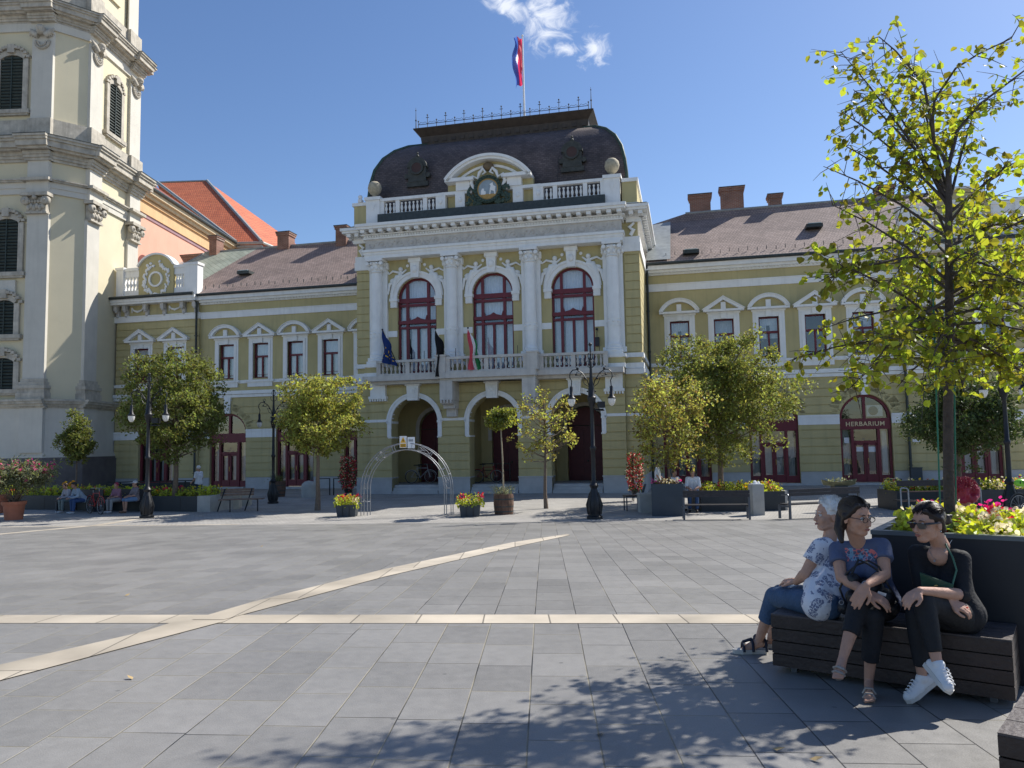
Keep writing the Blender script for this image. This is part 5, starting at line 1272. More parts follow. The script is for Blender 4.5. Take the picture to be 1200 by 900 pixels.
# metal rose arch
pl, pr = G(428.5, 604), G(526, 603.5)
root = empty('metal_arch', (pl+pr)/2, 0, 'galvanised garland arch of paired tubes standing on the square', 'arch')
ax = (pr-pl); hw = ax.length/2; ux = ax.normalized(); a_ = atan2(ux.y, ux.x); root.rotation_euler = (0, 0, a_)
M['galv'] = mat('galvanised_tube', (.30, .31, .33), .45, .2, 10, metal=.6)
g = MB(); y_ = .0
def archpts(r, y): 
    pts = [(-r, y, 0), (-r, y, .5), (-r, y, .95)]; 
    for i in range(1, 20): t = pi-pi*i/20; pts.append((r*cos(t), y, .95+(r*.98)*sin(t)))
    return pts+[(r, y, .95), (r, y, .5), (r, y, 0)]
for y in (-.16, .16):
    for r in (hw+.12, hw-.12): g.tube(archpts(r, y), .016, 6)
g.build('tubes', M['galv'], root, smooth=60)
g = MB()
for y in (-.16, .16):
    A, B = archpts(hw+.12, y), archpts(hw-.12, y)
    for i in range(1, len(A)-1):
        a, b = Vector(A[i]), Vector(B[i]); a2, b2 = Vector(A[i+1]), Vector(B[i+1])
        if i % 3 == 1: g.tube([a, b], .012, 5)
        m1 = (a+b)/2; m2 = (a2+b2)/2
        if i % 3 != 2 and y > 0: continue
        if i not in (1, 2, 7, 8, 14, 15, 20, 21): continue
        g.tube([a.lerp(b, .15), m1.lerp(m2, .5).lerp(b, .5), m2], .008, 4); g.tube([b.lerp(a, .15), m1.lerp(m2, .5).lerp(a, .5), m2], .008, 4)
for A in (archpts(hw+.12, 0), archpts(hw-.12, 0)):
    for i in (1, 8, 14, 20): x, y, z = A[i]; g.tube([(x, -.16, z), (x, .16, z)], .01, 4)
g.build('lattice', M['galv'], root, smooth=60)
sg = empty('warning_sign', (pl+pr)/2+Vector((.02, -.22, .95+hw+.12)), 0, 'yellow triangle warning sign fixed on the crown of the arch', 'sign')
MB().box(-.23, .02, 0, .012, -.2, .22).build('panel', mat('sign_white', (.8, .8, .8), .5, .03), sg)
MB().prism([(-.21, -.02), (.0, -.02), (-.105, .19)], -.006, .0).build('triangle', mat('sign_yellow', (.85, .45, .03), .5, .05), sg)
MB().box(-.12, -.09, -.01, -.005, .02, .1).build('mark', M['iron'], sg); MB().box(-.21, 0, -.006, 0, -.18, -.05).build('caption_band', bpy.data.materials['sign_yellow'], sg)
g = MB()
for k in range(3): g.box(-.19, -.02, -.01, -.004, -.165+k*.035, -.15+k*.035)
g.build('caption', M['iron'], sg)
s2 = empty('notice_sign', (pl+pr)/2+Vector((.17, -.2, .95+hw+.1)), 0, 'plain white notice board beside the yellow warning sign on the arch', 'sign')
MB().box(-.1, .16, 0, .012, -.2, .2).build('panel', bpy.data.materials['sign_white'], s2)
g = MB(); g.box(-.06, .1, -.005, 0, .04, .12); g.build('pictogram', M['galv'], s2)

# ------------------------------------------------------------ lamp posts
def lamp(p, label, H=5.5, scale=1.0, rz=0, floods=False):
    root = empty('street_lamp', p, rz, label, 'street lamp', 'cast-iron street lamps'); root.scale = (scale,)*3
    g = MB(); pr = [(.26, 0), (.26, .08), (.2, .12), (.2, .2), (.23, .28), (.24, .45), (.21, .62), (.15, .8), (.1, .98), (.13, 1.02), (.15, 1.08), (.11, 1.14), (.075, 1.2), (.07, 2.2), (.1, 2.24), (.105, 2.32), (.07, 2.36), (.06, 3.6), (.09, 3.68), (.13, 3.84), (.15, 3.95), (.11, 4.0), (.1, 4.25), (.07, 4.4), (.05, 4.7), (.03, 5.2), (.02, H)]
    g.lathe(pr, n=16)
    for k in range(8):
        a = 2*pi*k/8; g.tube([(.21*cos(a), .21*sin(a), .14), (.25*cos(a), .25*sin(a), .45), (.14*cos(a), .14*sin(a), .85)], [.02, .03, .015], 5)
    g.build('post', M['iron'], root, smooth=45)
    g = MB(); g.ball((0, 0, H), .06, n=8)
    for z, r in ((5.0, .12), (5.25, .07)):
        for s in (-1, 1):
            g.tube([(0, 0, z-.1), (s*r, 0, z), (s*r*1.2, 0, z+.12), (s*r*.7, 0, z+.16)], .014, 5); g.tube([(0, 0, z-.1), (0, s*r, z), (0, s*r*1.2, z+.12), (0, s*r*.7, z+.16)], .014, 5)
    for k in range(4): g.ball((0, 0, 4.6+.17*k), .055-.006*k, n=8)
    g.build('finial', M['iron'], root, smooth=60)
    for s in (-1, 1):
        g = MB(); g.tube([(s*.05, 0, 4.25), (s*.12, 0, 4.5), (s*.28, 0, 4.75), (s*.46, 0, 4.87), (s*.6, 0, 4.86), (s*.69, 0, 4.75), (s*.7, 0, 4.62), (s*.64, 0, 4.5), (s*.66, 0, 4.3)], .019, 6)
        g.tube([(s*.3, 0, 4.76), (s*.36, 0, 4.66), (s*.46, 0, 4.68), (s*.47, 0, 4.78), (s*.4, 0, 4.8)], .012, 5); g.tube([(s*.42, 0, 4.86), (s*.5, 0, 4.98), (s*.42, 0, 5.04), (s*.36, 0, 4.96)], .012, 5)
        g.tube([(s*.08, 0, 4.3), (s*.22, 0, 4.4), (s*.3, 0, 4.6)], .012, 5); g.ball((s*.2, 0, 4.58), .045, n=6); g.ball((s*.13, 0, 4.15), .03, n=6); g.ball((s*.44, 0, 4.9), .05, n=6); g.ball((s*.5, 0, 4.7), .035, n=6); g.tube([(s*.04, 0, 4.1), (s*.13, 0, 4.17)], .012, 4)
        arm = g.build('arm', M['iron'], root, smooth=60)
        x = s*.66
        g = MB(); g.lathe([(.04, 4.32), (.055, 4.28), (.055, 4.05), (.075, 4.03), (.08, 3.98), (.14, 3.93), (.135, 3.9), (.02, 3.91)], (x, 0, 0), 14); g.build('lantern_cap', M['iron'], arm, smooth=45)
        g = MB(); g.lathe([(.02, 3.66), (.07, 3.69), (.11, 3.77), (.125, 3.86), (.12, 3.905)], (x, 0, 0), 14); g.build('lantern_globe', M['globe'], arm, smooth=60)
    if floods:
        g = MB(); g.tube([(0, 0, 3.55), (.38, -.05, 3.55)], .02, 5); g.box(.18, .42, -.15, .1, 3.6, 3.8); g.box(.14, .4, -.1, .08, 3.5, 3.53); g.build('floodlight', M['iron'], root)
    return root
M['globe'] = mat('milky_glass_globe', (.72, .72, .70), .25, .03, 3, trans=.3)
lamp(G(697, 608), 'black cast-iron lamp post standing in front of the right half of the middle block', 5.7, 1.0, 0, True)
lamp(G(172, 607), 'black cast-iron lamp post with two white globes right of the seated couple', 5.5, .97, 0, True)
lamp(G(320, 590), 'dark lamp post in the shade left of the rounded yellow-green tree', 5.45, .94, .5)
lamp(G(1186, 606), 'black lamp post at the right edge beside the parked bicycle', 5.5, .97, .1)

# ------------------------------------------------------------ long planters, benches, bins
def hline(px0, px1, py0, py1): a, b = G(px0, py0), G(px1, py1); d = b-a; return a, d.length, atan2(d.y, d.x)
def long_planter(name, label, pxa, pxb, h, ly, m_, flowers, endcap=None, sz=.1, n=2600):
    a, L, rz = hline(*pxa); mid = a+Vector((cos(rz), sin(rz), 0))*L/2+Vector((-sin(rz), cos(rz), 0))*ly/2
    root = box_planter(name, label, mid, L, ly, h, m_, 0, rz, group='long planters round the square', seams=int(L/1.6))
    if endcap: MB().box(L/2-endcap, L/2+.01, -ly/2-.012, ly/2+.012, 0, h+.01).build('pale_end_panel', M['concrete'], root)
    return mid, L, rz
mid, L, rz = long_planter('long_planter', 'long dark planter along the left, with a pale stone end panel', (-60, 246, 596, 600), None, .62, 1.6, 'plantwall', None, .62)
bed('planter_greenery', 'lime green bedding with a few bright flowers along the left planter', mid+Vector((0, 0, .5)), L-.3, 1.3, .42, 9000, [('lf_lime', .62, 0, 'leaves'), ('lf_mid', .3, 0, 'leaves'), ('fl_red', .02, .6, 'flowers'), ('fl_yel', .012, .7, 'flowers')], 'plants', rz, .1)
mid, L, rz = long_planter('long_planter', 'long dark planter under the largest tree, behind the first slatted bench', (822, 923, 600, 598), None, .66, 1.5, 'plantwall', None, .07)
bed('planter_greenery', 'yellow-green and russet bedding under the largest tree', mid+Vector((0, 0, .52)), L-.2, 1.3, .4, 4200, [('lf_lime', .5, 0, 'leaves'), ('lf_mid', .25, 0, 'leaves'), ('lf_rust', .12, .4, 'leaves'), ('fl_yel', .02, .6, 'flowers'), ('fl_red', .012, .7, 'flowers')], 'plants', rz, .09)
mid, L, rz = long_planter('long_planter', 'long dark planter at the right with mixed flowers, behind the tubular benches', (1052, 1240, 599, 596), None, .66, 1.5, 'plantwall', None, .07)
bed('planter_greenery', 'mixed lime, white, yellow and purple flowers in the right-hand long planter', mid+Vector((0, 0, .52)), L-.2, 1.3, .42, 5200, [('lf_lime', .4, 0, 'leaves'), ('lf_mid', .3, 0, 'leaves'), ('fl_white', .1, .5, 'flowers'), ('fl_yel', .03, .6, 'flowers'), ('fl_red', .02, .6, 'flowers')], 'plants', rz, .09)
# big square planter box with the rusty tree
a, L, rz = hline(768, 806, 605, 605)
box_planter('square_planter_box', 'tall slate-grey planter box holding the rusty tree', a+Vector((L/2*cos(rz), L/2*sin(rz)+.55, 0)), L, 1.1, 1.06, mat('slate_grey_box', (.04, .055, .072), .5, .1, 3), 0, rz)
bed('box_flowers', 'orange-pink flowers edging the tall planter box', a+Vector((L/2, .5, 1.0)), L*.95, .9, .2, 260, [('lf_rust', .4, 0, 'leaves'), ('fl_pink', .1, .3, 'flowers'), ('fl_white', .2, .3, 'flowers')], 'flowers', rz, .08)
p = G(762, 601); g = MB().box(-.34, .3, 0, .6, 0, .58); g.box(-.36, .32, -.02, .62, .58, .66); o = g.build('concrete_block', M['concrete'], None, p); tag(o, 'low concrete block between the flower column and the tall planter box', 'block')
p = G(889.5, 604); root = empty('concrete_bin', p, .05, 'pale concrete pillar bin at the end of the first slatted bench', 'bin'); MB().box(-.18, .2, 0, .4, 0, 1.0).build('pillar', M['concrete'], root); g = MB(); g.box(-.12, .14, .05, .35, 1.0, 1.03); g.ball((-.02, .2, 1.06), .07, n=6); g.ball((.1, .2, 1.05), .05, n=6); g.build('rubbish', M['curtain'], root)
def slat_bench(pa, pb, label, grp='slatted benches on the right'):
    a, b = G(*pa), G(*pb); d = b-a; L = d.length; rz = atan2(d.y, d.x)
    root = empty('bench', a, rz, label, 'bench', grp)
    # seen from behind: steel frames at the ends, one wide back board, slim seat slats on the far side
    for x in (0, L):
        g = MB(); g.box(x-.03, x+.03, 0, .06, 0, .7); g.box(x-.025, x+.025, .06, .56, .36, .41); g.box(x-.03, x+.03, .5, .56, 0, .36)
        g.tube([(x, .03, .68), (x, .1, .74), (x, .4, .72)], .025, 6); g.build('frame', M['steel'], root)
    for z0, z1 in ((.70, .79), (.80, .90)):
        MB().box(-.02, L+.02, -.02, .03, z0, z1).build('backrest_board', M['slat'], root)
    for y in (.08, .2, .32, .44): MB().box(0, L, y, y+.09, .42, .455).build('seat_slat', M['slat'], root)
    return root
M['steel'] = mat('grey_steel', (.10, .11, .13), .4, .15, 6, metal=.5)
M['slat'] = mat('dark_stained_slats', (.03, .027, .032), .5, .3, 8, .2, 20)
slat_bench((802, 609.5), (879, 609), 'dark slatted bench seen from behind, in front of the seated man in the white tee')
slat_bench((927, 609), (1008, 606), 'dark slatted bench seen from behind, just above the white-haired woman')
# benches made of tube hoops near the right planter
for (pa, pb, lab) in (((1057, 604), (1151, 602), 'dark bench with bent tube armrests behind the woman in sunglasses'),):
    a, b = G(*pa), G(*pb); d = b-a; L = d.length; root = empty('bench', a, atan2(d.y, d.x), lab, 'bench', 'slatted benches on the right')
    for x in (0, L-.25):
        MB().tube([(x, 0, 0), (x, 0, .82), (x+.03, 0, .86), (x+.2, 0, .84), (x+.24, 0, .8), (x+.24, 0, 0)], .025, 8).build('armrest_hoop', M['galv'], root, smooth=60)
    for z in (.42, .72): MB().box(.0, L, .03, .07, z, z+.035).build('rail', mat('rusty_rail', (.2, .12, .09), .6), root)
    MB().box(.0, L, .1, .5, .42, .46).build('seat', M['slat'], root)
    MB().box(-.05, L+.05, .09, .13, .9, 1.08).build('backrest_board', M['slat'], root)
# litter bins on the right
p = G(1051, 592); root = empty('litter_bin', p, .1, 'dark litter bin with a white notice, right of the white-haired woman', 'bin')
MB().box(-.2, .22, 0, .4, .08, .92).build('body', M['greybox'], root); MB().box(-.22, .24, -.02, .42, .9, .95).build('lid', M['plantwall'], root); MB().box(-.1, .1, -.008, 0, .35, .75).build('notice', M['curtain'], root); MB().box(-.06, .06, -.012, -.006, .5, .62).build('notice_mark', M['gutter'], root); MB().box(-.14, .16, .06, .34, 0, .08).build('foot', M['iron'], root)
g = MB().box(-.27, .27, 0, .3, 0, .86); g.box(-.29, .29, -.02, .32, .86, .9); o = g.build('utility_cabinet', M['greybox'], None, HL(21.05, SET-.6, 0), -HA); tag(o, 'grey utility cabinet against the wall beside the shop downpipe', 'cabinet')
# boat-shaped trough on a pedestal
p = G(985, 599); root = empty('boat_trough', p, .05, 'boat-shaped wooden trough on a dark stand behind the second bench', 'planter')
g = MB(); n = 13; v = []; 
for i in range(n):
    t = -1+2*i/(n-1); w_ = .2*(1-t*t)**.5+.01; x = t*.62; zt = .98+.1*t*t; v += [(x, -w_, zt), (x*.9, -w_*.45, .84+.05*t*t), (x*.9, w_*.45, .84+.05*t*t), (x, w_, zt)]
g.add(v, [(4*i+j, 4*i+j+1, 4*i+5+j, 4*i+4+j) for i in range(n-1) for j in range(3)]); g.build('hull', mat('mossy_wood', (.17, .16, .09), .85, .3, 8), root)
MB().box(-.22, .22, -.18, .18, 0, .86).build('stand', M['plantwall'], root); P = np.stack([NR.uniform(-.4, .4, 90), NR.uniform(-.1, .1, 90), NR.uniform(.92, 1.12, 90)], 1); leaf_object('plants', P, .08, M['lf_grey'], root, (0, 0, 0))
# flower columns
def flower_column(p, h, r, label):
    root = empty('flower_column', p, 0, label, 'flower column', 'columns of red flowers by the block')
    g = MB()
    for k in range(3): a = 2*pi*k/3; g.tube([(r*.7*cos(a), r*.7*sin(a), 0), (r*.5*cos(a), r*.5*sin(a), .35), (r*.5*cos(a), r*.5*sin(a), h)], .02, 5)
    g.lathe([(r*.45, .3), (r*.6, .5)], n=12); g.build('stand', M['iron'], root)
    n = 1500; t = NR.uniform(0, 2*pi, n); z = NR.uniform(.45, h, n); rr = r*(.9+.12*np.sin(z*7+t*2))*np.where(z < .75, .65+(z-.45), 1)*np.where(z > h-.2, .8, 1)
    P = np.stack([rr*np.cos(t)+NR.normal(size=n)*.03, rr*np.sin(t)+NR.normal(size=n)*.03, z], 1)
    leaf_object('leaves', P[:650], .1, M['lf_dark'], root, (0, 0, 0)); leaf_object('flowers', P[650:1250], .085, M['fl_red'], root, (0, 0, 0)); leaf_object('flowers', P[1250:], .08, M['fl_white'], root, (0, 0, 0))
flower_column(G(745, 587), 2.0, .33, 'tall column of red and white flowers at the right corner of the middle block')
flower_column(G(408, 585), 2.05, .36, 'tall column of red flowers in the shade at the left corner of the middle block')
# metal chair-bench by the right flower column
p = G(735, 599); root = empty('seat_bench', p, .1, 'small steel bench standing in front of the right flower column', 'bench')
for x in (0, .5, ): g = MB(); g.box(x-.02, x+.02, 0, .04, 0, .5); g.box(x-.02, x+.02, .4, .44, 0, .5); g.build('leg', M['steel'], root)
MB().box(-.04, .6, -.02, .46, .5, .55).build('seat', M['slat'], root); MB().add([(.5, .0, .5), (.58, .0, .5), (.74, .0, .95), (.66, .0, .95), (.5, .05, .5), (.58, .05, .5), (.74, .05, .95), (.66, .05, .95)], [(0, 1, 2, 3), (4, 7, 6, 5), (0, 4, 5, 1), (1, 5, 6, 2), (2, 6, 7, 3), (3, 7, 4, 0)]).build('back_frame', M['steel'], root)
# left: reclining wooden bench, white blocks, bollard, hoops, railing
p = G(254, 600); rz = .18
root = empty('park_bench', p, rz, 'brown wooden bench with dark angled legs right of the left planter', 'bench')
for x in (.1, 1.15):
    g = MB(); g.tube([(x-.1, .12, 0), (x+.12, .5, .88)], .028, 6); g.build('back_leg', M['iron'], root, smooth=60); g = MB(); g.tube([(x+.45, -.3, 0), (x+.45, -.3, .46), (x+.02, .3, .46)], .025, 6); g.build('front_leg', M['iron'], root, smooth=60)
g = MB(); 
for k in range(3): g.box(.05, 1.35, .42+.04*k, .46+.04*k, .6+.1*k, .685+.1*k)
g.build('backrest', mat('brown_bench_wood', (.20, .135, .10), .7, .3, 8, .3, 20), root)
g = MB()
for k in range(4): g.box(.1, 1.8, -.3+.14*k, -.19+.14*k, .46, .5)
g.build('seat', bpy.data.materials['brown_bench_wood'], root)
for (px, py, w_, h, lab) in ((260, 598, 1.0, .55, 'low cream stone block under the brown wooden bench'), (283, 594, .32, .72, 'narrow white stone post behind the brown wooden bench')):
    g = MB().box(-w_/2, w_/2, 0, .5, 0, h-.04); g.box(-w_/2-.02, w_/2+.02, -.02, .52, h-.04, h); o = g.build('stone_block', mat('cream_stone', (.52, .47, .38), .8, .12, 4), None, G(px, py)+Vector((0, .5, 0)), .1); tag(o, lab, 'stone block')
g = MB(); g.lathe([(.38, 0), (.38, .55), (.34, .68), (.2, .8), (.02, .84)], n=20); o = g.build('stone_bollard', M['concrete'], None, G(362, 583), smooth=50); tag(o, 'rounded stone bollard in the shade before the wing door', 'bollard')
for px, lab in ((372.5, 'left'), (391, 'right')):
    g = MB(); g.tube([(0, 0, 0), (0, 0, .86), (.62, .0, .86), (.62, .0, 0)], .035, 8); o = g.build('bike_hoop', M['iron'], None, G(px, 580.5), smooth=50); tag(o, '%s of the two black cycle hoops behind the yellow-green tree' % lab, 'cycle hoop', 'cycle hoops')
# cafe railing behind the left planter
a, b = G(125, 591), G(232, 588); d = b-a; root = empty('terrace_railing', a, atan2(d.y, d.x), 'dark low railing of the terrace behind the seated couple', 'railing'); L = d.length
n = 7
for k in range(n+1): MB().box(L*k/n-.03, L*k/n+.03, -.03, .03, 0, 1.05).build('post', M['iron'], root)
MB().box(0, L, -.02, .02, 1.0, 1.05).build('top_rail', M['iron'], root); MB().box(0, L, -.008, .008, .12, .96).build('panel', mat('smoked_panel', (.03, .035, .04), .3, .1), root)

# oleander in a terracotta pot
def pot(p, r, h, label): 
    root = empty('terracotta_pot', p, 0, label, 'flower pot', 'terracotta pots'); g = MB(); g.lathe([(r*.78, 0), (r*.95, h*.82), (r*1.08, h*.82), (r*1.1, h), (r*.98, h), (r*.95, h*.9)], n=22); g.build('pot', M['terracotta'], root, smooth=40); MB().lathe([(r*.96, h*.9), (.02, h*.92)], n=16).build('soil', M['soil'], root); return root
p = G(16, 609); pot(p, .38, .68, 'terracotta pot under the pink oleander at the lower left'); pot(G(-3, 601), .4, .75, 'second terracotta pot cut by the left edge')
root = empty('oleander', p+Vector((0, 0, .6)), 0, 'spreading oleander bush with pink flowers in the terracotta pot', 'bush'); g = MB(); tips = []
for k in range(40):
    a = R.uniform(0, 2*pi); e = R.uniform(.25, 1.45); zt = R.uniform(.75, 1.5)*(1.15-.25*e/1.4); x, y = e*cos(a), e*.8*sin(a)
    g.tube([(R.uniform(-.12, .12), R.uniform(-.12, .12), 0), (x*.35, y*.35, zt*.45), (x, y, zt)], [.016, .012, .005], 4); tips.append((x, y, zt)); tips.append((x*.7, y*.7, zt*.8))
g.build('stems', M['bark'], root)
P = np.concatenate([np.array(t)+NR.normal(size=(55, 3))*[.14, .14, .13] for t in tips]); leaf_object('leaves', P, .15, M['lf_grey'], root, (0, 0, 0), aspect=.28); leaf_object('leaves', P[::3], .15, M['lf_mid'], root, (0, 0, 0), aspect=.28)
P = np.concatenate([np.array(t)+NR.normal(size=(9, 3))*[.06, .06, .05]+[0, 0, .1] for t in tips[::2]]); leaf_object('flowers', P, .1, M['fl_pink'], root, (0, 0, 0), aspect=.9)
for (px, lab) in ((74, 'bright yellow flower clump behind the capped old man'),):
    q = G(px, 598)+Vector((0, .5, .95)); bed('yellow_flowers', lab, q, .5, .3, .25, 60, [('fl_yel', 1, .3, 'flowers')], 'flowers', 0, .12)

# ------------------------------------------------------------ bicycles
def bicycle(name, label, p, rz, frame_m, sc=1.0):
    root = empty(name, p, rz, label, 'bicycle', 'bicycles round the square'); root.scale = (sc,)*3; r = .34
    for x in (-.52, .52):
        g = MB(); n = 28
        g.tube([(x+r*cos(2*pi*i/n), 0, r+r*sin(2*pi*i/n)) for i in range(n+1)], .02, 6); wh = g.build('wheel', M['tyre'], root, smooth=60)
        g = MB(); g.tube([(x+(r-.03)*cos(2*pi*i/n), 0, r+(r-.03)*sin(2*pi*i/n)) for i in range(n+1)], .011, 5); g.build('rim', M['galv'], wh, smooth=60)
        g = MB()
        for i in range(16): g.tube([(x, .02*(-1)**i, r), (x+(r-.03)*cos(2*pi*i/16), 0, r+(r-.03)*sin(2*pi*i/16))], .003, 3)
        g.lathe([(.025, -.04), (.025, .04)], (x, 0, r), 8, 0, (0, 1, 0)); g.build('spokes', M['galv'], wh)
    g = MB(); T = lambda *q: g.tube(q, .017, 7)
    bb, hd, st, rw, fw = (-.05, 0, .3), (.38, 0, .82), (-.2, 0, .82), (-.52, 0, r), (.52, 0, r)
    T(bb, (.4, 0, .72)); T(st, hd); T(bb, st); T((.36, 0, .9), (.42, 0, .66)); g.tube([(.42, .05, .66), (.52, .05, r)], .012, 6); g.tube([(.42, -.05, .66), (.52, -.05, r)], .012, 6)
    for s in (-.05, .05): g.tube([bb, (-.52, s, r)], .01, 5); g.tube([st, (-.52, s, r)], .01, 5)
    g.build('frame', frame_m, root, smooth=60)
    MB().tube([(-.2, 0, .82), (-.23, 0, .95)], .014, 6).build('seat_post', M['galv'], root); g = MB(); g.prismz([(-.38, -.08), (-.2, -.05), (-.08, -.015), (-.08, .015), (-.2, .05), (-.38, .08)], .95, 1.0); g.build('saddle', M['tyre'], root)
    g = MB(); g.tube([(.36, 0, .9), (.35, 0, 1.02)], .014, 6); g.tube([(.25, -.28, 1.03), (.33, -.12, 1.04), (.35, 0, 1.02), (.33, .12, 1.04), (.25, .28, 1.03)], .013, 6); g.build('handlebar', M['galv'], root, smooth=60)
    g = MB(); g.lathe([(.08, -.01), (.08, .01)], (-.05, .05, .3), 16, 0, (0, 1, 0)); g.tube([(-.05, .08, .3), (.08, .08, .2)], .01, 5); g.tube([(-.05, -.08, .3), (-.18, -.08, .4)], .01, 5); g.box(.03, .13, .08, .16, .18, .21); g.box(-.23, -.13, -.16, -.08, .39, .42); g.build('crankset', M['iron'], root)
    g = MB(); n = 12
    for x in (-.52, .52): g.tube([(x+(r+.035)*cos(pi*(.1+.8*i/n)), 0, r+(r+.035)*sin(pi*(.1+.8*i/n))) for i in range(n+1)], .016, 5)
    g.build('mudguards', frame_m, root, smooth=60); return root
M['tyre'] = mat('black_rubber', (.02, .02, .02), .8, .2, 8)
redm = mat('red_bike_paint', (.35, .03, .03), .35, .1); blk = mat('black_bike_paint', (.03, .03, .035), .35, .1); whm = mat('pale_bike_paint', (.4, .4, .42), .35, .1)
bicycle('bicycle', 'red bicycle leaning between the two seated couples', G(107, 602)+Vector((.2, -.1, 0)), -.7, redm)
bicycle('bicycle', 'pale-framed bicycle parked inside the left porch arch', HL(-4.6, 1.9, .46), -HA+.1, whm)
bicycle('bicycle', 'dark bicycle parked inside the middle porch arch', HL(-.9, 2.0, .46), -HA+.1, redm)
bicycle('bicycle', 'bicycle cut by the right edge beside the lamp post', G(1190, 607)+Vector((.62, .1, 0)), .25, blk)
hm = empty('cycle_helmet', G(1197, 607)+Vector((.12, .1, 1.0)), 0, 'lime green cycle helmet hanging on the bicycle at the right edge', 'helmet')
g = MB(); g.ball((0, 0, 0), .16, (1.2, .9, .75), 14); g.build('shell', mat('lime_plastic', (.25, .62, .05), .3, .05), hm, smooth=60)
g = MB()
for k in range(4): g.ball((-.1+.08*k, -.13, .02), .035, (.5, .4, 1.4), 6)
g.build('vents', M['iron'], hm)
for q in (-4.6, -.9):                               # benches/tables inside the porch
    root = empty('porch_rack', HL(q+.3, 2.9, .46), -HA, 'dark rack behind the bicycle in the %s porch arch' % ('left' if q < -2 else 'middle'), 'rack', 'racks in the porch')
    MB().box(-.8, .8, -.02, .02, .95, 1.0).build('rail', M['iron'], root)
    for x in (-.75, 0, .75): MB().box(x-.025, x+.025, -.02, .02, 0, .95).build('post', M['iron'], root)
    MB().box(-.8, .8, -.02, .02, .6, .64).build('rail', M['iron'], root)

# ------------------------------------------------------------ foreground: bench, big planter, near tree
E1 = Vector((.811, -.585, 0)).normalized(); E2 = Vector((.585, .811, 0)).normalized(); ER = atan2(E1.y, E1.x)
F0 = Vector((1.80, 5.62, 0))
M['deck'] = mat('dark_brown_boards', (.042, .028, .024), .5, .3, 5, .3, 30, streak=0)
M['deckworn'] = mat('worn_board_tops', (.075, .06, .058), .55, .3, 6, .3, 40)
def block_bench(p, L, D, label, H=.405, rz=None):
    root = empty('block_bench', p, ER if rz is None else rz, label, 'bench', 'slatted block benches at the big planter')
    MB().box(.03, L-.03, .03, D-.03, .06, H-.03).build('core', M['room'], root)
    for k in range(4): z = .05+k*.088; MB().box(0, L, 0, .028, z, z+.08).build('front_board', M['deck'], root); MB().box(L-.028, L, .03, D, z, z+.08).build('end_board', M['deck'], root); MB().box(0, .028, .03, D, z, z+.08).build('end_board', M['deck'], root); MB().box(.03, L-.03, D-.028, D, z, z+.08).build('back_board', M['deck'], root)
    n = 5; w_ = D/n
    for k in range(n): MB().box(0, L, k*w_+.004, (k+1)*w_-.004, H-.03+.0, H).build('seat_board', M['deckworn'], root)
    for x in (.1, L-.14):
        for y in (.08, D-.12): MB().box(x, x+.04, y, y+.04, 0, .06).build('foot', M['steel'], root)
    return root
block_bench(F0, 1.44, .5, 'dark brown slatted bench on which the three women sit')
block_bench(Vector((1.982, 3.329, 0)), 1.4, 1.0, 'corner of a second dark slatted bench at the lower right corner', rz=atan2(-.657, .754))
PC = Vector((2.592, 5.727, 0))                       # front left corner of the big planter
pw, pd, ph = 1.02, 1.8, .965
root = empty('big_planter', PC, ER, 'tall charcoal planter full of flowers behind the seated women', 'planter')
g = MB(); t = .045
g.box(0, pw, 0, t, 0, ph-.03); g.box(0, pw, pd-t, pd, 0, ph-.03); g.box(0, t, t, pd-t, 0, ph-.03); g.box(pw-t, pw, t, pd-t, 0, ph-.03); g.build('box', mat('charcoal_powder_coat', (.018, .020, .026), .45, .1, 3), root)
g = MB(); g.box(-.006, pw+.006, -.006, t+.02, ph-.03, ph); g.box(-.006, pw+.006, pd-t-.02, pd+.006, ph-.03, ph); g.box(-.006, t+.02, t+.02, pd-t-.02, ph-.03, ph); g.box(pw-t-.02, pw+.006, t+.02, pd-t-.02, ph-.03, ph); g.build('rim', mat('planter_rim', (.11, .13, .15), .35, .1, 4, metal=.3), root)
MB().box(t, pw-t, t, pd-t, ph-.25, ph-.1).build('soil', M['soil'], root)
def loc(s, b, z=0): return PC+E1*s+E2*b+Vector((0, 0, z))
def across(px, py, b):                          # distance along the planter front where a pixel column meets depth b
    r = raydir(px, py); q = PC+E2*b; return (q.y*r.x-q.x*r.y)/(E1.x*r.y-E1.y*r.x)
fl = empty('planter_flowers', loc(pw/2, pd/2, ph-.1), ER, 'lime, cream, red and pink begonias filling the big charcoal planter', 'flowers')
def scat(n, z0, z1, k=1.0, cl=40):
    c = NR.uniform(-.5, .5, (cl, 2)); j = NR.integers(0, cl, n); P = np.stack([c[j, 0]*(pw-.12)*k+NR.normal(size=n)*.035, c[j, 1]*(pd-.12)*k+NR.normal(size=n)*.035, NR.uniform(z0, z1, n)+.04*np.sin(j*2.1)], 1)
    P[:, 0] = np.clip(P[:, 0], -pw/2+.03, pw/2-.03); P[:, 1] = np.clip(P[:, 1], -pd/2+.03, pd/2-.03); return P
leaf_object('leaves', scat(3600, -.02, .15, 1, 90), .05, M['lf_lime'], fl, (0, 0, 0), aspect=.85, hexa=True); leaf_object('leaves', scat(1800, -.04, .1, 1, 60), .05, M['lf_mid'], fl, (0, 0, 0), aspect=.85, hexa=True)
leaf_object('flowers', scat(800, .06, .17, 1, 22), .036, M['fl_white'], fl, (0, 0, 0), aspect=.95, hexa=True); leaf_object('flowers', scat(380, .07, .17, 1, 9), .036, M['fl_red'], fl, (0, 0, 0), aspect=.95, hexa=True); leaf_object('flowers', scat(60, .1, .2, 1, 5), .036, M['fl_pink'], fl, (0, 0, 0), aspect=.95, hexa=True)
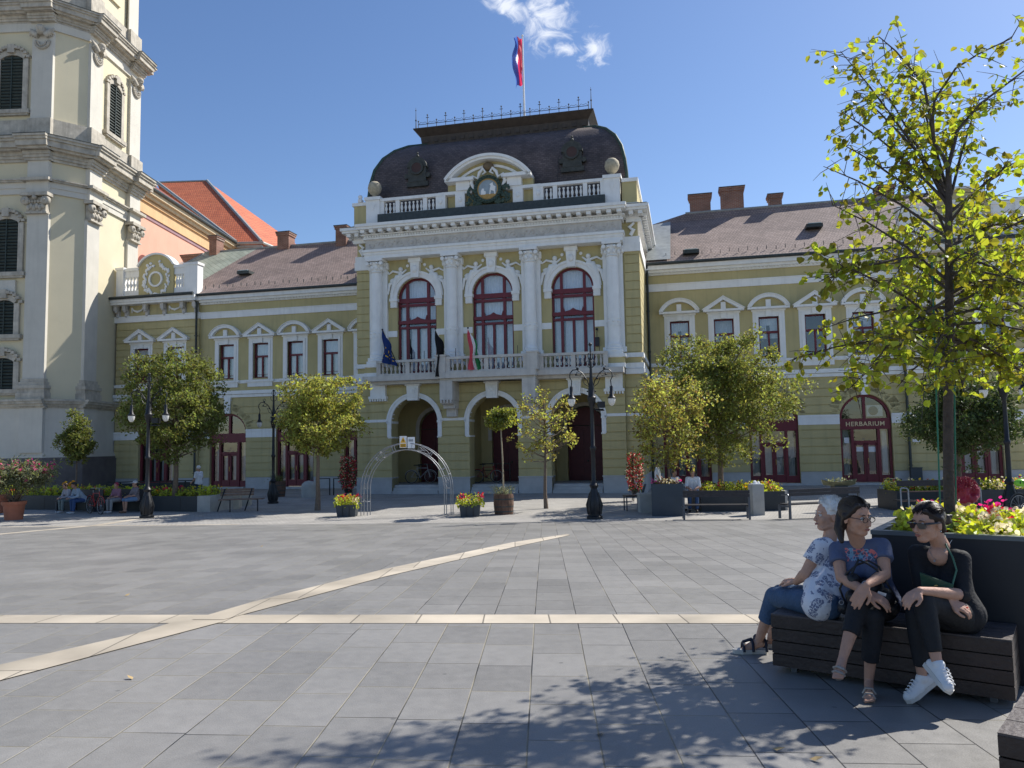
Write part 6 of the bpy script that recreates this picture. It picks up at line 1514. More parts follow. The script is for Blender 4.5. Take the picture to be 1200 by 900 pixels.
for (s, b, pt) in ((1101, .80, (1092, 305)), (1119, 1.1, (1116, 275))):
    s = across(s, 600, b); q = loc(s, b, ph-.15); e = ray_at(pt[0], pt[1], q.y); e.x = q.x+(e.x-q.x); g = MB(); g.tube([(0, 0, 0), e-q], [.0065, .0065], 8); g.tube([(e-q)*.99, (e-q)], .008, 8)
    o = g.build('plant_stake', mat('green_coated_stake', (.02, .17, .10), .45, .1), None, q, smooth=60); tag(o, '%s green stake tied beside the near tree trunk' % ('leaning outer' if pt[0] < 1100 else 'upright inner'), 'stake', 'green stakes')
# near tree, built as a trunk with real limbs, twigs and single leaves
TB = loc(across(1112, 600, .98), .98, ph-.2); D0 = TB.y
nt_ = empty('near_tree', TB, 0, 'slender near tree with backlit lime leaves growing from the big planter', 'tree')
def tp(px, py, dy=0): return ray_at(px, py, D0+dy)-TB
g = MB(); tk = [Vector((0, 0, 0)), tp(1111.5, 560), tp(1111, 480), tp(1113, 400), tp(1112, 330), tp(1112, 260), tp(1111.5, 197)]
g.tube(tk, [.045, .039, .037, .034, .031, .028, .023], 12)
g.build('trunk', M['barkdark'], nt_, smooth=70)
g = MB(); limbs = []
def limb(pts, r0, r1):
    n = len(pts); g.tube(pts, [r0+(r1-r0)*i/(n-1) for i in range(n)], 7); limbs.append((pts, r0, r1))
limb([tp(1111, 197), tp(1106, 185), tp(1095, 167), tp(1089, 130, .05), tp(1083, 100, .1), tp(1078, 93, .12), tp(1050, 60, .2), tp(1030, 43, .25)], .02, .004)
limb([tp(1094, 160), tp(1093, 140, -.05), tp(1095, 117, -.1), tp(1120, 80, -.2), tp(1147, 63, -.25), tp(1185, 45, -.3), tp(1198, 22, -.3)], .014, .003)
limb([tp(1111, 197), tp(1122, 153, .1), tp(1147, 123, .2), tp(1200, 83, .35), tp(1230, 60, .4)], .018, .004)
spec = [(395, 930, 420, .3), (385, 960, 300, -.5), (360, 965, 385, .5), (350, 1010, 440, -.7), (330, 975, 240, .2), (300, 960, 330, -.3), (280, 965, 195, .6), (262, 980, 165, .5), (240, 985, 130, .3), (400, 1180, 430, .5), (380, 1235, 400, -.4), (350, 1240, 300, .6), (320, 1220, 340, -.8), (290, 1245, 245, .3), (262, 1190, 190, -.6), (250, 1240, 170, .2), (380, 1080, 460, -.9), (340, 1100, 330, .95), (300, 1060, 270, .9), (240, 1150, 110, .5), (225, 1000, 105, .5), (365, 1150, 450, .9), (410, 1050, 455, .4), (392, 1020, 400, -1.0), (312, 1150, 300, -1.0), (405, 1130, 460, -.5), (372, 990, 460, .1), (388, 1215, 450, .1)]
spec += [(235, 985, 60, .7), (245, 1020, 80, .6), (230, 1060, 60, .9), (410, 1160, 400, 1.1), (400, 1080, 380, 1.3), (380, 1050, 330, 1.2), (360, 1170, 340, 1.3), (340, 1020, 290, .9), (330, 1200, 290, 1.0), (300, 1160, 230, 1.1), (280, 1070, 200, 1.0), (395, 1190, 440, .7), (370, 1210, 370, .2), (345, 1190, 330, -.5), (320, 1260, 400, .3), (300, 1230, 350, -.2), (405, 1240, 460, .4), (385, 1000, 410, .8), (360, 1280, 300, 0), (400, 1100, 440, -.6), (250, 1080, 130, .8), (310, 1290, 220, .3)]
for (py, ex, ey, dy) in spec:
    s = tp(1112, py); e = tp(ex, ey, dy)*R.uniform(.9, 1.0) if False else tp(ex, ey, dy)
    m1 = s.lerp(e, .35)+Vector((0, 0, .06)); m2 = s.lerp(e, .7)+Vector((0, 0, .05)); limb([s, m1, m2, e], .014, .003)
LP = []
for pts, r0, r1 in list(limbs):
    L = sum((pts[i+1]-pts[i]).length for i in range(len(pts)-1)); nt2 = int(L*21)+2
    for _ in range(nt2):
        t = R.uniform(.22, 1.0)*(len(pts)-1); i = min(int(t), len(pts)-2); s = pts[i].lerp(pts[i+1], t-i)
        if R.random() < .08 and s.z > 2.6: continue
        d = Vector((R.gauss(0, 1), R.gauss(0, 1), R.gauss(.1, .6))).normalized()*R.uniform(.12, .36)
        e = s+d+Vector((0, 0, -.03)); g.tube([s, s.lerp(e, .5)+Vector((0, 0, .015)), e], [.004, .003, .0015], 4)
        dens = 4.7 if s.z < 2.5 else 4.0
        for _ in range(int(R.uniform(.4, 1.6)*dens)):
            q = s.lerp(e, R.uniform(.2, 1.08)); LP.append((q.x+R.gauss(0, .022), q.y+R.gauss(0, .022), q.z+R.gauss(0, .02)))
g.build('branches', M['barkdark'], nt_, smooth=70)
LP = [q for q in LP if q[2]+TB.z > 1.93]
leaf_object('foliage', LP, .058, M['lf_near'], nt_, (0, 0, 0), aspect=.9, up=.7, fold=.3, hexa=True)
# fallen leaves
for i, (px, py, lab) in enumerate(((155, 797, 'dry leaf on the slabs near the lower left corner'), (707, 859, 'dry leaf in the middle of the tree shadow'), (905, 879, 'small pale leaf right of the tree shadow'), (146, 699, 'dry leaf above the left stone strip'), (948, 891, 'pale leaf at the bottom edge below the bench'), (305, 641, 'dry leaf far out on the slabs'))):
    p = G(px, py, .006); g = MB(); a = R.uniform(0, 6)
    g.add([(0, 0, 0), (.03, .018, .012), (.07, .01, .02), (.035, -.02, .004)], [(0, 1, 2), (0, 2, 3)]); o = g.build('fallen_leaf', mat('dry_leaf', (.42, .30, .14), .8), None, p, a); tag(o, lab, 'leaf', 'fallen leaves')
# ------------------------------------------------------------ people
def skin(name, c): return mat(name, c, .62, .13, 14, .2, 90, spec=.3)
M['skin_a'] = skin('skin_light', (.52, .30, .21)); M['skin_b'] = skin('skin_tanned', (.47, .265, .185)); M['skin_c'] = skin('skin_olive', (.49, .285, .205))
def hairmat(name, c):
    m_ = mat(name, c, .45, .35, 9, .12, 70, spec=.4); return m_
M['hair_black'] = hairmat('dark_brown_hair', (.022, .013, .010)); M['hair_white'] = hairmat('silver_hair', (.62, .60, .57)); M['hair_red'] = hairmat('dyed_wine_red_hair', (.30, .025, .055)); M['hair_brown'] = hairmat('brown_hair', (.06, .035, .022))
def remeshed(mb, name, m_, parent, off, vox, sm=3, smf=.5):
    mb.shift(off); o = mb.build(name, m_, parent, fix=True)
    r = o.modifiers.new('remesh', 'REMESH'); r.mode = 'VOXEL'; r.voxel_size = vox; r.use_smooth_shade = True
    if sm: s = o.modifiers.new('smooth', 'SMOOTH'); s.factor = smf; s.iterations = sm
    return o
def frame(fd, up=(0, 0, 1), roll=0):
    f = Vector(fd).normalized(); u = Vector(up); u = (u-f*u.dot(f)).normalized(); s = u.cross(f)       # s = the person's left
    return f, s, u
def head_parts(g, c, F, S, U, neck, k=1.0, jaw=1.0):
    P = lambda a, b, d: c+F*(a*k)+S*(b*k)+U*(d*k)
    rot = Matrix((F, S, U)).transposed()
    g.ball(P(-.012, 0, .028), .092*k, (1.06, .86, .98), 16, rot); g.ball(P(.03, 0, -.03), .068*k, (.92, .92, 1.2), 14, rot); g.ball(P(.052, 0, -.088), .036*k, (1, 1.15*jaw, .8), 10, rot)
    g.ball(P(.015, 0, -.07), .06*k, (1.1, .9*jaw, .7), 10, rot)
    for s in (-1, 1):
        g.ball(P(.058, s*.038, -.028), .03*k, (.9, .9, 1), 10, rot); g.ball(P(-.008, s*.082, -.012), .022*k, (.9, .35, 1.45), 8, rot); g.ball(P(.072, s*.03, .03), .018*k, (.7, 1.5, .5), 8, rot)
    g.caps(P(.084, 0, .012), .008*k, P(.108, 0, -.032), .0115*k, 8); g.ball(P(.101, .009, -.036), .009*k, n=8); g.ball(P(.101, -.009, -.036), .009*k, n=8)
    g.ball(P(.086, 0, -.06), .015*k, (.8, 1.5, .65), 8, rot)
    g.caps(P(-.03, 0, -.05), .05*k, neck, .052*k, 12)
def hand_parts(g, w, d, n, k=1.0, curl=.5, side=1, spread=.1):
    # w wrist, d pointing direction, n back-of-hand normal, side: which edge the thumb is on
    d = Vector(d).normalized(); n = Vector(n); n = (n-d*n.dot(d)).normalized(); s = d.cross(n)*side
    L = [.074, .083, .077, .061]
    for i in range(4):
        o = (i-1.5)*.0185*k; kn = w+d*.082*k*(1-.05*abs(i-1))+s*(-o)
        g.caps(w+d*.012*k+s*(-o*.6), .0145*k, kn, .0118*k, 8)
        a = 0; p = kn; dd = d+s*(-(i-1.5)*spread*.5)
        for j, (fr, r0) in enumerate(((.45, .0098), (.31, .0088), (.24, .0078))):
            a += curl*(.75 if j == 0 else .9); q = (dd.normalized()*cos(a)-n*sin(a)); p2 = p+q*L[i]*fr*k; g.caps(p, r0*k, p2, (r0-.0008)*k, 8); p = p2
    t0 = w+d*.02*k+s*.018*k; t1 = t0+(d*.6+s*.75-n*.15).normalized()*.04*k; t2 = t1+(d*.9+s*.3-n*.3).normalized()*.03*k; t3 = t2+(d-n*.35*curl).normalized()*.024*k
    g.caps(t0, .0155*k, t1, .0125*k, 8); g.caps(t1, .0115*k, t2, .0105*k, 8); g.caps(t2, .0105*k, t3, .0088*k, 8)
def arm(g, sh, el, wr, k=1.0):
    g.caps(sh, .046*k, el, .036*k, 10); m1 = el.lerp(wr, .25); g.caps(el, .036*k, m1, .038*k, 10); g.caps(m1, .038*k, wr, .023*k, 10)
def leg(g, hip, kn, an, k=1.0):
    g.caps(hip, .078*k, kn, .052*k, 12); c = kn.lerp(an, .3); g.caps(kn, .05*k, c, .052*k, 10); g.caps(c, .052*k, an, .03*k, 10)
def foot(g, an, toe, up, k=1.0):
    d = (toe-an); g.caps(an, .03*k, an+d*.25-up*.02*k, .032*k, 8); heel = an-d.normalized()*.02*k-up*.03*k; g.ball(heel, .03*k, n=8)
    s = d.normalized().cross(up); ball = an+d*.72
    g.caps(heel, .028*k, ball-up*.005*k+s*.012*k, .024*k, 8); g.caps(heel, .027*k, ball-up*.005*k-s*.014*k, .022*k, 8); g.caps(an+up*-.005, .028*k, ball, .024*k, 8)
    for i in range(5): q = ball+s*(.026-.013*i)*k; g.caps(q, .0115*k, q+d.normalized()*(.045-.005*i)*k-up*.004*k, .009*k, 7)

def torso(g, pel, chest, sl, sr, grow=0, k=1.0, bust=0, F=None, flat_bottom=False, belly=0):
    S = (sl-sr).normalized()
    for s in (-1, 1):
        g.caps(pel+S*s*.075*k, (.105+grow)*k, pel.lerp(chest, .5)+S*s*.062*k, (.088+grow)*k, 14)
        g.caps(pel.lerp(chest, .5)+S*s*.062*k, (.088+grow)*k, chest+S*s*.068*k, (.096+grow)*k, 14)
        sh = sl if s > 0 else sr
        g.caps(chest+S*s*.06*k, (.09+grow)*k, sh-S*s*.035*k, (.048+grow)*k, 12)
        if bust and F is not None: g.ball(chest+S*s*.068*k+F*(.05+grow)+Vector((0, 0, -.035)), (.066+grow)*k*bust, n=12)
    g.caps(sl-S*.05, (.042+grow)*k, sr+S*.05, (.042+grow)*k, 12)
    if belly: g.ball(pel.lerp(chest, .35)+F*.05, .11*k*belly, (1, 1, 1), 14)
V3 = Vector
def strands(root, off, hc, F, S, U, m_, n, goal, k=1.0, curl=0, r=.0016):
    # single strands combed from the hairline over the skull to the goal point
    g = MB(); P = lambda a, b, d: hc+F*(a*k)+S*(b*k)+U*(d*k)
    for i in range(n):
        a = R.uniform(-1.25, 1.25) if not curl else R.uniform(-pi, pi); e = R.uniform(.15, 1.35)
        rr = .099+R.uniform(-.002, .005)
        if curl:
            d = V3((cos(e)*cos(a), cos(e)*sin(a), sin(e)))
            if d.x > .5 and d.z < .6: continue
            p = P(-.018+d.x*.10, d.y*.092, .035+d.z*.096); t = V3((R.gauss(0, 1), R.gauss(0, 1), R.gauss(0, 1))).normalized()*.016; g.tube([p, p+t+F*-.002, p+t*1.3+U*.008, p+t*.7+U*.014], [r, r, r, r*.4], 3)
        else:
            pts = []
            for j in range(6):
                q = j/5; aa = a*(1+.35*q); x = cos(aa)*(1-q*1.7); y_ = sin(aa)*(1-.15*q); z = sin(e)*(1-q*.2)+.15*sin(pi*q)
                v = V3((x, y_, z*.9+.12)).normalized(); pts.append(P(-.022+v.x*rr*1.02, v.y*rr*.95, .036+v.z*rr))
            pts.append(goal+V3((R.gauss(0, .009), R.gauss(0, .009), R.gauss(0, .011)))); g.tube(pts, [r*.6]+[r]*5+[r*.5], 3)
    g.shift(off); return g.build('hair_strands', m_, root, smooth=80)
# ---- woman in the blue t-shirt (middle)
def at(px, py, Y): return ray_at(px, py, Y+.165)
def woman_blue():
    pel = onz(1021, 711, .50); off = pel-V3((0, 0, .095)); root = empty('person', off, 0, 'dark-haired woman in glasses and blue t-shirt seated in the middle with a black bag', 'person', 'three women on the block bench')
    sr, sl = at(981, 644, 5.16), at(1034, 640, 5.02); chest = at(1010, 662, 5.12); neck = at(1006, 637, 5.08); hc = at(1003, 606, 4.98)
    F, S, U = frame((.42, -.86, -.12)); er, el = at(986, 677, 5.02), at(1037, 673, 4.9); wr_, wl = at(1018, 695, 4.84), at(1015, 686, 4.76)
    g = MB(); head_parts(g, hc, F, S, U, neck); torso(g, pel, chest, sl, sr, -.01); arm(g, sr, er, wr_); arm(g, sl, el, wl)
    hand_parts(g, wr_, at(1040, 707, 4.78)-wr_, V3((.1, -.6, .75)), 1.0, .35, 1); hand_parts(g, wl, at(999, 712, 4.73)-wl, V3((-.35, -.9, .3)), 1.0, .22, -1)
    S2 = (sl-sr).normalized(); k1, a1 = at(1006, 711, 4.88), at(988, 770, 4.77); k2, a2 = at(1024, 722, 4.86), at(1018, 797, 4.93)
    leg(g, pel+S2*.08+V3((0, 0, -.02)), k1, a1, .95); leg(g, pel-S2*.08+V3((0, 0, -.02)), k2, a2, .95)
    foot(g, a1, at(981, 797, 4.64), V3((-.2, -.75, .6)), .95); foot(g, a2, at(1019, 825, 4.73), V3((0, 0, 1)), .95)
    remeshed(g, 'body', M['skin_b'], root, off, .0052, 2)
    # t-shirt
    g = MB(); torso(g, pel+V3((0, 0, .03)), chest, sl, sr, .012, 1, 1.0, V3((-.3, -.95, 0))); 
    for a, b in ((sr, er), (sl, el)): g.caps(a, .058, a.lerp(b, .62), .062, 14, flat=False) if False else g.caps(a, .057, a.lerp(b, .5), .063, 14, flat=True)
    for a in (sr, sl): g.ball(a, .057, n=12)
    m_ = mat('blue_tshirt', (.085, .11, .195), .85, .12, 5, .5, 35); t = m_.node_tree; bs = t.nodes['Principled BSDF']
    # small coral and pale-blue print on the chest
    c = (at(1012, 652, 4.98)-off); tcn = t.nodes.new('ShaderNodeTexCoord'); mp = t.nodes.new('ShaderNodeMapping'); mp.inputs['Location'].default_value = (-c.x/.075, -c.y/.3, -c.z/.042); mp.inputs['Scale'].default_value = (1/.075, 1/.3, 1/.042)
    t.links.new(tcn.outputs['Object'], mp.inputs[0]); sp = t.nodes.new('ShaderNodeVectorMath'); sp.operation = 'ABSOLUTE'; t.links.new(mp.outputs[0], sp.inputs[0]); sx = t.nodes.new('ShaderNodeSeparateXYZ'); t.links.new(sp.outputs[0], sx.inputs[0])
    mx = t.nodes.new('ShaderNodeMath'); mx.operation = 'MAXIMUM'; t.links.new(sx.outputs[0], mx.inputs[0]); t.links.new(sx.outputs[2], mx.inputs[1]); lt = t.nodes.new('ShaderNodeMath'); lt.operation = 'LESS_THAN'; lt.inputs[1].default_value = 1; t.links.new(mx.outputs[0], lt.inputs[0])
    wv = t.nodes.new('ShaderNodeTexVoronoi'); wv.feature = 'DISTANCE_TO_EDGE'; wv.inputs['Scale'].default_value = 42; t.links.new(tcn.outputs['Object'], wv.inputs['Vector'])
    l2 = t.nodes.new('ShaderNodeMath'); l2.operation = 'LESS_THAN'; l2.inputs[1].default_value = .13; t.links.new(wv.outputs['Distance'], l2.inputs[0]); ml = t.nodes.new('ShaderNodeMath'); ml.operation = 'MULTIPLY'; t.links.new(lt.outputs[0], ml.inputs[0]); t.links.new(l2.outputs[0], ml.inputs[1])
    n2 = t.nodes.new('ShaderNodeTexNoise'); n2.inputs['Scale'].default_value = 22; t.links.new(tcn.outputs['Object'], n2.inputs['Vector']); cr = t.nodes.new('ShaderNodeValToRGB'); cr.color_ramp.elements[0].color = (.62, .17, .17, 1); cr.color_ramp.elements[0].position = .48; cr.color_ramp.elements[1].color = (.18, .33, .48, 1); cr.color_ramp.elements[1].position = .52; t.links.new(n2.outputs['Fac'], cr.inputs[0])
    mm = t.nodes.new('ShaderNodeMixRGB'); src = bs.inputs['Base Color'].links[0].from_socket; t.links.new(src, mm.inputs[1]); t.links.new(cr.outputs[0], mm.inputs[2]); t.links.new(ml.outputs[0], mm.inputs[0]); t.links.new(mm.outputs[0], bs.inputs['Base Color'])
    remeshed(g, 't_shirt', m_, root, off, .009, 2)
    trousers = mat('black_trousers', (.012, .013, .017), .8, .2, 6, .5, 30)
    g = MB(); 
    for s, k_, a_, e in ((1, k1, a1, .55), (-1, k2, a2, .7)): h = pel+S2*.075*s; g.caps(h, .1, k_, .066, 14); g.caps(k_, .066, k_.lerp(a_, e), .054, 14, flat=True)
    g.ball(pel, .12, (1.2, 1, .85)); remeshed(g, 'trousers', trousers, root, off, .009, 3)
    # hair: parted dark hair drawn back with a ponytail behind the neck
    g = MB(); P = lambda a, b, d: hc+F*a+S*b+U*d; rot = Matrix((F, S, U)).transposed()
    g.ball(P(-.028, 0, .045), .097, (1.02, .95, .95), 16, rot); g.ball(P(.0, 0, .083), .06, (1.15, 1.2, .6), 12, rot)
    for s in (-1, 1): g.caps(P(.045, s*.048, .085), .02, P(-.01, s*.083, .0), .018, 8); g.caps(P(-.02, s*.078, .01), .024, P(-.05, s*.05, -.07), .022, 8)
    g.caps(P(-.09, -.03, .0), .035, P(-.075, -.06, -.09), .035, 10); g.caps(P(-.075, -.06, -.09), .035, P(-.03, -.085, -.16), .016, 8)
    remeshed(g, 'hair', M['hair_black'], root, off, .006, 1)
    strands(root, off, hc, F, S, U, M['hair_black'], 260, P(-.085, -.04, -.03))
    face_bits(root, off, hc, F, S, U, glasses=True)
    g = MB()
    for a, to in ((a1, at(981, 797, 4.64)), (a2, at(1019, 825, 4.73))):
        d = to-a; up = V3((-.2, -.75, .6)) if a is a1 else V3((0, 0, 1)); s = d.normalized().cross(up)
        q = a+d*.55+up*.015; g.tube([q+s*.038-up*.02, q+s*.02+up*.012, q-s*.02+up*.012, q-s*.038-up*.02], .009, 6); q = a+d*.72+up*.012; g.tube([q+s*.038-up*.02, q+s*.018+up*.008, q-s*.018+up*.008, q-s*.036-up*.02], .008, 6)
        dn = d.normalized(); h = a-dn*.045-up*.05; tilt = (a+d*1.1-up*.028-h).normalized(); vv = []
        for z in (-.014, .0): vv += [h+tilt*x+s*y+up*z for x, y in ((0, 0), (.012, .026), (.08, .024), (.15, .036), (.2, .03), (.222, 0), (.2, -.03), (.15, -.038), (.08, -.025), (.012, -.026))]
        g.add(vv, [tuple(range(10)), tuple(range(19, 9, -1))]+[(i, (i+1) % 10, 10+(i+1) % 10, 10+i) for i in range(10)])
    sh = g; sh.shift(off); sh.build('sandals', mat('silver_sandals', (.34, .30, .26), .4, .2, 20, metal=.3), root, smooth=60)
    g = MB(); g.tube([wl+V3((.026*cos(t), .01*sin(t), .024*sin(t))) for t in [2*pi*i/14 for i in range(15)]], .0035, 5); g.shift(off); g.build('bracelet', M['galv'], root, smooth=60)
    return root, off
def face_bits(root, off, hc, F, S, U, glasses=False, shades=False, k=1.0, lip=(.33, .13, .11), brow='hair_black'):
    P = lambda a, b, d: hc+F*(a*k)+S*(b*k)+U*(d*k); rot = Matrix((F, S, U)).transposed()
    for s in (-1, 1):
        g = MB(); g.ball(P(.0745, s*.031, .004), .0125*k, n=10); g.shift(off); e = g.build('eye', M['eye'], root, smooth=80)
        g = MB(); g.ball(P(.0835, s*.031, .003), .0058*k, n=8); g.shift(off); g.build('iris', M['iris'], e, smooth=80)
        g = MB(); g.tube([P(.083, s*.014, .026), P(.087, s*.03, .031), P(.076, s*.048, .026)], [.003*k, .0035*k, .002*k], 5); g.tube([P(.085, s*.018, .009), P(.087, s*.031, .013), P(.08, s*.044, .009)], .0018*k, 5); g.shift(off); g.build('eyebrow', M[brow], root, smooth=80)
    g = MB(); g.tube([P(.094, .021, -.062), P(.101, .009, -.058), P(.101, 0, -.0595), P(.101, -.009, -.058), P(.094, -.021, -.062)], [.002, .0042*k, .0035*k, .0042*k, .002], 7); g.tube([P(.095, .018, -.064), P(.101, 0, -.067), P(.095, -.018, -.064)], [.002, .0052*k, .002], 7)
    g.shift(off); g.build('lips', mat('lips', lip, .45, .1), root, smooth=80)
    if glasses:
        g = MB()
        for s in (-1, 1):
            g.tube([P(.101, s*.032+.024*cos(t), .002+.017*sin(t)) for t in [2*pi*i/18 for i in range(19)]], .0022, 5); g.tube([P(.099, s*.056, .006), P(.06, s*.077, .008), P(-.01, s*.083, .004)], .0024, 5)
        g.tube([P(.101, .009, .006), P(.104, 0, .009), P(.101, -.009, .006)], .0018, 5); g.shift(off); g.build('glasses', M['iron'], root, smooth=80)
    if shades:
        g = MB()
        for s in (-1, 1):
            pts = [(.5, .55), (1, .75), (1.05, -.1), (.75, -.95), (.1, -1), (-.6, -.8), (-.95, .1), (-.8, .75)]; v = []
            for yy in (.0, .012):
                for a, b in pts: v.append(P(.098-yy-.008*abs(a)*(1 if a > 0 else 0), s*(.033+.026*a), .0+.022*b))
            g.add(v, [tuple(range(8)), tuple(range(15, 7, -1))]+[(i, (i+1) % 8, 8+(i+1) % 8, 8+i) for i in range(8)])
            g.tube([P(.092, s*.064, .012), P(.05, s*.083, .012), P(-.015, s*.087, .006)], [.009, .007, .004], 6)
        g.tube([P(.1, .008, .012), P(.1, -.008, .012)], .005, 6); g.shift(off); g.build('sunglasses', mat('dark_sunglasses', (.01, .01, .012), .12, .05, spec=.8), root, smooth=30)
M['eye'] = mat('eye_white', (.6, .58, .55), .3, .02); M['iris'] = mat('dark_iris', (.03, .02, .015), .2, .1)
woman_blue()
# bag on her lap
q = at(1020, 690, 4.98); bg_ = empty('handbag', q, 0, 'black shoulder bag with two loop straps held on the lap of the woman in blue', 'handbag', 'bags of the seated women')
g = MB(); c = at(1018, 694, 5.0); 
for px, py, Y, r in ((1000, 680, 4.96, .05), (1030, 678, 4.96, .05), (1000, 700, 4.99, .055), (1038, 700, 4.93, .06), (1018, 690, 4.95, .07), (1046, 712, 4.98, .05), (990, 712, 5.12, .05)): g.ball(at(px, py, Y), r, n=12)
remeshed(g, 'bag_body', mat('black_leather', (.012, .012, .014), .42, .2, 8, .6, 25), bg_, q, .012, 3)
g = MB(); g.tube([at(998, 672, 4.9), at(1006, 656, 4.9), at(1016, 660, 4.88), at(1028, 668, 4.86), at(1036, 690, 4.84)], .008, 7); g.tube([at(990, 705, 5.0), at(984, 690, 4.98), at(992, 672, 4.98), at(1004, 662, 4.93), at(1018, 657, 4.9), at(1030, 664, 4.88), at(1040, 684, 4.84), at(1052, 705, 4.92)], .007, 7); g.shift(q); g.build('straps', bpy.data.materials['black_leather'], bg_, smooth=60)
g = MB(); g.tube([at(986, 706, 4.93)+V3((.014*cos(t), 0, .014*sin(t))) for t in [2*pi*i/12 for i in range(13)]], .0028, 5); g.shift(q); g.build('buckle', M['galv'], bg_, smooth=60)
g = MB(); g.box(0, .05, 0, .002, 0, .02); o = g.build('pale_tag', M['curtain'], bg_); o.location = at(1028, 696, 4.85)-q; o.rotation_euler = (.2, .3, -.3)

# ---- woman in black with sunglasses (right)
def woman_black():
    pel = onz(1117, 721, .50); off = pel-V3((0, 0, .095)); root = empty('person', off, 0, 'woman in black with sunglasses and white trainers seated at the right', 'person', 'three women on the block bench')
    sr, sl = at(1074, 648, 4.98), at(1127, 655, 4.8); chest = at(1102, 671, 4.93); neck = at(1103, 640, 4.88); hc = at(1087, 613, 4.82)
    F, S, U = frame((-.93, -.34, -.1), (0, 0, 1)); er, el = at(1080, 692, 4.88), at(1129, 697, 4.72); wr_, wl = at(1113, 706, 4.68), at(1078, 692, 4.6)
    g = MB(); head_parts(g, hc, F, S, U, neck); torso(g, pel, chest, sl, sr, -.01); arm(g, sr, er, wr_); arm(g, sl, el, wl)
    hand_parts(g, wr_, at(1132, 713, 4.64)-wr_, V3((.1, -.7, .7)), .95, .55, 1); hand_parts(g, wl, at(1058, 706, 4.58)-wl, V3((-.35, -.5, .8)), .95, .45, -1)
    S2 = (sl-sr).normalized(); k1, a1 = at(1082, 704, 4.66), at(1099, 780, 4.56); k2, a2 = at(1074, 722, 4.78), at(1081, 796, 4.76)
    leg(g, pel+S2*.07+V3((0, 0, -.01)), k1, a1, .95); leg(g, pel-S2*.08+V3((0, 0, -.02)), k2, a2, .95)
    remeshed(g, 'body', M['skin_c'], root, off, .0052, 2)
    blk_ = mat('black_jersey', (.010, .010, .013), .8, .2, 6, .4, 35)
    g = MB(); torso(g, pel+V3((0, 0, .02)), chest-V3((0, 0, .015)), sl, sr, .012, 1, 1.08, V3((-.75, -.65, 0)))
    for a, b in ((sr, er), (sl, el)): g.ball(a, .056, n=12); g.caps(a, .056, b, .047, 14, flat=False)
    g.caps(el, .046, el.lerp(wl, .12), .045, 12, flat=True)
    remeshed(g, 'black_top', blk_, root, off, .009, 2)
    # bare neckline
    g = MB(); n0 = neck.lerp(chest, .25); fd = V3((-.75, -.65, 0)).normalized(); g.ball(n0+fd*.044+V3((0, 0, -.012)), .066, (1, 1, 1.0), 14); g.ball(n0+fd*.02+V3((0, 0, .035)), .055, n=12); remeshed(g, 'neckline_skin', M['skin_c'], root, off, .008, 2)
    trousers = mat('black_leggings', (.011, .012, .015), .75, .2, 6, .4, 30); g = MB()
    for s, k_, a_, e in ((1, k1, a1, .8), (-1, k2, a2, .8)): h = pel+S2*.075*s; g.caps(h, .105, k_, .066, 14); g.caps(k_, .066, k_.lerp(a_, .35), .06, 14); g.caps(k_.lerp(a_, .35), .06, k_.lerp(a_, e), .043, 14, flat=True)
    g.ball(pel, .13, (1.2, 1.05, .85)); remeshed(g, 'leggings', trousers, root, off, .009, 3)
    wh = mat('white_trainers', (.74, .74, .74), .55, .05, 8, .15, 40); sole = mat('trainer_sole', (.62, .60, .56), .7, .1)
    for a, to, up in ((a1, at(1116, 800, 4.44), V3((.35, -.6, .7)).normalized()), (a2, at(1052, 818, 4.74), V3((0, 0, 1)))):
        d = (to-a); dn = d.normalized(); up = (up-dn*up.dot(dn)).normalized(); s = dn.cross(up); Lf = .225
        heel = a-dn*.04-up*.052; toe = heel+dn*Lf
        g = MB(); g.caps(heel+up*.026, .032, heel+dn*.09+up*.024, .034, 12); g.caps(heel+dn*.09+up*.022, .034, toe-dn*.05+s*.006+up*.016, .031, 12); g.caps(heel+dn*.09+up*.022-s*.008, .032, toe-dn*.065-s*.012+up*.014, .027, 12); g.caps(heel+dn*.02+up*.04, .031, a+up*.006, .038, 12); g.caps(heel+dn*.08+up*.045, .03, toe-dn*.085+up*.028, .024, 10)
        shoe = remeshed(g, 'trainer', wh, root, off, .007, 3)
        g = MB(); pts = [(-.036, .0), (-.02, .030), (.07, .033), (.14, .040), (.19, .029), (.208, 0), (.19, -.03), (.14, -.041), (.07, -.033), (-.02, -.030)]; v = []
        for z in (-.012, .014): v += [heel+dn*x+s*y+up*z for x, y in pts]
        g.add(v, [tuple(range(10)), tuple(range(19, 9, -1))]+[(i, (i+1) % 10, 10+(i+1) % 10, 10+i) for i in range(10)]); g.shift(off); g.build('sole', sole, shoe)
        g = MB()
        for i in range(5): q = heel+dn*(.095+.02*i)+up*(.085-.008*i); g.tube([q+s*.026-up*.012, q+up*.002, q-s*.026-up*.012], .004, 5)
        g.shift(off); g.build('laces', M['curtain'], shoe, smooth=60)
    g = MB(); P = lambda a, b, d: hc+F*a+S*b+U*d; rot = Matrix((F, S, U)).transposed()
    g.ball(P(-.026, 0, .04), .0955, (1.04, .93, .97), 16, rot); g.ball(P(-.005, 0, .083), .055, (1.2, 1.15, .6), 12, rot)
    for s in (-1, 1): g.caps(P(.05, s*.04, .083), .018, P(-.02, s*.08, .03), .02, 8); g.caps(P(-.03, s*.075, .03), .022, P(-.07, s*.045, -.05), .022, 8)
    g.caps(P(-.09, 0, .01), .036, P(-.14, 0, .0), .036, 8); g.ball(P(-.15, 0, .0), .037, n=10)
    for k in range(9): a = R.uniform(0, 6.28); g.caps(P(-.15+.025*cos(a), .022*sin(a), .01+.025*sin(a*2)), .016, P(-.17+.02*sin(a), .03*cos(a), .025*cos(a)), .009, 7)
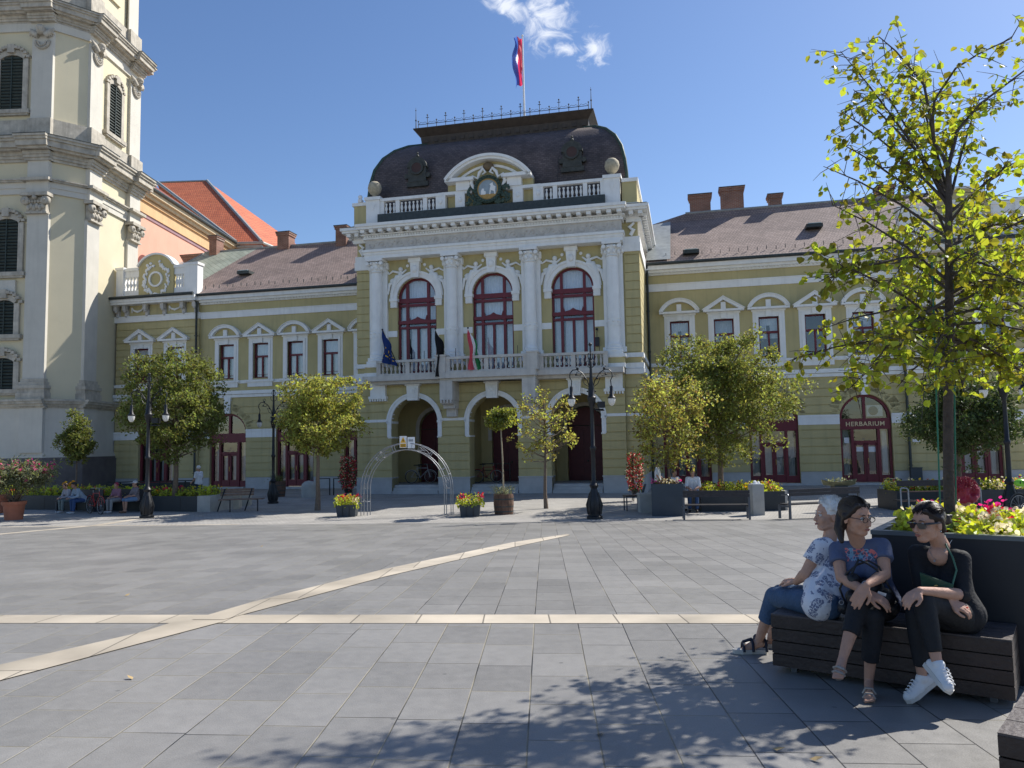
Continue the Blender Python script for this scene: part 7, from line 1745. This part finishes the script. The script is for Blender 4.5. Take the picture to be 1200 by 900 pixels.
    remeshed(g, 'hair', M['hair_black'], root, off, .006, 1)
    strands(root, off, hc, F, S, U, M['hair_black'], 320, P(-.115, 0, .01))
    face_bits(root, off, hc, F, S, U, shades=True)
    g = MB(); g.ball(P(.0, .09, -.045), .006, n=8); g.shift(off); g.build('earring', M['galv'], root, smooth=80)
    nb = n0+fd*.115; g = MB(); g.tube([n0+V3((.0, .04, .07)), n0+fd*.1+V3((-.02, .03, .03)), nb+V3((0, 0, -.035)), n0+fd*.1+V3((.06, -.02, .03)), n0+V3((.075, -.0, .08))], .0014, 4); g.ball(nb+V3((0, -.004, -.04)), .007, n=8); g.shift(off); g.build('necklace', M['galv'], root, smooth=60)
    for tip in (at(1133.5, 712, 4.6),): g = MB(); g.ball(tip, .006, (1.3, .7, .7), 8); g.shift(off); g.build('red_nail', M['fl_red'], root, smooth=60)
woman_black()
q = at(1100, 684, 4.78); bg_ = empty('handbag', q, 0, 'small dark green handbag on a thin strap in front of the woman in black', 'handbag', 'bags of the seated women')
grn = mat('green_leather', (.022, .075, .05), .45, .15, 8, .2, 40); g = MB(); a, b, c, d = at(1078, 672, 4.76), at(1116, 686, 4.68), at(1114, 700, 4.7), at(1080, 692, 4.78); bk = V3((.03, .05, .0))
g.add([a, b, c, d, a+bk, b+bk, c+bk, d+bk], [(0, 1, 2, 3), (7, 6, 5, 4), (0, 4, 5, 1), (1, 5, 6, 2), (2, 6, 7, 3), (3, 7, 4, 0)]); g.shift(q); o = g.build('bag_body', grn, bg_); bv = o.modifiers.new('bevel', 'BEVEL'); bv.width = .008; bv.segments = 3
g = MB(); f = a.lerp(d, .45)+V3((0, -.006, 0)); e = b.lerp(c, .45)+V3((0, -.006, 0)); g.add([a+V3((-.005, -.008, .004)), b+V3((.005, -.008, .004)), e, f, a+bk, b+bk], [(0, 1, 2, 3), (0, 4, 5, 1)]); g.shift(q); g.build('flap', grn, bg_)
g = MB(); g.ball(a.lerp(c, .5)+V3((0, -.012, 0)), .009, (1.4, .5, .7), 8); g.shift(q); g.build('clasp', bpy.data.materials['brass'], bg_, smooth=60)
g = MB(); g.tube([at(1116, 686, 4.7), at(1121, 668, 4.72), at(1116, 652, 4.74), at(1109, 640, 4.8), at(1107, 628, 4.93)], .006, 6); g.shift(q); g.build('strap', mat('green_strap', (.05, .13, .085), .5, .1), bg_, smooth=60)

# ---- white-haired woman facing away to the left
def woman_white():
    pel = onz(963, 705, .50); off = pel-V3((0, 0, .095)); root = empty('person', off, 0, 'white-haired woman in a white floral t-shirt and blue capri jeans seated at the left end', 'person', 'three women on the block bench')
    sl, sr = at(961, 641, 5.47), at(979, 634, 5.8); chest = at(970, 660, 5.62); neck = at(972, 632, 5.62); hc = at(971, 604, 5.62)
    F, S, U = frame((-.97, -.02, .02)); el, er = at(944, 672, 5.48), at(950, 670, 5.9); wl, wr_ = at(933, 682, 5.62), at(935, 680, 5.9)
    g = MB(); head_parts(g, hc, F, S, U, neck, .97, 1.12); torso(g, pel, chest, sl, sr, -.02, 1.0); arm(g, sl, el, wl, 1.08); arm(g, sr, er, wr_, 1.05)
    hand_parts(g, wl, at(921, 681, 5.7)-wl, V3((-.1, -.2, 1)), .95, .3, -1); hand_parts(g, wr_, at(922, 678, 5.85)-wr_, V3((-.1, .2, 1)), .95, .3, 1)
    k1, a1 = at(908, 699, 5.84), at(889, 751, 5.96); k2, a2 = at(915, 696, 6.02), at(903, 752, 6.12); S2 = V3((0, -1, 0))
    leg(g, pel+S2*.08, k1, a1, 1.0); leg(g, pel-S2*.08, k2, a2, 1.0); foot(g, a1, at(868, 762, 5.97), V3((0, 0, 1))); foot(g, a2, at(886, 764, 6.14), V3((0, 0, 1)))
    remeshed(g, 'body', M['skin_a'], root, off, .0055, 2)
    g = MB(); torso(g, pel+V3((.0, -.01, .0)), chest, sl, sr, .016, 1.0, 1.1, V3((-1, 0, 0)), belly=.9); g.ball(pel+V3((.045, .0, .03)), .128, (1, 1.1, 1), 14)
    for a, b in ((sl, el), (sr, er)): g.ball(a, .064, n=12); g.caps(a, .064, a.lerp(b, .55), .072, 14, flat=True)
    m_ = mat('white_floral_tshirt', (.72, .72, .76), .85, .05, 5, .35, 30); t = m_.node_tree; bs = t.nodes['Principled BSDF']; tcn = t.nodes.new('ShaderNodeTexCoord')
    vo = t.nodes.new('ShaderNodeTexVoronoi'); vo.inputs['Scale'].default_value = 14; nz = t.nodes.new('ShaderNodeTexNoise'); nz.inputs['Scale'].default_value = 30; t.links.new(tcn.outputs['Object'], nz.inputs['Vector'])
    ad = t.nodes.new('ShaderNodeMixRGB'); ad.inputs[0].default_value = .045; t.links.new(tcn.outputs['Object'], ad.inputs[1]); t.links.new(nz.outputs['Color'], ad.inputs[2]); t.links.new(ad.outputs[0], vo.inputs['Vector'])
    lt = t.nodes.new('ShaderNodeMath'); lt.operation = 'LESS_THAN'; lt.inputs[1].default_value = .46; t.links.new(vo.outputs['Distance'], lt.inputs[0]); v2 = t.nodes.new('ShaderNodeTexVoronoi'); v2.feature = 'DISTANCE_TO_EDGE'; v2.inputs['Scale'].default_value = 48; t.links.new(ad.outputs[0], v2.inputs['Vector'])
    gt = t.nodes.new('ShaderNodeMath'); gt.operation = 'GREATER_THAN'; gt.inputs[1].default_value = .06; t.links.new(v2.outputs['Distance'], gt.inputs[0]); ml = t.nodes.new('ShaderNodeMath'); ml.operation = 'MULTIPLY'; t.links.new(lt.outputs[0], ml.inputs[0]); t.links.new(gt.outputs[0], ml.inputs[1])
    mm = t.nodes.new('ShaderNodeMixRGB'); mm.inputs[2].default_value = (.17, .19, .28, 1); src = bs.inputs['Base Color'].links[0].from_socket; t.links.new(src, mm.inputs[1]); t.links.new(ml.outputs[0], mm.inputs[0]); t.links.new(mm.outputs[0], bs.inputs['Base Color'])
    remeshed(g, 't_shirt', m_, root, off, .010, 3)
    den = mat('blue_denim', (.05, .095, .17), .85, .25, 9, .5, 60); g = MB()
    for s, k_, a_ in ((1, k1, a1), (-1, k2, a2)): h = pel+S2*.08*s-V3((0, 0, .01)); g.caps(h, .105, k_, .075, 14); g.caps(k_, .075, k_.lerp(a_, .55), .062, 14, flat=True)
    g.ball(pel, .13, (1.1, 1.2, .8)); remeshed(g, 'capri_jeans', den, root, off, .010, 3)
    g = MB(); P = lambda a, b, d: hc+F*a+S*b+U*d
    for k in range(150):
        a = R.uniform(0, 2*pi); e = R.uniform(-.35, 1.5); d = V3((cos(e)*cos(a), cos(e)*sin(a), sin(e)))
        if d.x > .35 and d.z < .72: continue
        if d.x > -.12 and d.z < .15: continue
        g.ball(P(-.018+d.x*.094, d.y*.086, .035+d.z*.09), R.uniform(.016, .024), n=7)
    g.ball(P(-.022, 0, .04), .094, (1, .93, .97), 14); remeshed(g, 'hair', M['hair_white'], root, off, .006, 1)
    strands(root, off, hc, F, S, U, M['hair_white'], 700, None, curl=1)
    face_bits(root, off, hc, F, S, U, k=.97, brow='hair_white')
    for a, to in ((a1, at(868, 762, 5.97)), (a2, at(886, 764, 6.14))):
        g = MB(); d = (to-a); d.z = 0; dn = d.normalized(); h = a-dn*.05; h.z = .018; s = dn.cross(V3((0, 0, 1))); v = []
        pts = [(-.02, .0), (0, .034), (.09, .034), (.18, .046), (.24, .03), (.25, 0), (.24, -.03), (.18, -.046), (.09, -.034), (0, -.034)]
        for z in (-.017, .014): v += [h+dn*x+s*y+V3((0, 0, z)) for x, y in pts]
        g.add(v, [tuple(range(10)), tuple(range(19, 9, -1))]+[(i, (i+1) % 10, 10+(i+1) % 10, 10+i) for i in range(10)]); g.shift(off); so_ = g.build('sandal_sole', mat('pale_sole', (.50, .48, .44), .8, .1), root)
        g = MB()
        for x, z, w_ in ((.0, .08, .045), (.1, .085, .042), (.17, .065, .045)): g.tube([h+dn*x+s*w_+V3((0, 0, 0)), h+dn*x+s*w_*.7+V3((0, 0, z*.7)), h+dn*x+V3((0, 0, z)), h+dn*x-s*w_*.7+V3((0, 0, z*.7)), h+dn*x-s*w_], .011, 7)
        g.tube([h+dn*.1+V3((0, 0, .09)), h+dn*.17+V3((0, 0, .068))], .012, 6); g.tube([h-dn*.02+V3((0, 0, .07)), h+dn*.03+s*.04+V3((0, 0, .085)), h+dn*.07+V3((0, 0, .1))], .009, 6); g.shift(off); g.build('sandal_straps', mat('navy_straps', (.015, .018, .035), .6, .1), so_, smooth=60)
woman_white()
# ---- head of the red-haired person behind the planter
def seated_simple(name_label, p, fd, top_m, pants_m, hair_m, skin_m='skin_b', group=None, k=1.0, lean=.05, cap=None, sleeves=.45, shorts=False, vox=.014, seat=.45, shoes='dark', extra=None):
    """seated figure: p = ground point under the hips, fd = facing"""
    root = empty('person', p, 0, name_label, 'person', group); F = V3(fd).normalized(); S = V3((0, 0, 1)).cross(F); U = V3((0, 0, 1)); Q = lambda a, b, z: F*(a*k)+S*(b*k)+U*(z*k)
    pel = Q(0, 0, seat+.09); chest = Q(lean, 0, seat+.38); sl, sr = Q(lean*1.3, .17, seat+.5), Q(lean*1.3, -.17, seat+.5); neck = Q(lean*1.4, 0, seat+.54); hc = Q(lean*1.7+.02, 0, seat+.7)
    el, er = Q(lean+.12, .2, seat+.24), Q(lean+.12, -.2, seat+.24); wl, wr_ = Q(lean+.33, .08, seat+.2), Q(lean+.33, -.08, seat+.2)
    g = MB(); head_parts(g, hc, F, S, U, neck, k); torso(g, pel, chest, sl, sr, 0, k); arm(g, sl, el, wl, k); arm(g, sr, er, wr_, k)
    hand_parts(g, wl, F*.8-S*.3-U*.2, U, k, .4, -1); hand_parts(g, wr_, F*.8+S*.3-U*.2, U, k, .4, 1)
    kl, kr = Q(.45, .11, seat+.06), Q(.45, -.11, seat+.06); al, ar = Q(.47, .11, .09), Q(.42, -.11, .09); leg(g, pel+S*.09, kl, al, k); leg(g, pel-S*.09, kr, ar, k); foot(g, al, al+F*.17-U*.05, U, k); foot(g, ar, ar+F*.17-U*.05, U, k)
    remeshed(g, 'body', M[skin_m], root, V3((0, 0, 0)), vox*.8, 1)
    g = MB(); torso(g, pel, chest, sl, sr, .02, k)
    for a, b in ((sl, el), (sr, er)): g.ball(a, .06*k, n=10); g.caps(a, .06*k, a.lerp(b, sleeves*2 if sleeves < .5 else 1), .056*k, 10)
    if sleeves > .6:
        for a, b in ((el, wl), (er, wr_)): g.caps(a, .05*k, b, .036*k, 10)
    remeshed(g, 'shirt', top_m, root, V3((0, 0, 0)), vox, 2)
    g = MB()
    for s, k_, a_ in ((1, kl, al), (-1, kr, ar)):
        g.caps(pel+S*.09*s, .105*k, k_, .075*k, 12)
        if not shorts: g.caps(k_, .073*k, k_.lerp(a_, .9), .055*k, 12)
    remeshed(g, 'shorts' if shorts else 'trousers', pants_m, root, V3((0, 0, 0)), vox, 2)
    for a in (al, ar): g = MB(); g.caps(a-U*.04, .045*k, a+F*.17-U*.05, .04*k, 10); g.build('shoe', M['shoe_'+shoes], root, smooth=60)
    g = MB(); rot = Matrix((F, S, U)).transposed(); g.ball(hc-F*.022*k+U*.04*k, .1*k, (1.02, .95, .97), 12, rot)
    if extra == 'bushy':
        for i in range(60): a = R.uniform(0, 6.28); e = R.uniform(-.6, 1.5); g.ball(hc-F*.03+U*.03+V3((cos(e)*cos(a), cos(e)*sin(a), sin(e)))*.115, R.uniform(.02, .035), n=7)
    if cap: g = MB(); g.ball(hc-F*.01+U*.055, .1*k, (1.05, .95, .75), 12, rot); g.prismz([(-.05, -.06), (.06, -.05), (.075, 0), (.06, .05), (-.05, .06)], 0, .012)
    if cap:
        vv = g.v; n_ = 10
        for i in range(len(vv)-n_, len(vv)): a, b, c = vv[i]; vv[i] = tuple(hc+F*(a+.13)+S*b+U*(.045+c))
        g.build('cap', cap, root, smooth=50)
        g = MB(); g.ball(hc-F*.03*k+U*.01*k, .092*k, (.95, .95, .9), 12, rot)
    if extra == 'bushy':
        remeshed(g, 'hair', M[hair_m], root, V3((0, 0, 0)), .012, 5); strands(root, V3((0, 0, 0)), hc, F, S, U, M[hair_m], 1300, None, 1.32, 1, .0022)
    else: g.build('hair', M[hair_m], root, smooth=60)
    return root
for n_, c in (('dark', (.03, .025, .02)), ('white', (.6, .6, .6)), ('brown', (.18, .1, .06))): M['shoe_'+n_] = mat('shoe_'+n_, c, .6, .1)
def cl(name, c, **k): return mat(name, c, .85, .12, 6, .3, 30, **k)
seated_simple('person with bushy wine-red hair seated with their back to us behind the planter', loc(across(1131, 592, 2.12), 2.12, 0), E2, cl('black_cardigan', (.02, .02, .025)), cl('grey_trousers', (.06, .06, .07)), 'hair_red', extra='bushy', k=.95, lean=-.04, vox=.012, seat=.43)
# couples on the left planter bench (the bench itself is a low dark seat)
for (pxa, pxb, lab) in ((66, 112, 'dark bench seat under the grey-clothed old couple'), (122, 168, 'dark bench seat under the red-haired woman and the man in the striped shirt')):
    a, L, rz = hline(pxa, pxb, 599, 600); root = empty('bench', a, rz, lab, 'bench', 'benches along the left planter')
    MB().box(0, L, -.1, .35, .4, .45).build('seat', M['slat'], root); MB().box(0, L, .33, .37, .6, .9).build('backrest', M['slat'], root)
    for x in (.05, L-.1): MB().box(x, x+.05, -.08, .3, 0, .4).build('leg', M['steel'], root)
GL = 'people on the left planter benches'
stripe = cl('striped_polo', (.10, .08, .09)); t = stripe.node_tree; wv = t.nodes.new('ShaderNodeTexWave'); wv.bands_direction = 'Z'; wv.inputs['Scale'].default_value = 7; tcn = t.nodes.new('ShaderNodeTexCoord'); t.links.new(tcn.outputs['Object'], wv.inputs['Vector'])
cr = t.nodes.new('ShaderNodeValToRGB'); cr.color_ramp.interpolation = 'CONSTANT'; cr.color_ramp.elements[0].color = (.05, .035, .045, 1); cr.color_ramp.elements[1].color = (.42, .38, .4, 1); cr.color_ramp.elements[1].position = .62; t.links.new(wv.outputs['Fac'], cr.inputs[0]); t.links.new(cr.outputs[0], t.nodes['Principled BSDF'].inputs['Base Color'])
seated_simple('old person in a grey blouse and grey-green trousers bending forward on the left bench', G(83, 600), (-.45, -.9, 0), cl('grey_blouse', (.38, .38, .42)), cl('grey_green_trousers', (.20, .25, .25)), 'hair_brown', group=GL, lean=.16, sleeves=1, shoes='white', k=.95)
seated_simple('old man in a dark cap, light blue shirt and blue jeans on the left bench', G(98, 601), (-.55, -.85, 0), cl('light_blue_shirt', (.33, .42, .52)), cl('blue_trousers', (.05, .10, .24)), 'hair_brown', group=GL, lean=.24, cap=cl('dark_cap', (.05, .05, .04)), sleeves=1, shoes='white')
seated_simple('woman with bright red hair in a patterned blouse and grey trousers on the left bench', G(138, 600), (-.35, -.95, 0), cl('pink_grey_blouse', (.30, .15, .20)), cl('pale_grey_trousers', (.34, .34, .34)), 'hair_red', group=GL, shoes='white', k=.95)
seated_simple('man in a white cap, striped polo and denim shorts on the left bench', G(159, 600), (-.6, -.8, 0), stripe, cl('denim_shorts', (.16, .26, .42)), 'hair_brown', group=GL, lean=.02, cap=cl('white_cap', (.6, .6, .6)), shorts=True, shoes='brown')
# right side: man in white tee seated on the planter edge, two more behind the square box
seated_simple('man in sunglasses, white t-shirt and blue jeans seated left of the large tree', G(816, 600)+V3((0, .35, 0)), (-.25, -.97, 0), cl('white_tshirt', (.72, .72, .74)), cl('jeans_blue', (.045, .09, .19)), 'hair_black', group='people by the square planter box', shoes='dark', k=1.12, seat=.52)
seated_simple('person in a white shirt seated behind the square planter box', G(797, 600)+V3((0, 1.0, 0)), (.3, -.95, 0), cl('white_shirt', (.70, .70, .72)), cl('grey_shorts', (.1, .1, .12)), 'hair_brown', group='people by the square planter box', k=1.0, seat=.62)
def standing_simple(label, p, fd, top_m, pants_m, hair_m, k=1.0, cat='person', group=None, skin_m='skin_b', bag=None):
    root = empty('person', p, 0, label, cat, group); F = V3(fd).normalized(); S = V3((0, 0, 1)).cross(F); U = V3((0, 0, 1)); Q = lambda a, b, z: F*(a*k)+S*(b*k)+U*(z*k)
    pel = Q(0, 0, .93); chest = Q(0, 0, 1.24); sl, sr = Q(0, .18, 1.4), Q(0, -.18, 1.4); neck = Q(0, 0, 1.45); hc = Q(.03, 0, 1.6)
    el, er = Q(.02, .24, 1.12), Q(.02, -.24, 1.12); wl, wr_ = Q(.2, .2, .98), Q(.15, -.22, .92)
    g = MB(); head_parts(g, hc, F, S, U, neck, k); torso(g, pel, chest, sl, sr, 0, k); arm(g, sl, el, wl, k); arm(g, sr, er, wr_, k); hand_parts(g, wl, F*.7-U*.6, S, k, .4, 1); hand_parts(g, wr_, F*.5-U*.8, -S, k, .4, -1)
    kl, kr = Q(.05, .1, .5), Q(-.02, -.1, .5); al, ar = Q(.08, .1, .09), Q(-.1, -.1, .09); leg(g, Q(0, .09, .9), kl, al, k); leg(g, Q(0, -.09, .9), kr, ar, k); foot(g, al, al+F*.17-U*.05, U, k); foot(g, ar, ar+F*.17-U*.05, U, k)
    remeshed(g, 'body', M[skin_m], root, V3((0, 0, 0)), .012, 1)
    g = MB(); torso(g, pel, chest, sl, sr, .02, k)
    for a, b in ((sl, el), (sr, er)): g.ball(a, .062*k, n=10); g.caps(a, .062*k, a.lerp(b, .7), .062*k, 10)
    remeshed(g, 'shirt', top_m, root, V3((0, 0, 0)), .014, 2)
    g = MB()
    for a, b, c in ((Q(0, .09, .9), kl, al), (Q(0, -.09, .9), kr, ar)): g.caps(a, .105*k, b, .075*k, 12); g.caps(b, .073*k, b.lerp(c, .92), .058*k, 12)
    remeshed(g, 'trousers', pants_m, root, V3((0, 0, 0)), .014, 2)
    for a in (al, ar): g = MB(); g.caps(a-U*.04, .045*k, a+F*.17-U*.05, .04*k, 10); g.build('shoe', M['shoe_dark'], root, smooth=60)
    g = MB(); g.ball(hc-F*.022*k+U*.035*k, .1*k, (1.02, .95, .97), 12, Matrix((F, S, U)).transposed()); g.build('hair', M[hair_m], root, smooth=60); return root
standing_simple('balding man in a white t-shirt and jeans walking behind the left planter', G(222, 592)+V3((0, 1.0, 0)), (-.85, .3, 0), cl('white_tee_walker', (.68, .70, .74)), cl('navy_trousers', (.03, .04, .08)), 'hair_white', 1.02)
standing_simple('woman in a white top and jeans standing under the rusty tree by the wall', G(780, 592)+V3((0, 1.5, 0)), (.8, -.3, 0), cl('white_top', (.66, .68, .72)), cl('grey_jeans', (.10, .13, .2)), 'hair_brown', .97)

# ------------------------------------------------------------ split meshes that hold several separate pieces
def explode(o, pad=.03):
    me = o.data; n = len(me.vertices); par = list(range(n))
    def fd_(a):
        while par[a] != a: par[a] = par[par[a]]; a = par[a]
        return a
    for e in me.edges: a, b = fd_(e.vertices[0]), fd_(e.vertices[1]); par[a] = b
    comp = {}
    for v in me.vertices: comp.setdefault(fd_(v.index), []).append(v.index)
    bb = []
    for c, vs in comp.items():
        P = np.array([me.vertices[i].co for i in vs]); bb.append([P.min(0)-pad, P.max(0)+pad, set(vs)])
    ch_ = True
    while ch_:
        ch_ = False; out_ = []
        for b in bb:
            for q in out_:
                if (b[0] <= q[1]).all() and (q[0] <= b[1]).all():
                    q[0] = np.minimum(q[0], b[0]); q[1] = np.maximum(q[1], b[1]); q[2] |= b[2]; ch_ = True; break
            else: out_.append(b)
        bb = out_
    if len(bb) < 2 or len(bb) > 30: return
    F_ = [list(p.vertices) for p in me.polygons]; sm = [p.use_smooth for p in me.polygons]
    for i, b in enumerate(bb):
        idx = sorted(b[2]); mp = {v: j for j, v in enumerate(idx)}; sel = [j for j, f in enumerate(F_) if f[0] in mp]
        m2 = bpy.data.meshes.new(o.name.split('.')[0]); m2.from_pydata([me.vertices[v].co[:] for v in idx], [], [[mp[v] for v in F_[j]] for j in sel])
        for q in me.materials: m2.materials.append(q)
        m2.polygons.foreach_set('use_smooth', [sm[j] for j in sel])
        if any(sm): m2.set_sharp_from_angle(angle=radians(50))
        if i == 0: o.data = m2
        else:
            c = bpy.data.objects.new(o.name.split('.')[0], m2); COL.objects.link(c); c.parent = o.parent; c.location = o.location; c.rotation_euler = o.rotation_euler
SPLIT = {'pilaster', 'plinth', 'parapet_pedestal', 'parapet', 'base_pilaster', 'pilaster_base', 'impost', 'corner_band', 'impost_band', 'top_pilaster', 'base_cornice_break', 'balcony', 'balcony_pier', 'balcony_spike', 'corner_ornament', 'attic_wall', 'voussoirs', 'wall_plaque', 'snow_guard', 'curtain', 'spokes', 'notice', 'foot', 'sandals', 'porch_wall', 'lattice', 'garland', 'roof_cresting', 'hip_ridge', 'frieze_ornament', 'roof_edge_sheet', 'wing_trim'}
for o in [q for q in bpy.data.objects if q.type == 'MESH']:
    nm = o.name.split('.')[0]
    if nm in SPLIT and nm not in ('spokes', 'lattice', 'curtain'): explode(o)
